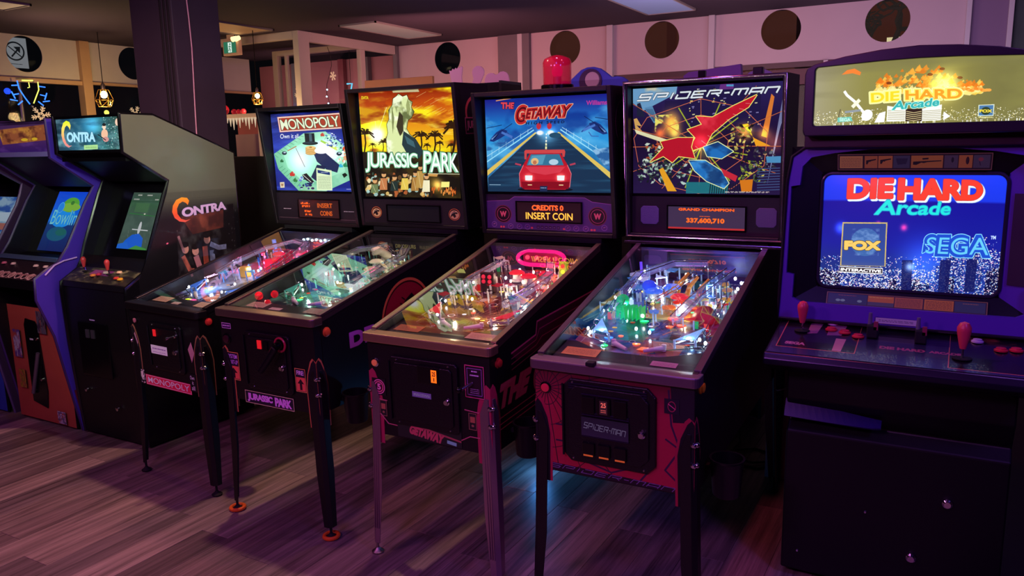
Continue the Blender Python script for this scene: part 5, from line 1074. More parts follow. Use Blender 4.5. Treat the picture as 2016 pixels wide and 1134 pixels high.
# ---------------------------------------------------------------- sunset machine
def jp_side():
    p = PINS['jp']['fit']; L = p[9]+.27; zb = p[5]; zr = p[7]-.028; W_, H_ = 900, int(900*(zr-zb)/L); c = Cv(W_, H_, '#0b090d')
    q = lambda v, z: (v/L*W_, (zr-z)/(zr-zb)*H_)
    cx, cy = q(.64, .845); R_ = .2/L*W_
    c.ell(cx, cy, R_, R_, '#c87038', n=64); c.ell(cx, cy, R_*.93, R_*.93, '#30080c', n=64); c.ell(cx, cy, R_*.89, R_*.89, '#8c1426', n=64)
    c.poly([(cx-.55*R_, cy+.88*R_), (cx-.5*R_, cy+.3*R_), (cx-.15*R_, cy-.1*R_), (cx-.1*R_, cy-.45*R_), (cx+.2*R_, cy-.6*R_), (cx+.45*R_, cy-.35*R_), (cx+.25*R_, cy+.1*R_), (cx+.2*R_, cy+.9*R_)], '#14070a')
    for k in range(7): c.line([(cx-(.5-.07*k)*R_, cy+(.3-.13*k)*R_), (cx-(.62-.07*k)*R_, cy+(.22-.13*k)*R_)], 4, '#14070a')
    a = q(.215, .875); b = q(.385, .805); c.text('DE', (a[0], a[1], b[0], b[1]), '#b060c0', .05, bd=1)
    a = q(.42, .868); b = q(.98, .825); c.text('DATA EAST', (a[0], a[1], b[0], b[1]), '#8848a8', .03)
    return c
p = Pin('jp'); p.body(rail=mat('worn_rail', '#7a7068', .35, .9), bar=mat('worn_bar', '#8a7868', .34, .85, bump=.2, bscale=40), legm=BLACK, prot='#c87848', side=print_mat('jp_side', jp_side(), 0, .4))
p.backglass(art_sunset(), 1.2)
def dino_logo(c, x, y, r, bone='#c8b888'):
    c.ell(x, y, r, r, '#c8703c'); c.ell(x, y, r*.9, r*.9, '#140c10'); c.ell(x, y+r*.05, r*.82, r*.74, bone if bone != '#c8b888' else '#c8a070')
    c.poly([(x-r*.7, y+r*.5), (x-r*.5, y-r*.2), (x, y-r*.55), (x+r*.6, y-r*.3), (x+r*.5, y-r*.1), (x+r*.1, y-r*.1), (x+r*.3, y+r*.3), (x, y+r*.6), (x-r*.3, y+r*.2)], '#120a0c'); c.line([(x-r*.8, y+r*.1), (x-r*.2, y-r*.3), (x+r*.4, y-r*.45)], 2, '#e8e0c0')
c = Cv(720, 160, '#1a131d')
hh = p.g0-.013-p.z0-.021; ww = p.bbw-.042
for u in (-.247, .277): dino_logo(c, (u/ww+.5)*720, (p.g0-.013-1.300)/hh*160, .036/ww*720)
p.speaker_panel(c); c = Cv(340, 84, '#241c2a'); p.dmd(-.165, .185, 1.258, 1.340, c, .25)
c = field_art(['#1c4034', '#2c5c4c', '#1c1c20', '#a8c8a0'], [(.5, .6, .5, .2, '#3c7c5c', .6), (.5, .15, .5, .15, '#38301c', .8)], 31)
p.field(c, dict(apron='#151316', cards=[(-.235, -.12, .010, .062, '#c8a090'), (.12, .235, .010, .062, '#a8987c'), (-.08, -.01, .002, .02, '#e0c8c0')], flip='#e8e8e0', sling='#48a890', post='#80e0c0', glow=.5,
    bumpers=[(-.02, .74, '#d0c8a0'), (.10, .70, '#c8b890'), (.04, .62, '#b8a880')],
    ramps=[([(-.19, .42, .03), (-.20, .6, .055), (-.16, .78, .075), (-.04, .88, .08)], '#c8d8c8', .022), ([(.08, .40, .02), (.13, .55, .05), (.17, .72, .075), (.1, .86, .085)], '#d8e8d8', .024)],
    wires=[[(-.04, .88, .08), (.06, .8, .08), (.19, .62, .06), (.21, .42, .04), (.20, .32, .03)], [(-.16, .76, .075), (-.22, .6, .06), (-.215, .36, .03)]],
    plas=lambda x, t: ['#3c6850', '#285c4c', '#8cb098', '#c8d8b8', '#504028'] if t < .75 else ['#6c5c3c', '#a89868', '#302818'], tgt=['#e0e0d0', '#e02828', '#e8c040', '#30a060'], nplas=24,
    inserts=[(-.22, .10, '#ff2018', .02), (-.19, .15, '#ff2a18', .016), (.08, .22, '#e8e060', .013), (-.09, .24, '#40e080', .015)], ins=['#40d890', '#e8e8c0', '#ff3828', '#e8c030'], nins=12,
    bulb=lambda x, t: ['#e8ffe8', '#ffffff', '#c8ffe0'], nbulb=22, be=9, pg=.16, lights=[(.06, .28, .09, .30, (.7, 1, .85)), (-.10, .3, .09, .22, (.55, 1, .8)), (.0, .5, .1, .12, (.7, 1, .85)), (.05, .8, .11, .12, (1, .85, .55)), (-.20, .13, .06, .12, (1, .1, .08))]))
P = p.P; o = p.f
for (x, t, r_, h_) in ((-.225, .12, .020, .05), (-.175, .17, .018, .045), (-.15, .10, .014, .03)): MB().ball(P(x, t, h_), r_, 12, 8).build('red_dome', mat('red_dome', '#c81420', .15, emis='#d01018', es=.8), o, True)
# pale reptile toy standing at the back
tz = MB(); a = Vector(P(-.03, .82, 0)); tz.ring([a+Vector(v_) for v_ in ((.03, .05, .018), (.0, .03, .042), (-.01, .0, .066), (-.015, -.03, .084), (-.02, -.065, .086))], [.016, .024, .021, .018, .011], 12); tz.ring([a+Vector((-.015, -.025, .074)), a+Vector((-.022, -.062, .066))], [.018, .009], 10); tz.ring([a+Vector((.015, .04, .04)), a+Vector((.03, .02, 0))], [.016, .010], 8); tz.ring([a+Vector((-.02, .03, .04)), a+Vector((-.03, .01, 0))], [.016, .010], 8)
tz.build('reptile_toy', mat('toy_cream', '#c8c4a8', .45, vary=.2, vscale=60, emis='#b8b090', es=.15), o, True)
for k in range(3): MB().box(.06+k*.03, .072+k*.03, P(0, .85)[1]-.006, P(0, .85)[1]+.006, P(0, .85)[2], P(0, .85)[2]+.075).build('gate_post', mat('toy_wood', '#806848', .6), o)
c = Cv(520, 130, '#120e12'); c.noise('#3c3428', .5, .75, 8, 3, 9, .8); c.text('WHEN', (90, 60, 150, 82), '#a89060', .03); c.text('DINOSAURS', (170, 60, 310, 86), '#d8c070', .05); c.text('RULED', (336, 64, 404, 84), '#a89060', .03); c.text('THE EARTH', (424, 66, 500, 84), '#806840', .02); p.back_panel(c, .35)
p.button(1, .075, .915, '#d86830', .016); p.button(-1, .075, .915, '#c03030', .016)
d = p.coin_door(-.13, .15, .635, .90, 'jp'); MB().box(-.035, -.012, -.022, -.016, .83, .868).build('coin_reject', emit('red_slot', '#e01820', .9), d); MB().box(-.002, .028, -.022, -.016, .828, .866).build('coin_slot', BLACKG, d)
gn = MB(); gn.ring([(.105+.030*math.cos(a), -.02, .862+.030*math.sin(a)) for a in [k*PI/9 for k in range(18)]], .005, 8, True).build('trigger_ring', mat('red_ring', '#b02840', .3), p.r, True)
MB().cyl((.105, -.018, .862), (.105, -.055, .862), .020, .014).build('launch_gun_hub', BLACKG, p.r, True); MB().ring([(.105, -.05, .855), (.075, -.058, .81), (.02, -.064, .745)], [.016, .015, .013], 12).build('launch_gun_handle', mat('gun_black', '#18161a', .3, .4), p.r, True)
c = Cv(140, 56, '#2c1438'); c.line([(4, 4), (136, 4), (136, 52), (4, 52)], 4, '#b878d0', closed=True); c.scribble(16, 18, 124, 38, 1, '#b878d0', 8, 9); p.decal('warning_label', -.275, -.215, .895, .922, c)
p.button(-.249, 0, .847, '#381420', .018, 'y', name='start_button')
c = Cv(110, 160, '#160c1c'); c.line([(3, 3), (107, 3), (107, 157), (3, 157)], 4, '#c87038', closed=True); c.text('SYSTEM', (14, 14, 96, 38), '#9870d0', .02); c.text('START-UP', (12, 46, 98, 70), '#9870d0', .02); c.poly([(8, 80), (102, 80), (102, 152), (8, 152)], '#b84838'); c.poly([(55, 90), (88, 118), (66, 118), (66, 148), (44, 148), (44, 118), (22, 118)], '#1c0c10'); p.decal('start_up_plate', -.268, -.186, .655, .788, c)
c = Cv(90, 150, '#160c1c'); c.line([(3, 3), (87, 3), (87, 147), (3, 147)], 4, '#c87038', closed=True); c.text('FIRE!', (16, 14, 74, 42), '#b890d8', .03); c.poly([(8, 56), (82, 56), (82, 142), (8, 142)], '#b84838'); c.poly([(45, 66), (72, 96), (55, 96), (55, 136), (35, 136), (35, 96), (18, 96)], '#1c0c10'); p.decal('fire_plate', .158, .221, .655, .762, c)
c = Cv(460, 96, '#160c1e'); c.line([(4, 4), (456, 4), (456, 92), (4, 92)], 4, '#c8a070', closed=True); c.text('JURASSIC', [(22, 20), (262, 20), (262, 78), (22, 84)], '#a070d0', .05, sp=.9, bd=1); c.text('PARK', [(284, 18), (438, 20), (438, 80), (284, 82)], '#a070d0', .05, sp=.9, bd=1); p.decal('title_strip', -.168, .137, .557, .618, c)  # violet light on the white lettering is put into its lilac colour
# backbox side print
fz = p.bbw/2+.0012; c = Cv(160, 480, '#0d0a0f'); c.poly([(70, 200), (150, 200), (150, 480), (90, 480)], '#8c1428'); c.noise('#200810', .5, .6, 6, 12, 3, .8, c.mask([np.array([(70, 330), (150, 330), (150, 480), (90, 480)])])); c.ell(84, 84, 62, 62, '#b85048'); c.ell(84, 86, 52, 52, '#14080c'); c.poly([(60, 110), (70, 60), (110, 40), (120, 70), (100, 110)], '#8c3c40'); c.poly([(18, 100), (150, 100), (150, 160), (18, 160)], '#a85060'); c.poly([(22, 104), (146, 104), (146, 156), (22, 156)], '#14080c'); c.text('JURASSIC', (28, 112, 142, 148), '#b86070', .03)
sheet('backbox_side_art', [(fz, p.bv+.01, 1.26), (fz, p.bv+.235, 1.26), (fz, p.bv+.235, 1.94), (fz, p.bv-.02, 1.94)], (1, 0, 0), .001, print_mat('jp_bb_side', c, 0, .4), BLACK, p.r)
p.cup()

# ---------------------------------------------------------------- highway machine
def get_side():
    f = PINS['get']['fit']; L = f[9]+.27; zb = f[5]; zr = f[7]-.028; W_, H_ = 900, int(900*(zr-zb)/L); c = Cv(W_, H_, '#0b090d')
    q = lambda v, z: (v/L*W_, (zr-z)/(zr-zb)*H_); Ln = lambda pts, w, col: c.line([q(*k) for k in pts], w, col)
    c.poly([q(.16, .895), q(.36, .92), q(.378, .972), (q(1.2, .99)), q(1.2, .86), q(.6, .85), q(.2, .86)], '#3c1020')
    for k, (w, col) in enumerate(((5, '#b05060'), (3, '#8c3848'), (3, '#8c3848'), (3, '#703040'))): d = k*.022; Ln([(.16, .895-d), (.366, .92-d), (.378+.02*k, .972-d*1.6), (1.25, 1.0-d*1.6)], w, col)
    Q = [q(.075, .795), q(.33, .80), q(.27, .705), q(.045, .70)]
    c.text('THE', Q, '#b05868', .06, '#400c18', 2, bd=1); a = [q(.36, .83), q(1.15, .87), q(1.10, .70), q(.32, .68)]; c.text('GETAWAY', a, '#b05868', .06, '#400c18', 2, bd=1)
    for z in (.665, .64, .62): Ln([(.05, z), (.4, z+.012), (1.25, z+.03)], 3, '#a04858')
    return c
p = Pin('get'); p.body(rail=mat('bright_rail', '#b8a890', .3, .95), bar=mat('reflected_gold_bar', '#d8b890', .30, .9, bump=.15, bscale=60), legm=mat('ribbed_chrome_leg', '#a890a0', .28, .9), prot='#b02c50', side=print_mat('get_side', get_side(), 0, .4))  # the bar's gold tint stands for playfield light reflected in it
p.backglass(art_highway(), 1.0)
ww = p.bbw-.042; hh = p.g0-.013-p.z0-.021; q = lambda u, z: ((u/ww+.5)*760, (p.g0-.013-z)/hh*210)
c = Cv(760, 210, '#1c1024'); c.poly([q(-.34, 1.385), q(-.21, 1.392), q(-.18, 1.41), q(.20, 1.41), q(.24, 1.39), q(.34, 1.38), q(.34, 1.25), q(-.34, 1.25)], '#4c3470'); c.noise('#5c3c80', .4, .7, 6, 3, 2, .5)
c.line([q(-.34, 1.385), q(-.21, 1.392), q(-.18, 1.41), q(.20, 1.41), q(.24, 1.39), q(.34, 1.38)], 3, '#9c5ca8')
for u in (-.246, .266):
    x, y = q(u, 1.323); c.ell(x, y, 52, 52, '#1c0c18'); c.oring(x, y, 50, 4, '#7a2c40'); c.oring(x, y, 38, 3, '#c05070'); c.text('W', (x-20, y-16, x+20, y+16), '#e06878', .04, '#30080c', 1, bd=1)
for k, u in enumerate((-.30, -.205, -.155, -.11, .11, .155, .205, .30)): x, y = q(u, 1.262+(.008 if k in (0, 7) else 0)); c.oring(x, y, 15, 3, '#9068a8'); c.line([(x-6, y), (x+6, y-4)], 3, '#c88898')
for k in range(6): x, y = q(-.05+k*.022, 1.262); c.poly([(x-9, y-9), (x+9, y-9), (x+9, y+9), (x-9, y+9)], '#2c1838'); c.line([(x-5, y), (x+5, y)], 3, '#a890b8')
for u in (-.085, -.26, -.245, .09, .235, .25): x, y = q(u, 1.258); c.ell(x, y, 7, 6, '#e05858')
p.speaker_panel(c); c = Cv(360, 96, '#1c0810'); c.text('CREDITS 0', (86, 14, 262, 40), '#ff5a28', .02, dot=3, bd=1); c.text('INSERT COIN', (50, 52, 312, 86), '#ffb040', .0, dot=3, bd=1); p.dmd(-.164, .184, 1.292, 1.384, c, 1.6)
c = field_art(['#40182c', '#c8a040', '#282020', '#e8d8b0'], [(.5, .25, .4, .2, '#701828', .6), (.6, .6, .4, .15, '#602818', .5)], 41)
p.field(c, dict(apron='#1a1214', cards=[(-.235, -.11, .010, .062, '#a86838'), (.11, .235, .010, .062, '#c8a880')], flip='#f0e8d8', sling='#d82838', post='#f0e8d0', glow=.5,
    bumpers=[(-.03, .78, '#e01c30'), (.05, .74, '#e01c30'), (.12, .79, '#d81828')],
    ramps=[([(.10, .40, .02), (.15, .52, .04), (.19, .68, .065), (.12, .85, .08)], '#e8e8f0', .022), ([(-.19, .4, .02), (-.18, .6, .05), (-.12, .80, .07)], '#d0d0d8', .020)],
    wires=[[(.19, .66, .065), (.215, .5, .05), (.20, .32, .03)], [(-.1, .82, .07), (-.2, .7, .06), (-.215, .4, .03)]],
    plas=lambda x, t: ['#c81828', '#e8c0a0', '#801420', '#f0e8e0'] if t > .6 else ['#281414', '#a01820', '#e8d8c0'], tgt=['#f0e8e0', '#e02028', '#f0d040', '#30c060'], nplas=22, ntgt=12,
    inserts=[(.14, .72, '#ff2030', .014), (.17, .68, '#ff2030', .014), (.02, .3, '#ffe080', .012)], ins=['#ffffff', '#ff3028', '#ffd050', '#40e080'], nins=12,
    bulb=lambda x, t: ['#fff0d0', '#ffffff', '#ffe8c0'], nbulb=40, be=12, pg=.25, lights=[(.1, .3, .09, .30, (1, .88, .7)), (-.1, .3, .09, .18, (1, .85, .6)), (.12, .55, .10, .30, (1, .9, .8)), (.1, .85, .10, .30, (1, .25, .3)), (-.05, .7, .1, .15, (1, .7, .5))]))
P = p.P; o = p.f
a = Vector(P(.02, .95, .062)); MB().ring([a+Vector((.075*(1 if abs(math.cos(t)) > 9 else math.cos(t))+(.05 if math.cos(t) > 0 else -.05), .02*math.sin(t), .030*math.sin(t))) for t in [k*PI/10 for k in range(20)]], .010, 8, True).build('loop_ramp', mat('neon_red_loop', '#e01060', .15, emis='#e01870', es=1.8), o, True)
MB().box(a.x-.10, a.x+.10, a.y+.01, a.y+.014, a.z-.024, a.z+.024).build('loop_plate', mat('loop_plate', '#801030', .3, emis='#a01040', es=.8), o)
for k in range(4): MB().ball((a.x-.075+k*.05, a.y+.005, a.z), .011, 10, 6).build('loop_lamp', emit('loop_lamp', '#ff3048', 4), o, True)
tl = Vector(P(-.10, .62, 0)); MB().box(tl.x-.035, tl.x+.035, tl.y-.012, tl.y+.012, tl.z, tl.z+.088).build('scoreboard_toy', mat('toy_maroon', '#2c1418', .4, emis='#401418', es=.3), o, bevel=.003)
for k in range(4): MB().ball((tl.x-.016+.032*(k % 2), tl.y-.013, tl.z+.048+.022*(k//2)), .010, 10, 6).build('scoreboard_lamp', mat('toy_lamp', '#c8283c', .2, emis='#e02840', es=1.2), o, True)
tl = Vector(P(.19, .83, 0)); MB().box(tl.x-.02, tl.x+.02, tl.y-.01, tl.y+.01, tl.z, tl.z+.09).build('traffic_light', mat('toy_yellow', '#b8c828', .3, emis='#a0b820', es=.7), o, bevel=.003)
for k, q_ in enumerate(('#30e060', '#ffd030', '#ff2828')): MB().ball((tl.x, tl.y-.011, tl.z+.018+k*.026), .010, 10, 6).build('traffic_lamp', emit('tl'+q_, q_, 2.5), o, True)
c = Cv(300, 90, '#100a10'); c.noise('#301020', .4, .7, 6, 3, 3); p.back_panel(c, .2)
p.button(1, .06, .885, '#a83028', .015); p.button(-1, .06, .885, '#a83028', .015)
p.button(-.249, 0, .84, '#d86848', .013, 'y', .25, 'start_button')
c = Cv(140, 140, '#0b090d'); c.ell(70, 70, 62, 62, '#c85878'); c.ell(70, 70, 54, 54, '#30101c'); c.ell(70, 70, 46, 46, '#a04860'); c.ell(70, 70, 36, 36, '#240c14'); c.text('5', (52, 44, 90, 96), '#c86080', .05); p.decal('round_badge', -.272, -.204, .705, .775, c)
d = p.coin_door(-.175, .148, .60, .88, 'get'); MB().box(-.03, .07, -.022, -.017, .79, .86).build('coin_plate', BLACKG, d, bevel=.003); c = Cv(60, 90, '#ff6a10'); c.text('25', (12, 12, 48, 44), '#3c1004', .03); c.text('1', (26, 54, 36, 80), '#3c1004', .04); p.decal('coin_slot', .036, .062, .800, .850, c, 1.3, v=-.0235, parent=d)
c = Cv(160, 36, '#8c50c8'); c.scribble(12, 10, 148, 28, 2, '#d8b8f0', 2, 3); p.decal('label_strip', -.06, .03, .73, .752, c, .25, v=-.0195, parent=d)
c = Cv(130, 170, '#14080f'); c.line([(4, 4), (126, 4), (126, 166), (4, 166)], 4, '#b03c60', closed=True); c.line([(18, 18), (112, 18), (112, 152), (18, 152)], 3, '#7a5090', closed=True); c.scribble(46, 26, 84, 38, 1, '#a088b8', 2, 7); c.scribble(36, 46, 94, 58, 1, '#a088b8', 5, 7); c.scribble(36, 118, 94, 146, 3, '#907098', 3, 3); p.decal('shifter_panel', .175, .262, .755, .885, c)
MB().cyl((.21, -.002, .815), (.185, -.05, .80), .006).build('gear_shifter', CHROME, p.r, True); MB().ball((.183, -.055, .80), .013).build('shifter_knob', BLACKG, p.r, True)
for (u, z) in ((-.222, .652), (.203, .662)):
    c = Cv(60, 110, '#14080f'); c.line([(3, 3), (57, 3), (57, 107), (3, 107)], 4, '#c04868', closed=True); c.poly([(12, 24), (48, 24), (48, 62), (12, 62)], '#e04860'); c.ell(30, 82, 10, 8, '#c04868'); p.decal('keyway_badge', u-.018, u+.018, z-.034, z+.034, c, .18)
c = Cv(560, 150, '#0b090d'); c.text('THE', [(10, 8), (70, 18), (66, 50), (6, 38)], '#d83870', .05, bd=1); c.poly([(78, 20), (556, 96), (556, 110), (80, 36)], '#b82c5c')
c.text('GETAWAY', [(120, 44), (420, 78), (396, 148), (100, 112)], '#d82c68', .06, '#801838', 2, bd=1); c.poly([(436, 108), (516, 118), (514, 144), (434, 134)], '#9088e0')
sheet('title_strip', [(-.155, -.0022, .545), (.15, -.0022, .545), (.15, -.0022, .625), (-.155, -.0022, .625)], (0, -1, 0), .0015, print_mat('get_title', c, .25, .5), BLACK, p.r)
for pts in ([(-.265, .625), (-.235, .625), (-.20, .59), (-.155, .588)], [(.15, .578), (.19, .60), (.235, .60)], [(-.26, .690), (-.20, .686)], [(.17, .705), (.235, .70)]): MB().ring([(a, -.0025, b) for a, b in pts], .0022, 6).build('pink_pinstripe', mat('pinstripe', '#b04868', .5, emis='#a03858', es=.1), p.r)
# backbox side print and beacon
fz = p.bbw/2+.0012; c = Cv(200, 560, '#0b090d')
for r_, w_ in ((70, 5), (54, 3), (40, 3)): c.oring(90, 130, r_, w_, '#7a3040', r_*1.3)
c.text('GETAWAY', [(60, 250), (150, 250), (150, 280), (60, 280)], '#7a3040', .04)
for k in range(7): c.line([(60, 300+k*14), (150, 306+k*14)], 4, '#6c2838')
c.line([(60, 250), (40, 420), (90, 540), (130, 420)], 5, '#7a3040')
sheet('backbox_side_art', [(fz, p.bv+.01, 1.25), (fz, p.bv+.235, 1.25), (fz, p.bv+.235, 1.90), (fz, p.bv-.05, 1.90)], (1, 0, 0), .001, print_mat('get_bb_side', c, 0, .4), BLACK, p.r)
bm_ = MB(); o_ = (.035, p.bv+.08, p.z1); MB().lathe(o_, [(.078, 0), (.078, .02), (.07, .024)], 24).build('beacon_base', BLACKG, p.r, True)
bc = MB().lathe(o_, [(.066, .022), (.068, .10), (.068, .125), (.060, .142), (.03, .155), (.002, .160)], 28).build('beacon_dome', mat('beacon_red', '#c0143c', .12, trans=.0, alpha=.72, emis='#900828', es=.22, coat=.5), p.r, True)
MB().ball((o_[0], o_[1], p.z1+.085), .026, 12, 8, 1.3).build('beacon_lamp', emit('beacon_lamp', '#e81050', 1.1), p.r, True); MB().cyl((o_[0], o_[1], p.z1+.02), (o_[0], o_[1], p.z1+.06), .02).build('beacon_mount', STEEL, p.r, True)
p.cup()

# ---------------------------------------------------------------- web machine
p = Pin('spid'); CR = mat('violet_chrome', '#c8c0d8', .16, 1.)
p.body(rail=mat('plum_rail', '#6a5862', .35, .8), bar=mat('plum_bar', '#8a7480', .38, .8, bump=.1, bscale=60), legm=BLACK, prot='#a81c40')
p.backglass(art_web(), 1.05)
ww = p.bbw-.042; hh = p.g0-.013-p.z0-.021; q = lambda u, z: ((u/ww+.5)*720, (p.g0-.013-z)/hh*200)
c = Cv(720, 200, '#100c16'); c.grad([(0, '#100c16'), (.75, '#140e1a'), (1, '#2c1424')]); p.speaker_panel(c)  # reddish fade at the foot stands for coloured glow on the panel
for u0, u1 in ((-.288, -.202), (.230, .316)):
    m = MB(); r_ = .012; m.prism([(u0+r_, 1.282), (u1-r_, 1.282), (u1, 1.282+r_), (u1, 1.366-r_), (u1-r_, 1.366), (u0+r_, 1.366), (u0, 1.366-r_), (u0, 1.282+r_)], 'y', p.spv-.004, p.spv); m.build('speaker_grille', mat('grille_violet', '#5c5080', .5, bump=.5, bscale=400), p.r, bevel=.002)
c = Cv(360, 110, '#3c2c48'); c.text('GRAND CHAMPION', (50, 8, 310, 20), '#ff6020', .02, dot=3, bd=1); c.text('337,600,710', (88, 56, 266, 82), '#ff6a20', .03, dot=3, bd=1); c.scribble(150, 44, 200, 50, 1, '#ff6020', 2, 3); c.poly([(0, 102), (360, 102), (360, 110), (0, 110)], '#b02c30'); p.dmd(-.157, .184, 1.266, 1.366, c, 1.1)
B = p.bbw/2; zz0, zz1 = p.z0, p.z1; v0, v1 = p.bv-.004, p.bv-p.fl-.004
MB().ring([(-B+.006, v0, zz0+.006), (-B+.006, v1, zz1-.006), (B-.006, v1, zz1-.006), (B-.006, v0, zz0+.006)], .0085, 10, True).build('chrome_trim', CR, p.r, True, label='chrome tube framing the backbox')
MB().box(-B, B, p.bv-.03, p.bv-.002, p.zr+.002, p.zr+.018).build('hinge_trim', CR, p.r, bevel=.004)
MB().box(-.03, .0, p.bv+.02, p.bv+.05, p.z1, p.z1+.03).build('top_latch', BLACKG, p.r, bevel=.003); MB().box(.20, .24, p.bv+.02, p.bv+.06, p.z1, p.z1+.03).build('top_latch', BLACKG, p.r, bevel=.003)
c = field_art(['#283c78', '#5878a8', '#381c30', '#e09060'], [(.25, .62, .25, .12, '#187848', .7), (.55, .4, .2, .12, '#a89830', .7), (.75, .42, .2, .12, '#902028', .7), (.4, .82, .4, .1, '#8c4c30', .8)], 51)
p.field(c, dict(apron='#2c2028', cards=[(-.235, -.10, .012, .066, '#e09a50'), (.10, .19, .002, .03, '#c08898')], flip='#e8e0d0', sling='#80c8f0', post='#c0e8ff', glow=.6,
    bumpers=[(-.09, .66, '#3868e0'), (-.03, .72, '#4078e8'), (.03, .62, '#d02838')],
    ramps=[([(-.16, .40, .02), (-.18, .55, .05), (-.17, .72, .075), (-.06, .86, .085), (.08, .88, .085)], '#b8c8f0', .022), ([(.07, .42, .02), (.11, .56, .05), (.16, .7, .075), (.19, .82, .08)], '#90b8f0', .024)],
    wires=[[(.08, .88, .085), (.17, .78, .08), (.215, .6, .06), (.215, .34, .03)], [(-.17, .7, .075), (-.22, .58, .06), (-.215, .34, .03)], [(.0, .9, .09), (.05, .78, .08), (.0, .66, .06), (-.05, .54, .05)]],
    plas=lambda x, t: (['#18a060', '#20c070', '#a8f0d0'] if x < -.02 and t < .6 else ['#58a8e8', '#c8e8ff', '#3060b0']) if x < 0 else (['#e83828', '#f0d840', '#c02038', '#e88838'] if t < .7 else ['#4890d8', '#e0a848', '#c8d0d8', '#38508c']), tgt=['#20d070', '#f0f0ff', '#ff4030', '#f0d840'], nplas=34, ntgt=14,
    inserts=[(-.14, .27, '#3070ff', .017), (-.13, .20, '#20e060', .013), (-.06, .45, '#20e070', .018), (.04, .5, '#ff3828', .02), (.09, .44, '#ff3020', .018), (.05, .42, '#ff5030', .014), (-.02, .24, '#ff6028', .015)], ins=['#40c0ff', '#ff5028', '#ffe060', '#30e080', '#ffffff'], nins=20,
    bulb=lambda x, t: ['#c8e8ff', '#ffffff', '#a8d8ff'] if abs(x) > .1 else ['#fff0c0', '#ffffff', '#c8e8ff'], nbulb=46, be=13, pg=.3, lights=[(-.16, .26, .08, .35, (.6, .85, 1)), (.17, .26, .08, .28, (.7, .88, 1)), (-.15, .5, .09, .28, (.4, .9, .8)), (.08, .5, .1, .25, (1, .8, .5)), (.12, .75, .1, .30, (.6, .75, 1)), (-.1, .8, .1, .20, (.8, .75, 1))]))
P = p.P; o = p.f
for k in range(7): a = P(-.16+k*.016, .44, 0); MB().box(a[0]-.002, a[0]+.002, a[1]-.03, a[1]+.03, a[2]+.01, a[2]+.06).build('green_fin', mat('clear_green', '#18b868', .15, emis='#10a858', es=.8), o)
MB().ball(P(-.17, .52, .05), .026, 12, 8).build('green_dome', MATS['clear_green'], o, True); MB().ball(P(-.12, .70, .05), .03, 12, 8, .8).build('blue_dome', mat('clear_indigo', '#3858e0', .15, emis='#2848e0', es=.8), o, True)
mm = MB(); a = Vector(P(.165, .50, 0)); mm.lathe(a, [(.055, 0), (.05, .02), (.034, .045), (.018, .058), (.004, .062)], 14).build('red_mound', mat('toy_crimson', '#901c38', .4, vary=.3, vscale=40, emis='#701428', es=.2), o, True)
for k, (x, t) in enumerate(((-.02, .76), (.03, .72), (.08, .70))): a = P(x, t, 0); MB().ring([a, (a[0]+.01, a[1]+.01, a[2]+.045), (a[0]+.04, a[1]+.03, a[2]+.085)], [.012, .010, .006], 8).build('toy_arm', mat('toy_ochre', '#d88c28', .35, emis='#c87818', es=.3), o, True)
MB().ring([P(-.20, .84, .01), P(-.205, .85, .098)], .006, 8).build('violet_post', mat('clear_violet', '#8050f0', .15, emis='#6848f0', es=.9), o, True)
a = P(.02, .21, 0); MB().add([(a[0]-.02, a[1]-.03, a[2]+.002), (a[0]+.02, a[1]-.03, a[2]+.002), (a[0]+.006, a[1]+.06, a[2]+.002), (a[0]-.006, a[1]+.06, a[2]+.002)], [(0, 1, 2, 3)]).build('arrow_insert', mat('arrow_orange', '#f05818', .3, emis='#f05010', es=.9), o)
c = Cv(300, 90, '#1c1638'); c.noise('#3838a0', .4, .7, 6, 3, 3); c.glow(250, 40, 50, '#3030ff', .6); c.poly([(20, 10), (70, 10), (70, 60), (20, 60)], '#60409c'); p.back_panel(c, .5)
p.button(1, .062, .900, '#e09820', .016); p.button(-1, .062, .900, '#e09820', .016)
# web printed front
f_ = PINS['spid']['fit']; zb_, zt_ = f_[5]+.004, f_[4]-.032; WW = .57; c = Cv(700, int(700*(zt_-zb_)/WW), '#b01840'); H_ = c.h; q = lambda u, z: ((u/WW+.5)*700, (zt_-z)/(zt_-zb_)*H_)
c.grad([(0, '#681028'), (.3, '#b81c40'), (1, '#c01840')]); cx, cy = q(-.243, .85)
for k in range(22): a = k*2*PI/22; c.line([(cx, cy), (cx+500*math.cos(a), cy+500*math.sin(a))], 4 if k % 2 else 3, '#2c0c20')
for u0 in (-.243,): 
    for r_ in (60, 130, 210, 300): c.oring(cx, cy, r_, 3, '#2c0c20', r_*1.3)
for pts in ([(.20, .90), (.21, .78), (.24, .70), (.19, .62), (.285, .54)], [(.30, .70), (.24, .70), (.19, .73)], [(-.21, .72), (-.16, .72)], [(-.21, .66), (-.16, .66)], [(-.1, .60), (.0, .575), (.06, .60)], [(.1, .56), (.13, .60)]): c.line([q(*k) for k in pts], 8, '#3c1440')
c.poly([q(-.3, .575), q(.3, .562), q(.3, .5), q(-.3, .5)], '#1c0e1c'); c.poly([q(.205, .93), q(.3, .93), q(.3, .80), q(.215, .79)], '#140c20')
webtext(c, 'SPIDER-MAN', [q(-.226, .570), q(.226, .562), q(.216, .548), q(-.236, .556)], '#8868a8', 3.2)
p.decal('front_art', -.283, .283, zb_, zt_, c, v=-.0012, k=.95)
p.button(-.243, 0, .85, '#c82040', .015, 'y', .15, 'start_button')
d = p.coin_door(-.176, .160, .598, .898, 'spid')
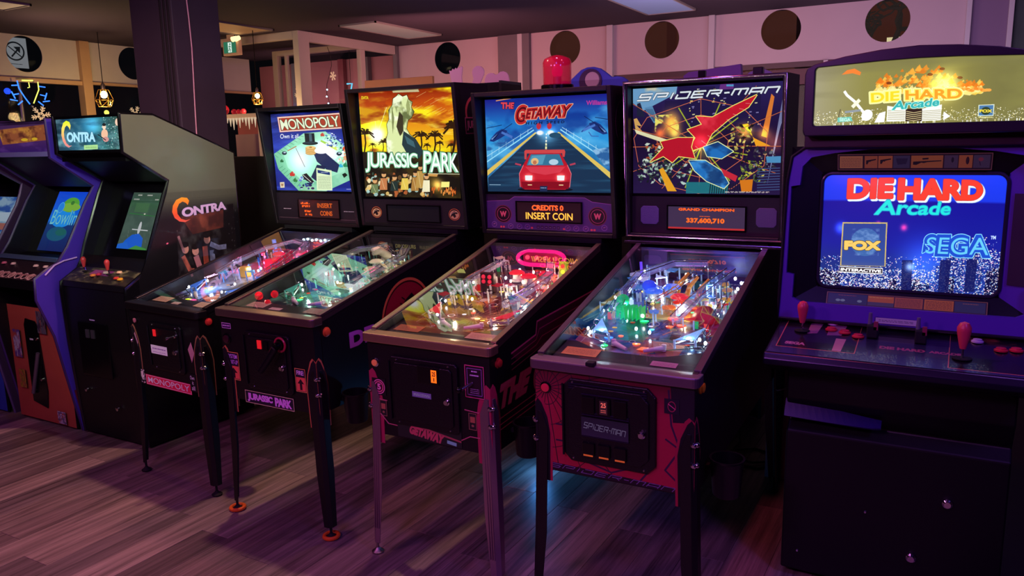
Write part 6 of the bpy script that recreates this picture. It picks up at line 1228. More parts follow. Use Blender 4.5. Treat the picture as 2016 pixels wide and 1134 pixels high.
for k, u in enumerate((-.075, -.018, .04)):
    MB().box(u-.024, u+.024, -.024, -.017, .785, .845).build('coin_slot', BLACKG, d, bevel=.003); MB().box(u-.022, u+.022, -.026, -.017, .632, .680).build('coin_return', BLACKG, d, bevel=.003)
    MB().box(u-.017, u+.017, -.028, -.024, .632, .637).build('return_light', emit('return_light', '#e05828', .55), d)
c = Cv(60, 90, '#301018'); c.text('25', (10, 12, 50, 44), '#ff6860', .03); c.scribble(10, 56, 50, 80, 2, '#ff6860', 2, 4); p.decal('slot_insert', -.032, -.004, .79, .838, c, .8, v=-.0255, parent=d)
c = Cv(320, 90, '#1c1230'); c.grad([(0, '#1a1230'), (1, '#2c1848')]); webtext(c, 'SPIDER-MAN', [(24, 26), (302, 40), (296, 66), (16, 52)], '#9c88b8', 4); p.decal('name_plate', -.10, .070, .705, .772, c, .25, v=-.0235, parent=d)
for zz in (.700, .777, .785, .850): MB().box(-.10, .07, -.022, -.017, zz, zz+.003).build('door_rib', mat('rib_violet', '#2c2440', .3, .5), d)
for k in range(3): MB().box(-.15, .13, -.016, -.011, .880-k*.008, .883-k*.008).build('door_ridge', MATS['rib_violet'], d)
MB().box(-.08, -.05, -.03, -.0, p.zt+.006, p.zt+.020).build('bar_latch', BLACKM, p.bar, bevel=.003)
c = Cv(80, 60, '#100a18'); c.oring(40, 30, 20, 4, '#701c30'); c.line([(20, 20), (60, 40)], 3, '#a84060'); p.decal('round_badge', .185, .235, .82, .87, c, v=-.003)
p.cup()

# ================================================================== LEFT ARCADE CABINETS
def joystick(parent, x, y, z, col, s=1., lean=0., bat=True, name='joystick'):
    m = MB(); m.cyl((x, y, z), (x+lean, y-.004, z+.045*s), .004, n=8)
    j = m.build(name, CHROME, parent, True)
    if bat: MB().lathe((x+lean, y-.004, z+.03*s), [(.008*s, 0), (.011*s, .012*s), (.0185*s, .05*s), (.0185*s, .062*s), (.012*s, .074*s), (.002, .078*s)], 16).build('bat_top', mat('stick'+col, col, .35), j, True)
    else: MB().ball((x+lean, y-.004, z+.06*s), .018*s, 14, 8).build('ball_top', mat('stick'+col, col, .35), j, True)
    MB().lathe((x, y, z), [(.026*s, 0), (.026*s, .003), (.006, .005)], 18).build('dust_washer', BLACKM, j, True)
def pbutton(parent, x, y, z, col, r=.015, em=.0):
    MB().lathe((x, y, z), [(r*1.25, 0), (r*1.25, .005), (r*.95, .007), (r*.9, .011), (r*.5, .012)], 18).build('push_button', mat('pb'+col, col, .3, emis=col if em else None, es=em), parent, True)
def art_lowcab_marquee():
    c = Cv(400, 160, '#48286c'); c.grad([(0, '#4c2c5c'), (.5, '#5c3070'), (1, '#38186c')]); c.noise('#7848a0', .5, .75, 5, 4, 3, .7)
    c.poly([(60, 36), (392, 18), (392, 100), (80, 118)], '#a85c38'); c.noise('#e09a40', .45, .7, 7, 4, 8, .9, c.mask([np.array([(60, 36), (392, 18), (392, 100), (80, 118)])])); c.noise('#5c2820', .55, .75, 9, 5, 18, .8, c.mask([np.array([(60, 36), (392, 18), (392, 100), (80, 118)])]))
    c.ell(240, 94, 24, 8, '#f8c830'); c.ell(310, 92, 20, 8, '#f8c830'); return c
def art_lowcab_screen():
    c = Cv(340, 350, '#0c40d0'); c.grad([(0, '#0a48e0'), (.5, '#1070e0'), (.56, '#0c3878'), (1, '#0a2060')])
    c.ell(150, 150, 130, 62, '#1890f0'); c.ell(190, 78, 90, 44, '#58a838'); c.ell(190, 92, 112, 26, '#80b840'); c.ell(200, 66, 20, 12, '#3c7c34')
    c.text('Bowlin', (28, 110, 310, 196), '#70c8d8', .0, '#1468c8', 2); c.ell(90, 96, 34, 34, '#2888e8'); c.oring(90, 96, 30, 3, '#60c0f8')
    c.ell(150, 250, 110, 42, '#145878'); c.ell(190, 240, 60, 20, '#186850', .6); return c
def art_vert_shooter():
    c = Cv(280, 400, '#3c5c50'); c.noise('#587868', .4, .7, 5, 8, 3); c.grad([(0, '#405048'), (.2, '#3c7044'), (.45, '#4c6058'), (.9, '#50605c'), (1, '#38703c')], al=.6)
    c.poly([(0, 60), (280, 60), (280, 68), (0, 66)], '#30583c'); c.line([(20, 150), (265, 165)], 4, '#2c8c3c'); c.poly([(60, 75), (190, 75), (190, 140), (60, 140)], '#4c7c50', .7)
    c.scribble(50, 12, 90, 26, 1, '#d8d8d0', 2, 8); c.scribble(140, 12, 190, 26, 1, '#d8d8d0', 3, 8); c.scribble(20, 40, 74, 58, 1, '#c8c8c0', 4, 9); c.scribble(226, 40, 260, 58, 1, '#c8c8c0', 6, 9)
    c.ell(160, 250, 13, 44, '#d8dce0'); c.line([(95, 262), (240, 266)], 7, '#e0e4e8'); c.line([(138, 296), (182, 298)], 5, '#d8d8d8'); c.ell(170, 152, 8, 5, '#e8e8d0')
    c.poly([(20, 400), (60, 340), (110, 300), (170, 290), (215, 320), (225, 380), (170, 400)], '#1868e8'); c.poly([(0, 400), (0, 370), (80, 352), (120, 400)], '#2070e8'); c.poly([(110, 400), (170, 372), (270, 390), (270, 400)], '#48a048')
    for x, y in ((60, 270), (262, 268), (70, 300), (240, 330)): c.line([(x, y), (x+10, y+22)], 3, '#708078')
    return c
def arcade(label, x0, x1, prof, side_m, fr):
    t = thing('arcade_cabinet', label, 'arcade cabinet', (x0, 0, 0), group='upright arcade cabinets at the left'); W = x1-x0
    for k, a in enumerate((0, W-.02)):
        MB().prism(prof, 'x', a, a+.02).build('side_panel', side_m if not isinstance(side_m, tuple) else side_m[k], t, bevel=.003)
        loop = [(a+.01, y, z) for y, z in prof]; MB().ring(loop, .0095, 6, True).build('edge_molding', fr, t, True)
    return t, W
# ---- commando cabinet (grey-green side, vertical screen)
prof = [(2.70, .02), (2.665, .57), (2.655, .90), (2.66, .945), (2.77, 1.01), (2.80, 1.06), (2.83, 1.15), (2.955, 1.445), (2.99, 1.525), (2.725, 1.687), (2.728, 1.893), (2.93, 1.89), (3.205, 1.782), (3.478, 1.674), (3.478, .02)]
SIDEG = mat('side_vinyl_dark', '#0d0b11', .22, vary=.1)
t, W = arcade('arcade cabinet with a bright teal marquee and a grey green side panel', -4.56, -3.94, prof, SIDEG, BLACKG)
GREYG = mat('olive_grey_side', '#55574c', .28, bump=.05, bscale=30, vary=.06, coat=.2)
up = [(3.474, 1.455), (3.474, 1.67), (3.204, 1.778), (2.93, 1.886), (2.733, 1.889), (2.729, 1.690), (2.996, 1.527), (2.972, 1.455)]
sheet('side_print', [(W+.0015, y, z) for y, z in up][::-1] if False else [(W+.0015, y, z) for y, z in up], (1, 0, 0), .001, GREYG, BLACK, t, uv=[(0, 0)]*8, label='grey green upper part of the side')
lo = [(2.845, 1.17), (2.74, .98), (2.72, .42), (3.474, .42), (3.474, 1.455), (2.972, 1.455)]
U = lambda y, z: ((y-2.70)/.78, (z-.40)/1.13)
sheet('side_print', [(W+.0015, y, z) for y, z in lo], (1, 0, 0), .001, print_mat('contra_side', art_contra_side(), 0, .4, .1), BLACK, t, uv=[U(*k) for k in lo], label='printed lower part of the side with the title')
xz_sheet('marquee', .022, W-.022, 1.703, 1.880, 2.737, print_mat('contra_marquee', art_contra_marquee(), 1.15, .1), BLACK, t, .004)
MB().box(.02, W-.02, 2.727, 2.75, 1.688, 1.704).box(.02, W-.02, 2.727, 2.75, 1.878, 1.892).box(.02, W-.02, 2.75, 3.46, 1.64, 1.66).build('marquee_frame', BLACKG, t)
MB().prism([(2.74, 1.690), (3.02, 1.515), (3.03, 1.53), (2.75, 1.705)], 'x', .02, W-.02).build('speaker_board', BLACK, t)
MB().prism([(3.075, 1.52), (2.87, 1.08), (2.89, 1.07), (3.095, 1.51)], 'x', .02, W-.02).build('monitor_bezel', BLACKG, t)
def bezpt(x, f): return (x, 3.072+(2.868-3.072)*f-.003, 1.515+(1.085-1.515)*f)
sheet('screen', [bezpt(.23, .90), bezpt(.51, .90), bezpt(.50, .155), bezpt(.235, .155)], (0, -.9, .4), .002, print_mat('vert_screen', art_vert_shooter(), .62, .1), BLACK, t)
MB().prism([(2.66, .925), (2.665, .955), (2.78, 1.02), (2.88, 1.085), (2.88, 1.05), (2.80, .98), (2.70, .90)], 'x', .02, W-.02).build('control_panel_body', BLACK, t)
c = Cv(420, 140, '#24241c'); c.noise('#4c4a34', .45, .7, 10, 5, 3); c.noise('#787050', .55, .75, 14, 6, 9); c.noise('#140f14', .5, .7, 7, 4, 19); c.poly([(130, 20), (260, 20), (250, 70), (120, 66)], '#8c3c80', .8)
def cp(x, f, h=.0): return (x, 2.667+.112*f-.3*h, .957+.066*f+h)
sheet('control_panel', [cp(.02, 0, .001), cp(W-.02, 0, .001), cp(W-.02, 1, .001), cp(.02, 1, .001)], (0, -.5, .86), .002, print_mat('contra_deck', c, 0, .35), BLACK, t)
for x, f, lean in ((.13, .72, -.01), (.36, .66, -.008)): a = cp(x, f); joystick(t, a[0], a[1], a[2], '#b83838', .8, lean)
for x, f, q in ((.24, .45, '#c87838'), (.28, .55, '#b02c48'), (.43, .80, '#e0b890'), (.46, .42, '#c03830'), (.50, .38, '#e0a028'), (.32, .7, '#c8b8a8')): a = cp(x, f); pbutton(t, a[0], a[1], a[2], q, .014)
xz_sheet('price_tag', .30, .335, 1.045, 1.055, 2.84, mat('tag_pink', '#e0b8c0', .6), BLACK, t)
fp = MB().prism([(2.70, .02), (2.668, .57), (2.672, .92), (2.69, .92), (2.69, .57), (2.72, .02)], 'x', .02, W-.02).build('front_panel', BLACK, t)
MB().box(.12, .40, 2.662, 2.672, .40, .72).build('coin_door', BLACKG, t, bevel=.004); xz_sheet('label_strip', .24, .29, .735, .742, 2.664, mat('lilac_paper', '#b090c8', .6), BLACK, t)
for x in (.20, .25): MB().box(x, x+.03, 2.655, 2.664, .63, .68).build('coin_slot', mat('slot_grey', '#38343c', .4), t)
for x, z in ((.36, .52), (.40, .22), (.12, .3)): MB().lathe((x, 2.678, z), [(.012, 0), (.012, -.012), (.006, -.014)], 12, 'y').build('lock', CHROME, t, True)
MB().box(.02, W-.02, 3.45, 3.47, .03, 1.67).build('back_panel', BLACK, t); MB().box(.02, W-.02, 2.74, 2.93, 1.86, 1.885).prism([(2.93, 1.885), (3.46, 1.67), (3.46, 1.65), (2.93, 1.865)], 'x', .02, W-.02).build('top_panel', BLACK, t)
# ---- purple cabinet with the orange coin front
prof2 = [(2.72, .0), (2.655, .40), (2.62, .62), (2.585, .72), (2.54, .85), (2.545, .975), (2.62, 1.02), (2.69, 1.05), (2.76, 1.14), (2.90, 1.39), (2.965, 1.49), (2.72, 1.665), (2.718, 1.885), (3.0, 1.885), (3.4, 1.70), (3.4, .0)]
PUR = mat('purple_vinyl', '#4830ac', .35, vary=.08)
t, W = arcade('purple arcade cabinet with an orange red coin door front', -5.24, -4.60, prof2, (BLACK, PUR), mat('violet_molding', '#341c58', .4))
sheet('lower_side', [(W+.0102, y, z) for y, z in ((2.728, .0), (3.39, .0), (3.39, .27), (2.685, .27))], (1, 0, 0), .001, mat('maroon_vinyl', '#6c1830', .5), BLACK, t, uv=[(0, 0)]*4)
xz_sheet('marquee', .022, W-.022, 1.70, 1.875, 2.73, print_mat('lowcab_marquee', art_lowcab_marquee(), .55, .15), BLACK, t, .004)
MB().box(.02, W-.02, 2.715, 2.745, 1.672, 1.70).build('marquee_retainer', mat('lavender_strip', '#8c88c8', .4, .3), t); MB().prism([(2.74, 1.672), (3.02, 1.48), (3.03, 1.50), (2.75, 1.69)], 'x', .02, W-.02).build('speaker_board', mat('plum_board', '#2c1238', .5), t)
MB().prism([(3.075, 1.49), (2.86, 1.07), (2.88, 1.06), (3.095, 1.48)], 'x', .02, W-.02).build('monitor_bezel', BLACKG, t)
def bz2(x, f): return (x, 3.072+(2.858-3.072)*f-.003, 1.485+(1.075-1.485)*f)
sheet('screen', [bz2(.13, .98), bz2(.455, .98), bz2(.46, .10), bz2(.14, .10)], (0, -.9, .45), .002, print_mat('lowcab_screen', art_lowcab_screen(), .75, .1), BLACK, t)
MB().box(.02, W-.02, 2.69, 2.72, 1.052, 1.075).build('glass_retainer', mat('steel_blue_strip', '#6c88a8', .3, .6), t)
MB().prism([(2.56, .90), (2.56, .955), (2.70, 1.05), (2.86, 1.07), (2.86, 1.03), (2.72, .90)], 'x', .02, W-.02).build('control_panel_body', BLACK, t)
c = Cv(420, 120, '#1c1018'); 
for k in range(7): c.oring(120+k*46, 96, 16, 5, '#c8a0a0')
c.poly([(60, 84), (420, 84), (420, 92), (60, 92)], '#8c5c60'); c.noise('#c89890', .5, .62, 26, 6, 4, .7, c.mask([np.array([(60, 80), (420, 80), (420, 116), (60, 116)])]))
sheet('control_panel', [(.02, 2.558, .957), (W-.02, 2.558, .957), (W-.02, 2.70, 1.052), (.02, 2.70, 1.052)], (0, -.56, .83), .002, print_mat('lowcab_deck', c, 0, .4), BLACK, t)
for x in (.12, .22, .46, .56): pbutton(t, x, 2.66, 1.024, '#d8b8a8' if x > .2 else '#c86878', .014)
xz_sheet('front_panel', .0+.02, W-.02, .02, .755, 2.69, mat('orange_red_front', '#a8483a', .5, vary=.15), BLACK, t, .015)
m = MB(); m.prism([(.20, .14), (.35, .11), (.37, .22), (.345, .64), (.32, .67), (.22, .68), (.20, .64)], 'y', 2.680, 2.688); d = m.build('coin_door', BLACKG, t, bevel=.003)
MB().cyl((.335, 2.672, .47), (.235, 2.668, .20), .012).build('pry_bar', mat('grey_bar', '#6c5c68', .4, .5), d, True)
for x, z in ((.335, .30), (.33, .56), (.24, .22)): MB().lathe((x, 2.680, z), [(.011, 0), (.011, -.010), (.005, -.012)], 12, 'y').build('lock', CHROME, d, True)
xz_sheet('white_tab', .25, .29, .545, .556, 2.679, mat('tag_white', '#c8c0c8', .6), BLACK, d)
for k, (x0_, x1_, z0_, z1_, q_) in enumerate(((.075, .155, .42, .60, ('#5c3c80', '#a8a0b0')), (.09, .16, .22, .34, ('#a07828', '#705828')), (.46, .545, .035, .115, ('#b0a8b8', '#5c4c70')), (.36, .45, .60, .74, ('#585060', '#38283c')))):
    c = Cv(80, 110, '#a8483a'); c.noise(q_[0], .3, .5, 5, 6, k+3); c.noise(q_[1], .5, .65, 6, 7, k+9); c.oring(40, 55, 18, 4, q_[1]); xz_sheet('cartoon_sticker', x0_, x1_, z0_, z1_, 2.6735, print_mat('sticker%d' % k, c, 0, .5), BLACK, t)
MB().box(.02, W-.02, 3.37, 3.39, .03, 1.68).box(.02, W-.02, 2.73, 3.0, 1.86, 1.88).build('back_panel', BLACK, t)
MB().ring([(W+.006, 2.60, .99), (W+.006, 2.66, 1.04), (W+.006, 2.72, 1.06), (W+.006, 2.80, 1.07)], .005, 6).build('white_piping', mat('lilac_white', '#c8a8e8', .5), t, True)
# ---- third cabinet, mostly outside the frame
prof3 = [(2.72, .0), (2.62, .62), (2.54, .85), (2.545, .975), (2.69, 1.05), (2.76, 1.14), (2.90, 1.36), (2.93, 1.43), (2.95, 1.50), (2.76, 1.62), (2.76, 1.66), (3.0, 1.70), (3.4, 1.70), (3.4, .0)]
t, W = arcade('arcade cabinet cut off by the left edge of the photo, blue lower front', -5.98, -5.34, prof3, mat('mauve_side', '#40304c', .4), mat('mauve_edge', '#584870', .4))
MB().prism([(3.075, 1.49), (2.86, 1.07), (2.88, 1.06), (3.095, 1.48)], 'x', .02, W-.02).build('monitor_bezel', BLACKG, t)
c = Cv(300, 300, '#a8c8d8'); c.noise('#2c58a8', .4, .6, 5, 8, 3); c.poly([(0, 100), (300, 90), (300, 150), (0, 150)], '#d8e8f0'); c.poly([(60, 160), (240, 160), (240, 200), (60, 200)], '#c87058'); c.grad([(0, '#204080'), (1, '#102040')], al=.25)
sheet('screen', [bz2(.10, .98), bz2(.54, .98), bz2(.54, .20), bz2(.10, .20)], (0, -.9, .45), .002, print_mat('third_screen', c, .6, .1), BLACK, t)
MB().prism([(2.56, .90), (2.56, .955), (2.70, 1.05), (2.86, 1.07), (2.72, .90)], 'x', .02, W-.02).build('control_panel', BLACK, t)
xz_sheet('front_panel', .02, W-.02, .02, .80, 2.68, mat('cobalt_front', '#3048b0', .5, vary=.2), BLACK, t, .015); MB().box(.44, .56, 2.664, 2.672, .45, .62).build('violet_badge', mat('violet_badge', '#8858c0', .5), t); MB().box(.02, W-.02, 3.37, 3.39, .03, 1.68).box(.02, W-.02, 2.78, 3.38, 1.66, 1.68).build('back_panel', BLACK, t)
MB().box(.02, W-.02, 2.76, 2.78, 1.60, 1.66).build('speaker_board', BLACK, t)

# ================================================================== RIGHT CABINET
VIO = mat('violet_bezel_plastic', '#5a34a8', .38, vary=.06); XD = -.137
t = thing('arcade_cabinet', 'large violet framed arcade cabinet with a city skyline screen and flaming marquee', 'arcade cabinet', (XD, 2.9, 0))
def db(n, x0, x1, y0, y1, z0, z1, m, bev=.003, par=None): return MB().box(x0-XD, x1-XD, y0-2.9, y1-2.9, z0, z1).build(n, m, par or t, bevel=bev)
BX0, BX1 = -.53, .256
MB().prism([(2.98-2.9, .04), (2.98-2.9, .60), (3.02-2.9, .64), (2.95-2.9, .74), (2.95-2.9, .87), (3.72-2.9, .87), (3.72-2.9, .0), (3.06-2.9, .0)], 'x', BX0-XD+.03, BX1-XD-.03).build('lower_cabinet', mat('deep_black', '#050407', .45), t, bevel=.006)
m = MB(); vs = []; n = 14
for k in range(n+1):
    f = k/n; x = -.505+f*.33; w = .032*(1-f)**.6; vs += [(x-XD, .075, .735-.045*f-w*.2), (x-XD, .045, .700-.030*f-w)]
m.add(vs, [(2*k, 2*k+2, 2*k+3, 2*k+1) for k in range(n)]); so = m.build('violet_glint_lip', mat('violet_glint', '#221460', .45), t); sm = so.modifiers.new('s', 'SOLIDIFY'); sm.thickness = .01  # added wedge in place of the violet glint along the cabinet edge
for x, z in ((-.05, .19), (.05, .42)): MB().lathe((x-XD, .079, z), [(.017, 0), (.017, -.008), (.011, -.012), (.011, -.018)], 14, 'y').build('lock', CHROME, t, True)
for x, z in ((-.44, .12), (-.21, .33)): MB().lathe((x-XD, .079, z), [(.006, 0), (.004, -.004)], 10, 'y').build('screw', CHROME, t, True)
# control deck
dk = [(2.775-2.9, .905), (2.768-2.9, .925), (2.78-2.9, .948), (3.13-2.9, 1.012), (3.18-2.9, 1.012), (3.18-2.9, .86), (2.95-2.9, .84)]
m = MB(); m.prism(dk, 'x', -.556-XD, .282-XD); DKM = mat('deck_metal', '#241c34', .28, .5, vary=.1); dko = m.build('control_deck', DKM, t, bevel=.006, seg=3)
c = Cv(1000, 420, '#1c1626'); c.grad([(0, '#181222'), (.6, '#242030'), (1, '#30305c')], al=.8)
def dq(x, y): return ((x+.556)/.838*1000, (3.13-y)/.35*420)
def panel(x0, x1, y0, y1): P_ = [dq(x0, y1), dq(x1, y1), dq(x1, y0), dq(x0, y0)]; c.poly(P_, '#16101a'); c.line(P_, 4, '#c06850', closed=True)
c.poly([dq(-.54, 3.13), dq(-.54, 2.785), dq(.27, 2.785), dq(.27, 3.13)], '#2a2c50', .4); panel(-.535, -.27, 2.835, 3.115); panel(.02, .275, 2.80, 3.11)
for x0_, x1_ in ((-.45, -.405), (-.38, -.32)): c.poly([dq(x0_, 3.09), dq(x1_, 3.09), dq(x1_-.01, 2.98), dq(x0_, 2.97)], '#8c5878')
c.poly([dq(-.345, 2.95), dq(-.31, 2.95), dq(-.315, 2.84), dq(-.345, 2.84)], '#b87880'); c.noise('#a04838', .5, .7, 12, 6, 4, .7, c.mask([np.array([dq(.08, 3.09), dq(.22, 3.10), dq(.22, 3.02), dq(.08, 3.0)])]))
c.text('DIE HARD', (430, 250, 600, 276), '#a04860', .04, bd=1); c.text('ARCADE', (615, 252, 730, 274), '#a04860', .04, bd=1); c.text('SEGA', (*dq(-.51, 2.885), *dq(-.44, 2.862)), '#a06880', .04, bd=1)
c.poly([dq(-.27, 3.115), dq(.02, 3.11), dq(.02, 2.965), dq(-.27, 2.97)], '#140f1c')
for k in range(3): c.line([dq(-.27, 3.02-k*.02), dq(.02, 3.02-k*.02)], 2, '#302844')
yt = lambda y: .9485+(y-2.78)*.0640/.35
sheet('deck_print', [(-.545-XD, 2.785-2.9, yt(2.785)+.0012), (.272-XD, 2.785-2.9, yt(2.785)+.0012), (.272-XD, 3.125-2.9, yt(3.125)+.0012), (-.545-XD, 3.125-2.9, yt(3.125)+.0012)], (0, -.18, .98), .001, print_mat('deck_print', c, 0, .25, .3), BLACK, t)
for x, y, s in ((-.462, 2.99, 1.05), (.054, 2.885, 1.15)): joystick(t, x-XD, y-2.9, yt(y)+.001, '#c83850', s)
for x, y, q_ in ((-.367, 3.075, '#d0a8d0'), (-.365, 3.02, '#c82838'), (-.317, 3.005, '#c82838'), (-.270, 2.98, '#c82838'), (.098, 3.03, '#d8b8d8'), (.165, 2.975, '#c82838'), (.208, 2.985, '#c82838'), (.255, 2.965, '#c82838')): pbutton(t, x-XD, y-2.9, yt(y)+.001, q_, .0165 if q_ == '#c82838' else .015)
for x, y in ((-.225, 3.0), (-.072, 2.99)):
    o = db('deck_clamp', x-.018, x+.018, y-.03, y+.03, yt(y), yt(y)+.045, BLACKM, .004); MB().cyl((x-XD-.01, y-2.9, yt(y)+.04), (x-XD-.01, y-2.9, yt(y)+.085), .008, .006).build('clamp_lever', mat('lever_grey', '#8880a0', .3, .6), o, True); MB().box(x-XD+.004, x-XD+.018, y-2.93, y-2.92, yt(y)+.03, yt(y)+.06).build('clamp_knob', mat('lever_red', '#8c3048', .4), o)
# monitor housing
db('monitor_housing', BX0+.02, BX1-.02, 3.17, 3.72, 1.02, 1.66, BLACKM)
fy = 2.97-2.9
oh = [(-.545, 1.035), (-.546, 1.10), (-.543, 1.19), (-.542, 1.21), (-.534, 1.52), (-.533, 1.54), (-.520, 1.625), (-.48, 1.655), (-.38, 1.674), (-.26, 1.684)]
mir = lambda L: L+[(-.137, 1.688 if L is oh else 1.652)]+[(-.274-x, z) for x, z in reversed(L)]
outl = mir(oh)
hole = mir([(-.470, 1.100), (-.500, 1.115), (-.498, 1.20), (-.524, 1.205), (-.520, 1.52), (-.490, 1.525), (-.484, 1.59), (-.455, 1.622), (-.38, 1.636), (-.26, 1.648)])
m = MB(); n = len(outl); A = [(x-XD, fy, z) for x, z in outl]; B_ = [(x-XD, fy, z) for x, z in hole]; D_ = [(x-XD, fy+.10, z) for x, z in outl]; E_ = [(x-XD, fy+.02, z) for x, z in hole]
m.add(A+B_+D_+E_, [(i, (i+1) % n, n+(i+1) % n, n+i) for i in range(n)]+[(i, 2*n+i, 2*n+(i+1) % n, (i+1) % n) for i in range(n)]+[(n+i, n+(i+1) % n, 3*n+(i+1) % n, 3*n+i) for i in range(n)])
m.build('bezel_frame', VIO, t)
MB().ring([(x-XD, fy-.002, z) for x, z in outl], .006, 6, True).build('bezel_edge', mat('edge_rubber', '#1c1220', .3), t, True)
# funnel between frame and picture tube
scr = [(-.418, 1.158), (.143, 1.158), (.143, 1.560), (-.418, 1.560)]; o4 = [(-.524, 1.09), (.250, 1.09), (.250, 1.66), (-.524, 1.66)]; sy = 3.035-2.9
for k, nm in enumerate(('lower', 'right', 'upper', 'left')):
    j = (k+1) % 4; m = MB(); m.add([(o4[k][0]-XD, fy+.018, o4[k][1]), (o4[j][0]-XD, fy+.018, o4[j][1]), (scr[j][0]-XD, sy, scr[j][1]), (scr[k][0]-XD, sy, scr[k][1])], [(0, 1, 2, 3)])
    m.build('monitor_surround', mat('surround_black', '#0a080c', .4) if nm != 'right' else VIO, t)  # right face made violet for the blue light on a black funnel
m = MB(); m.add([(.250-XD-.002, fy+.013, 1.20), (.250-XD-.002, fy+.013, 1.50), (.165-XD, fy+.048, 1.50), (.165-XD, fy+.048, 1.20)], [(0, 1, 2, 3)]); m.build('surround_insert', mat('plum_insert', '#2c1430', .5), t)
# picture tube: domed mesh with the picture
nx, nz = 24, 18; vs = []; uvs = []
for j in range(nz+1):
    for i in range(nx+1):
        u, v_ = i/nx, j/nz; a, b_ = 2*u-1, 2*v_-1; r4 = (abs(a)**8+abs(b_)**8)**.125 if (a or b_) else 0
        k = 1 if r4 < .98 else .995; vs.append((scr[0][0]-XD+u*.561+a*(1-b_*b_)*.004, sy-.004-.022*(1-a*a)*(1-b_*b_)**.5 if True else 0, scr[0][1]+v_*.402+b_*(1-a*a)*.006)); uvs.append((u, v_))
me = bpy.data.meshes.new('screen'); me.from_pydata(vs, [], [(j*(nx+1)+i, j*(nx+1)+i+1, (j+1)*(nx+1)+i+1, (j+1)*(nx+1)+i) for j in range(nz) for i in range(nx)])
ul = me.uv_layers.new(name='UVMap')
for p_ in me.polygons:
    p_.use_smooth = True
    for li in p_.loop_indices: ul.data[li].uv = uvs[me.loops[li].vertex_index]
me.materials.append(print_mat('dh_screen', art_diehard_screen(), 1.25, .4)); so = bpy.data.objects.new('screen', me); COL.objects.link(so); so.parent = t
c0 = .030
for (cx_, cz_, sx_, sz_) in ((scr[0][0], scr[0][1], 1, 1), (scr[1][0], scr[1][1], -1, 1), (scr[2][0], scr[2][1], -1, -1), (scr[3][0], scr[3][1], 1, -1)):
    arc = [(cx_+sx_*(c0-c0*math.sin(a)), cz_+sz_*(c0-c0*math.cos(a))) for a in [k*PI/12 for k in range(7)]]; P_ = [(cx_-sx_*.004, cz_-sz_*.004)]+arc; MB().prism([(x-XD, z) for x, z in P_], 'y', sy-.008, sy-.004).build('corner_mask', BLACKG, t)
loop = []
for (cx_, cz_, a0_) in ((scr[0][0]+c0, scr[0][1]+c0, PI), (scr[1][0]-c0, scr[1][1]+c0, 1.5*PI), (scr[2][0]-c0, scr[2][1]-c0, 0), (scr[3][0]+c0, scr[3][1]-c0, .5*PI)):
    loop += [(cx_+(c0+.004)*math.cos(a0_+k*PI/12)-XD, sy-.006, cz_+(c0+.004)*math.sin(a0_+k*PI/12)) for k in range(7)]
MB().ring(loop, .0065, 8, True).build('screen_gasket', mat('gasket', '#2a2838', .25), t, True)
# instruction cards above and below the picture, faintly emissive for light on them
c = Cv(760, 90, '#241020'); c.line([(3, 3), (757, 3), (757, 87), (3, 87)], 3, '#8c4858', closed=True); c.poly([(12, 12), (132, 12), (132, 78), (12, 78)], '#b86850'); c.scribble(20, 20, 124, 72, 6, '#602838', 3, 2)
for x0_, x1_, q_ in ((142, 208, '#a8503c'), (212, 284, '#b0543c'), (288, 370, '#3c3058'), (376, 530, '#a85438'), (536, 600, '#4c3458'), (604, 668, '#a85038'), (672, 748, '#483458')): c.poly([(x0_, 12), (x1_, 12), (x1_, 78), (x0_, 78)], q_)
def gun(x, y, s, ln): c.poly([(x, y), (x+ln, y-8*s), (x+ln, y-2*s), (x+ln*.5, y+4*s), (x+ln*.38, y+10*s), (x+ln*.3, y+6*s), (x+ln*.12, y+22*s), (x, y+20*s)], '#1c1018')
gun(150, 36, 1, 50); gun(222, 34, 1, 54); c.poly([(300, 26), (360, 26), (352, 56), (310, 60)], '#241c40'); gun(386, 44, .8, 136); c.poly([(430, 26), (460, 24), (460, 32), (432, 34)], '#1c1018'); c.ell(575, 36, 6, 14, '#1c1428'); c.ell(645, 40, 8, 20, '#301420'); c.ell(706, 34, 12, 10, '#802c48'); c.line([(700, 44), (706, 66)], 4, '#2c1838')
def fslot(x0_, x1_, z0_, z1_, y_, til, nm, cv): sheet(nm, [(x0_-XD, y_-2.9, z0_), (x1_-XD, y_-2.9, z0_), (x1_-XD, y_-2.9+til, z1_), (x0_-XD, y_-2.9+til, z1_)], (0, -1, 0), .003, print_mat(nm, cv, .30, .4), BLACK, t)
fslot(-.372, .095, 1.575, 1.632, 3.008, -.022, 'weapon_card', c)
c = Cv(760, 80, '#241020'); c.line([(3, 3), (757, 3), (757, 77), (3, 77)], 3, '#a85848', closed=True)
for x0_, x1_, q_ in ((10, 204, '#243068'), (208, 334, '#c85820'), (338, 470, '#b04c38'), (476, 610, '#c85c24'), (614, 750, '#303468')): c.poly([(x0_, 9), (x1_, 9), (x1_, 71), (x0_, 71)], q_)
c.poly([(208, 48), (334, 48), (334, 71), (208, 71)], '#4c3c68'); c.scribble(346, 16, 462, 66, 6, '#702c28', 4, 3); c.scribble(484, 16, 602, 66, 6, '#702c20', 6, 3); c.scribble(214, 12, 326, 26, 1, '#f0a060', 5, 3); c.scribble(60, 14, 150, 22, 1, '#b84858', 5, 3); c.scribble(650, 16, 720, 24, 1, '#c06058', 5, 3)
for x in (60, 84, 168): c.ell(x, 50, 12, 8, '#8c90c0')
fslot(-.385, .118, 1.098, 1.140, 2.985, .022, 'move_card', c)
c = Cv(260, 44, '#a860d8'); c.scribble(20, 12, 240, 32, 2, '#502878', 4, 4); fslot(-.216, -.088, 1.046, 1.066, 2.966, 0, 'paper_notice', c)
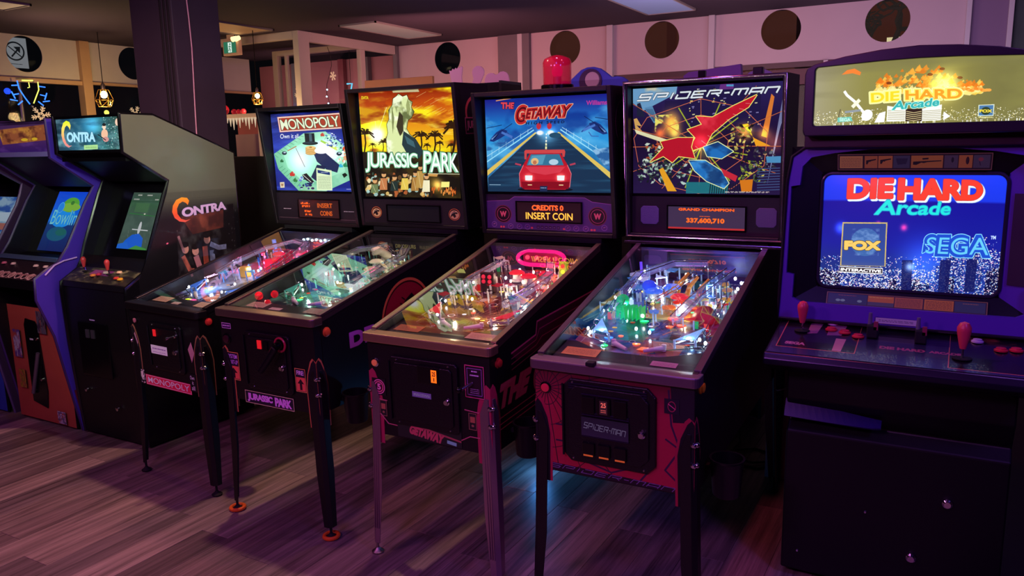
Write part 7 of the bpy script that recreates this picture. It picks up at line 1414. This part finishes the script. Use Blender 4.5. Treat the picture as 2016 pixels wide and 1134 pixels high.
for o in t.children:      # the monitor assembly sits behind the rear edge of the deck
    if o.name.split('.')[0] in ('bezel_frame', 'bezel_edge', 'monitor_surround', 'surround_insert', 'screen', 'corner_mask', 'screen_gasket', 'weapon_card', 'move_card', 'paper_notice'):
        for v_ in o.data.vertices: v_.co = (v_.co.x*1.03-.004, v_.co.y+.09, (v_.co.z-1.36)*1.03+1.350)
# marquee box
db('neck', -.49, .216, 3.02, 3.70, 1.655, 1.705, mat('maroon_neck', '#2c0c1c', .45))
top = [(-.487, 1.905), (-.480, 1.925), (-.455, 1.938), (-.36, 1.958), (-.25, 1.972), (-.137, 1.978), (-.024, 1.972), (.086, 1.958), (.181, 1.938), (.206, 1.925), (.213, 1.905)]
mo = [(-.487, 1.712), (-.480, 1.695)]; pts = [(.213, 1.712), (.206, 1.695), (-.480, 1.695), (-.487, 1.712)]+top
inn = [(.178, 1.735), (.172, 1.730), (-.446, 1.730), (-.452, 1.735)]+[(-.452, 1.915), (-.450, 1.922), (-.444, 1.926), (-.36, 1.930), (-.25, 1.935), (-.137, 1.937), (-.024, 1.935), (.086, 1.930), (.170, 1.926), (.176, 1.922), (.178, 1.915)]
n = len(pts); y0_, y1_ = 2.95-2.9, 3.30-2.9
m = MB(); m.add([(x-XD, y0_, z) for x, z in pts]+[(x-XD, y0_, z) for x, z in inn]+[(x-XD, y1_, z) for x, z in pts]+[(x-XD, y0_+.022, z) for x, z in inn], [(i, (i+1) % n, n+(i+1) % n, n+i) for i in range(n)]+[(i, 2*n+i, 2*n+(i+1) % n, (i+1) % n) for i in range(n)]+[(n+i, n+(i+1) % n, 3*n+(i+1) % n, 3*n+i) for i in range(n)]+[tuple(range(2*n, 3*n))])
m.build('marquee_housing', mat('plum_housing', '#1c0f1e', .35), t, bevel=.004)
m = MB(); P_ = [(x-XD, y0_+.016, z) for x, z in inn]
xs = [p_[0] for p_ in inn]; zs = [p_[1] for p_ in inn]; sheet('marquee', P_[::-1] if False else P_, (0, -1, 0), .003, print_mat('dh_marquee', art_diehard_marquee(), 1.15, .12), BLACK, t, uv=[((x+.452)/.630, (z-1.735)/.195) for x, z in inn])

# ================================================================== BACK ROW (seen over the backboxes)
def back_cab(x0, x1, y, h, label):
    t = thing('arcade_cabinet', label, 'arcade cabinet', ((x0+x1)/2, y, 0), group='machines standing back to back with the front row'); w = (x1-x0)/2
    pr = [(0, 0), (0, h), (.28, h), (.30, h-.25), (.22, h-.32), (.30, 1.25), (.55, 1.05), (.60, .95), (.55, .85), (.58, .0)]
    for sx in (-1, 1): MB().prism(pr, 'x', sx*w, sx*(w-.02)).build('side_panel', BLACK, t)
    MB().box(-w+.02, w-.02, 0, .018, .05, h-.01).build('back_panel', BLACKM, t); MB().box(-w+.02, w-.02, .018, .28, h-.03, h-.01).build('top_panel', BLACKM, t)
    MB().prism([(.20, h-.32), (.28, 1.25), (.26, 1.25), (.18, h-.32)], 'x', -w+.02, w-.02).build('monitor_bezel', BLACKG, t); MB().prism([(.26, 1.2), (.55, 1.02), (.55, .98), (.26, 1.14)], 'x', -w+.02, w-.02).build('control_panel', BLACK, t); MB().box(-w+.02, w-.02, .54, .56, .03, .97).build('front_panel', BLACK, t)
    return t
def top_on(name, label, cat, x, y, z): return thing(name, label, cat, (x, y, z))
back_cab(-4.10, -3.42, 4.75, 2.11, 'dark machine back hidden behind the tall sunset pinball')
back_cab(-3.36, -2.74, 4.75, 2.12, 'dark machine back under the pink topper boards')
back_cab(-2.62, -1.80, 4.75, 2.00, 'dark machine back under the blue cloud topper')
back_cab(-1.62, -.95, 4.75, 2.02, 'dark machine back hidden behind the web pattern pinball')
WB = mat('amber_board', '#c07848', .6, vary=.2, emis='#c07040', es=.12)  # amber light on the board put into its colour and faint emission
tag(MB().box(-.32, .32, -.01, .02, 0, .09).build('sign_board', WB, None, bevel=.004), 'long amber-lit wooden board standing above the tall sunset pinball', 'board').location = (-3.76, 4.95, 2.112)
PK = mat('pink_board', '#d890a8', .6, emis='#d888a8', es=.25)  # faint emission stands for light falling on the pink boards
m = MB(); m.prism([(-.05, 0), (-.065, .07), (-.075, .11), (-.055, .105), (-.045, .12), (-.03, .11), (-.02, .125), (-.005, .115), (.005, .13), (.02, .12), (.03, .135), (.04, .125), (.03, .06), (.035, 0)], 'y', 0, .012); o = m.build('topper_board', PK); o.location = (-3.22, 4.95, 2.122); tag(o, 'tall pink cut-out topper board with a zigzag top edge', 'topper board', 'pink topper boards')
m = MB(); m.prism([(-.04, 0), (-.02, .035)]+[(.02+.05*math.cos(a), .085+.045*math.sin(a)) for a in [3.6-k*.5 for k in range(9)]]+[(.03, 0)], 'y', 0, .012); o = m.build('topper_board', PK); o.location = (-3.08, 4.97, 2.122); tag(o, 'round pink cut-out topper board beside the zigzag one', 'topper board', 'pink topper boards')
m = MB(); m.prism([(-.10, 0), (-.10, .03)]+[(-.05+.045*math.cos(a), .035+.035*math.sin(a)) for a in (3.0, 2.4, 1.8, 1.2, .6)]+[(.045+.045*math.cos(a), .04+.035*math.sin(a)) for a in (2.6, 2.0, 1.4, .8, .2)]+[(.10, 0)], 'y', 0, .012); o = m.build('topper_board', PK); o.location = (-2.88, 4.93, 2.122); tag(o, 'low pink double dome topper board nearest the red beacon', 'topper board', 'pink topper boards')
t = top_on('cloud_topper', 'blue cloud shaped topper with a pale round centre above the chrome trimmed backbox', 'topper board', -2.17, 4.95, 2.002)
pts = [(-.26, 0), (-.26, .05)]+[(-.20+.06*math.cos(a), .065+.04*math.sin(a)) for a in (2.6, 2.0, 1.4, .9)]+[(0+.12*math.cos(a), .10+.085*math.sin(a)) for a in (2.6, 2.2, 1.8, 1.4, 1.0, .6)]+[(.18+.08*math.cos(a), .07+.045*math.sin(a)) for a in (2.0, 1.5, 1.0, .4)]+[(.27, .04), (.27, 0)]
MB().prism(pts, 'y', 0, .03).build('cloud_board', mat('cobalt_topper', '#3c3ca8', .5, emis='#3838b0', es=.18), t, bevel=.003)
MB().lathe((0, 0, .09), [(.082, 0), (.082, -.008)], 24, 'y').build('plum_disc', mat('plum_disc', '#4c2850', .5), t, True); MB().lathe((.015, -.008, .10), [(.052, 0), (.05, -.008)], 20, 'y').build('pale_disc', mat('pale_disc', '#c898a0', .5, emis='#c08890', es=.12), t, True)
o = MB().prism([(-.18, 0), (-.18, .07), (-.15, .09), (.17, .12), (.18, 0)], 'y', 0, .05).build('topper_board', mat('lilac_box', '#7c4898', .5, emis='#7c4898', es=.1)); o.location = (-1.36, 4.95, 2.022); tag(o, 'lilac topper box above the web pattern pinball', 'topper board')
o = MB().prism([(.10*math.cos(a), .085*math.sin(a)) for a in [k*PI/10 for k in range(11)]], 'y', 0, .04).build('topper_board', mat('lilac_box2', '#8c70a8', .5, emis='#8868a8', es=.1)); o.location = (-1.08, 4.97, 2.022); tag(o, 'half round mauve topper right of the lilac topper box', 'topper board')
# ---- pale upright board with a strapped black cable post, between pinball and right cabinet
t = thing('cable_post', 'black cable post strapped to a pale upright board left of the right cabinet', 'cable post', (-.695, 3.87, 0))
MB().box(-.055, .055, .03, .05, 0, .66).build('pale_board', mat('pale_grey_board', '#b8acb8', .6), t); MB().box(-.022, .022, -.015, .03, 0, .70).build('post', BLACKM, t, bevel=.004)
for z in (.61, .50): MB().ring([(-.06, .02, z), (-.03, -.02, z-.012), (0, -.026, z-.02), (.03, -.02, z-.01), (.06, .02, z)], .004, 6).build('cable_tie', mat('tie_white', '#c8c0c8', .5), t, True)
cb = MB(); cb.ring([(-1.02, 4.45, .30), (-1.0, 4.40, .05), (-.97, 4.30, .006), (-.98, 4.10, .006), (-.90, 3.98, .006), (-.80, 3.97, .006), (-.74, 4.06, .006), (-.77, 4.20, .006), (-.87, 4.24, .006), (-.96, 4.16, .012), (-.93, 4.05, .012), (-.84, 4.02, .012), (-.72, 4.12, .006), (-.62, 4.2, .006)], .006, 6)
tag(cb.build('power_cable', BLACKM, None, True), 'black power cable looped on the floor beside the right cabinet', 'cable')
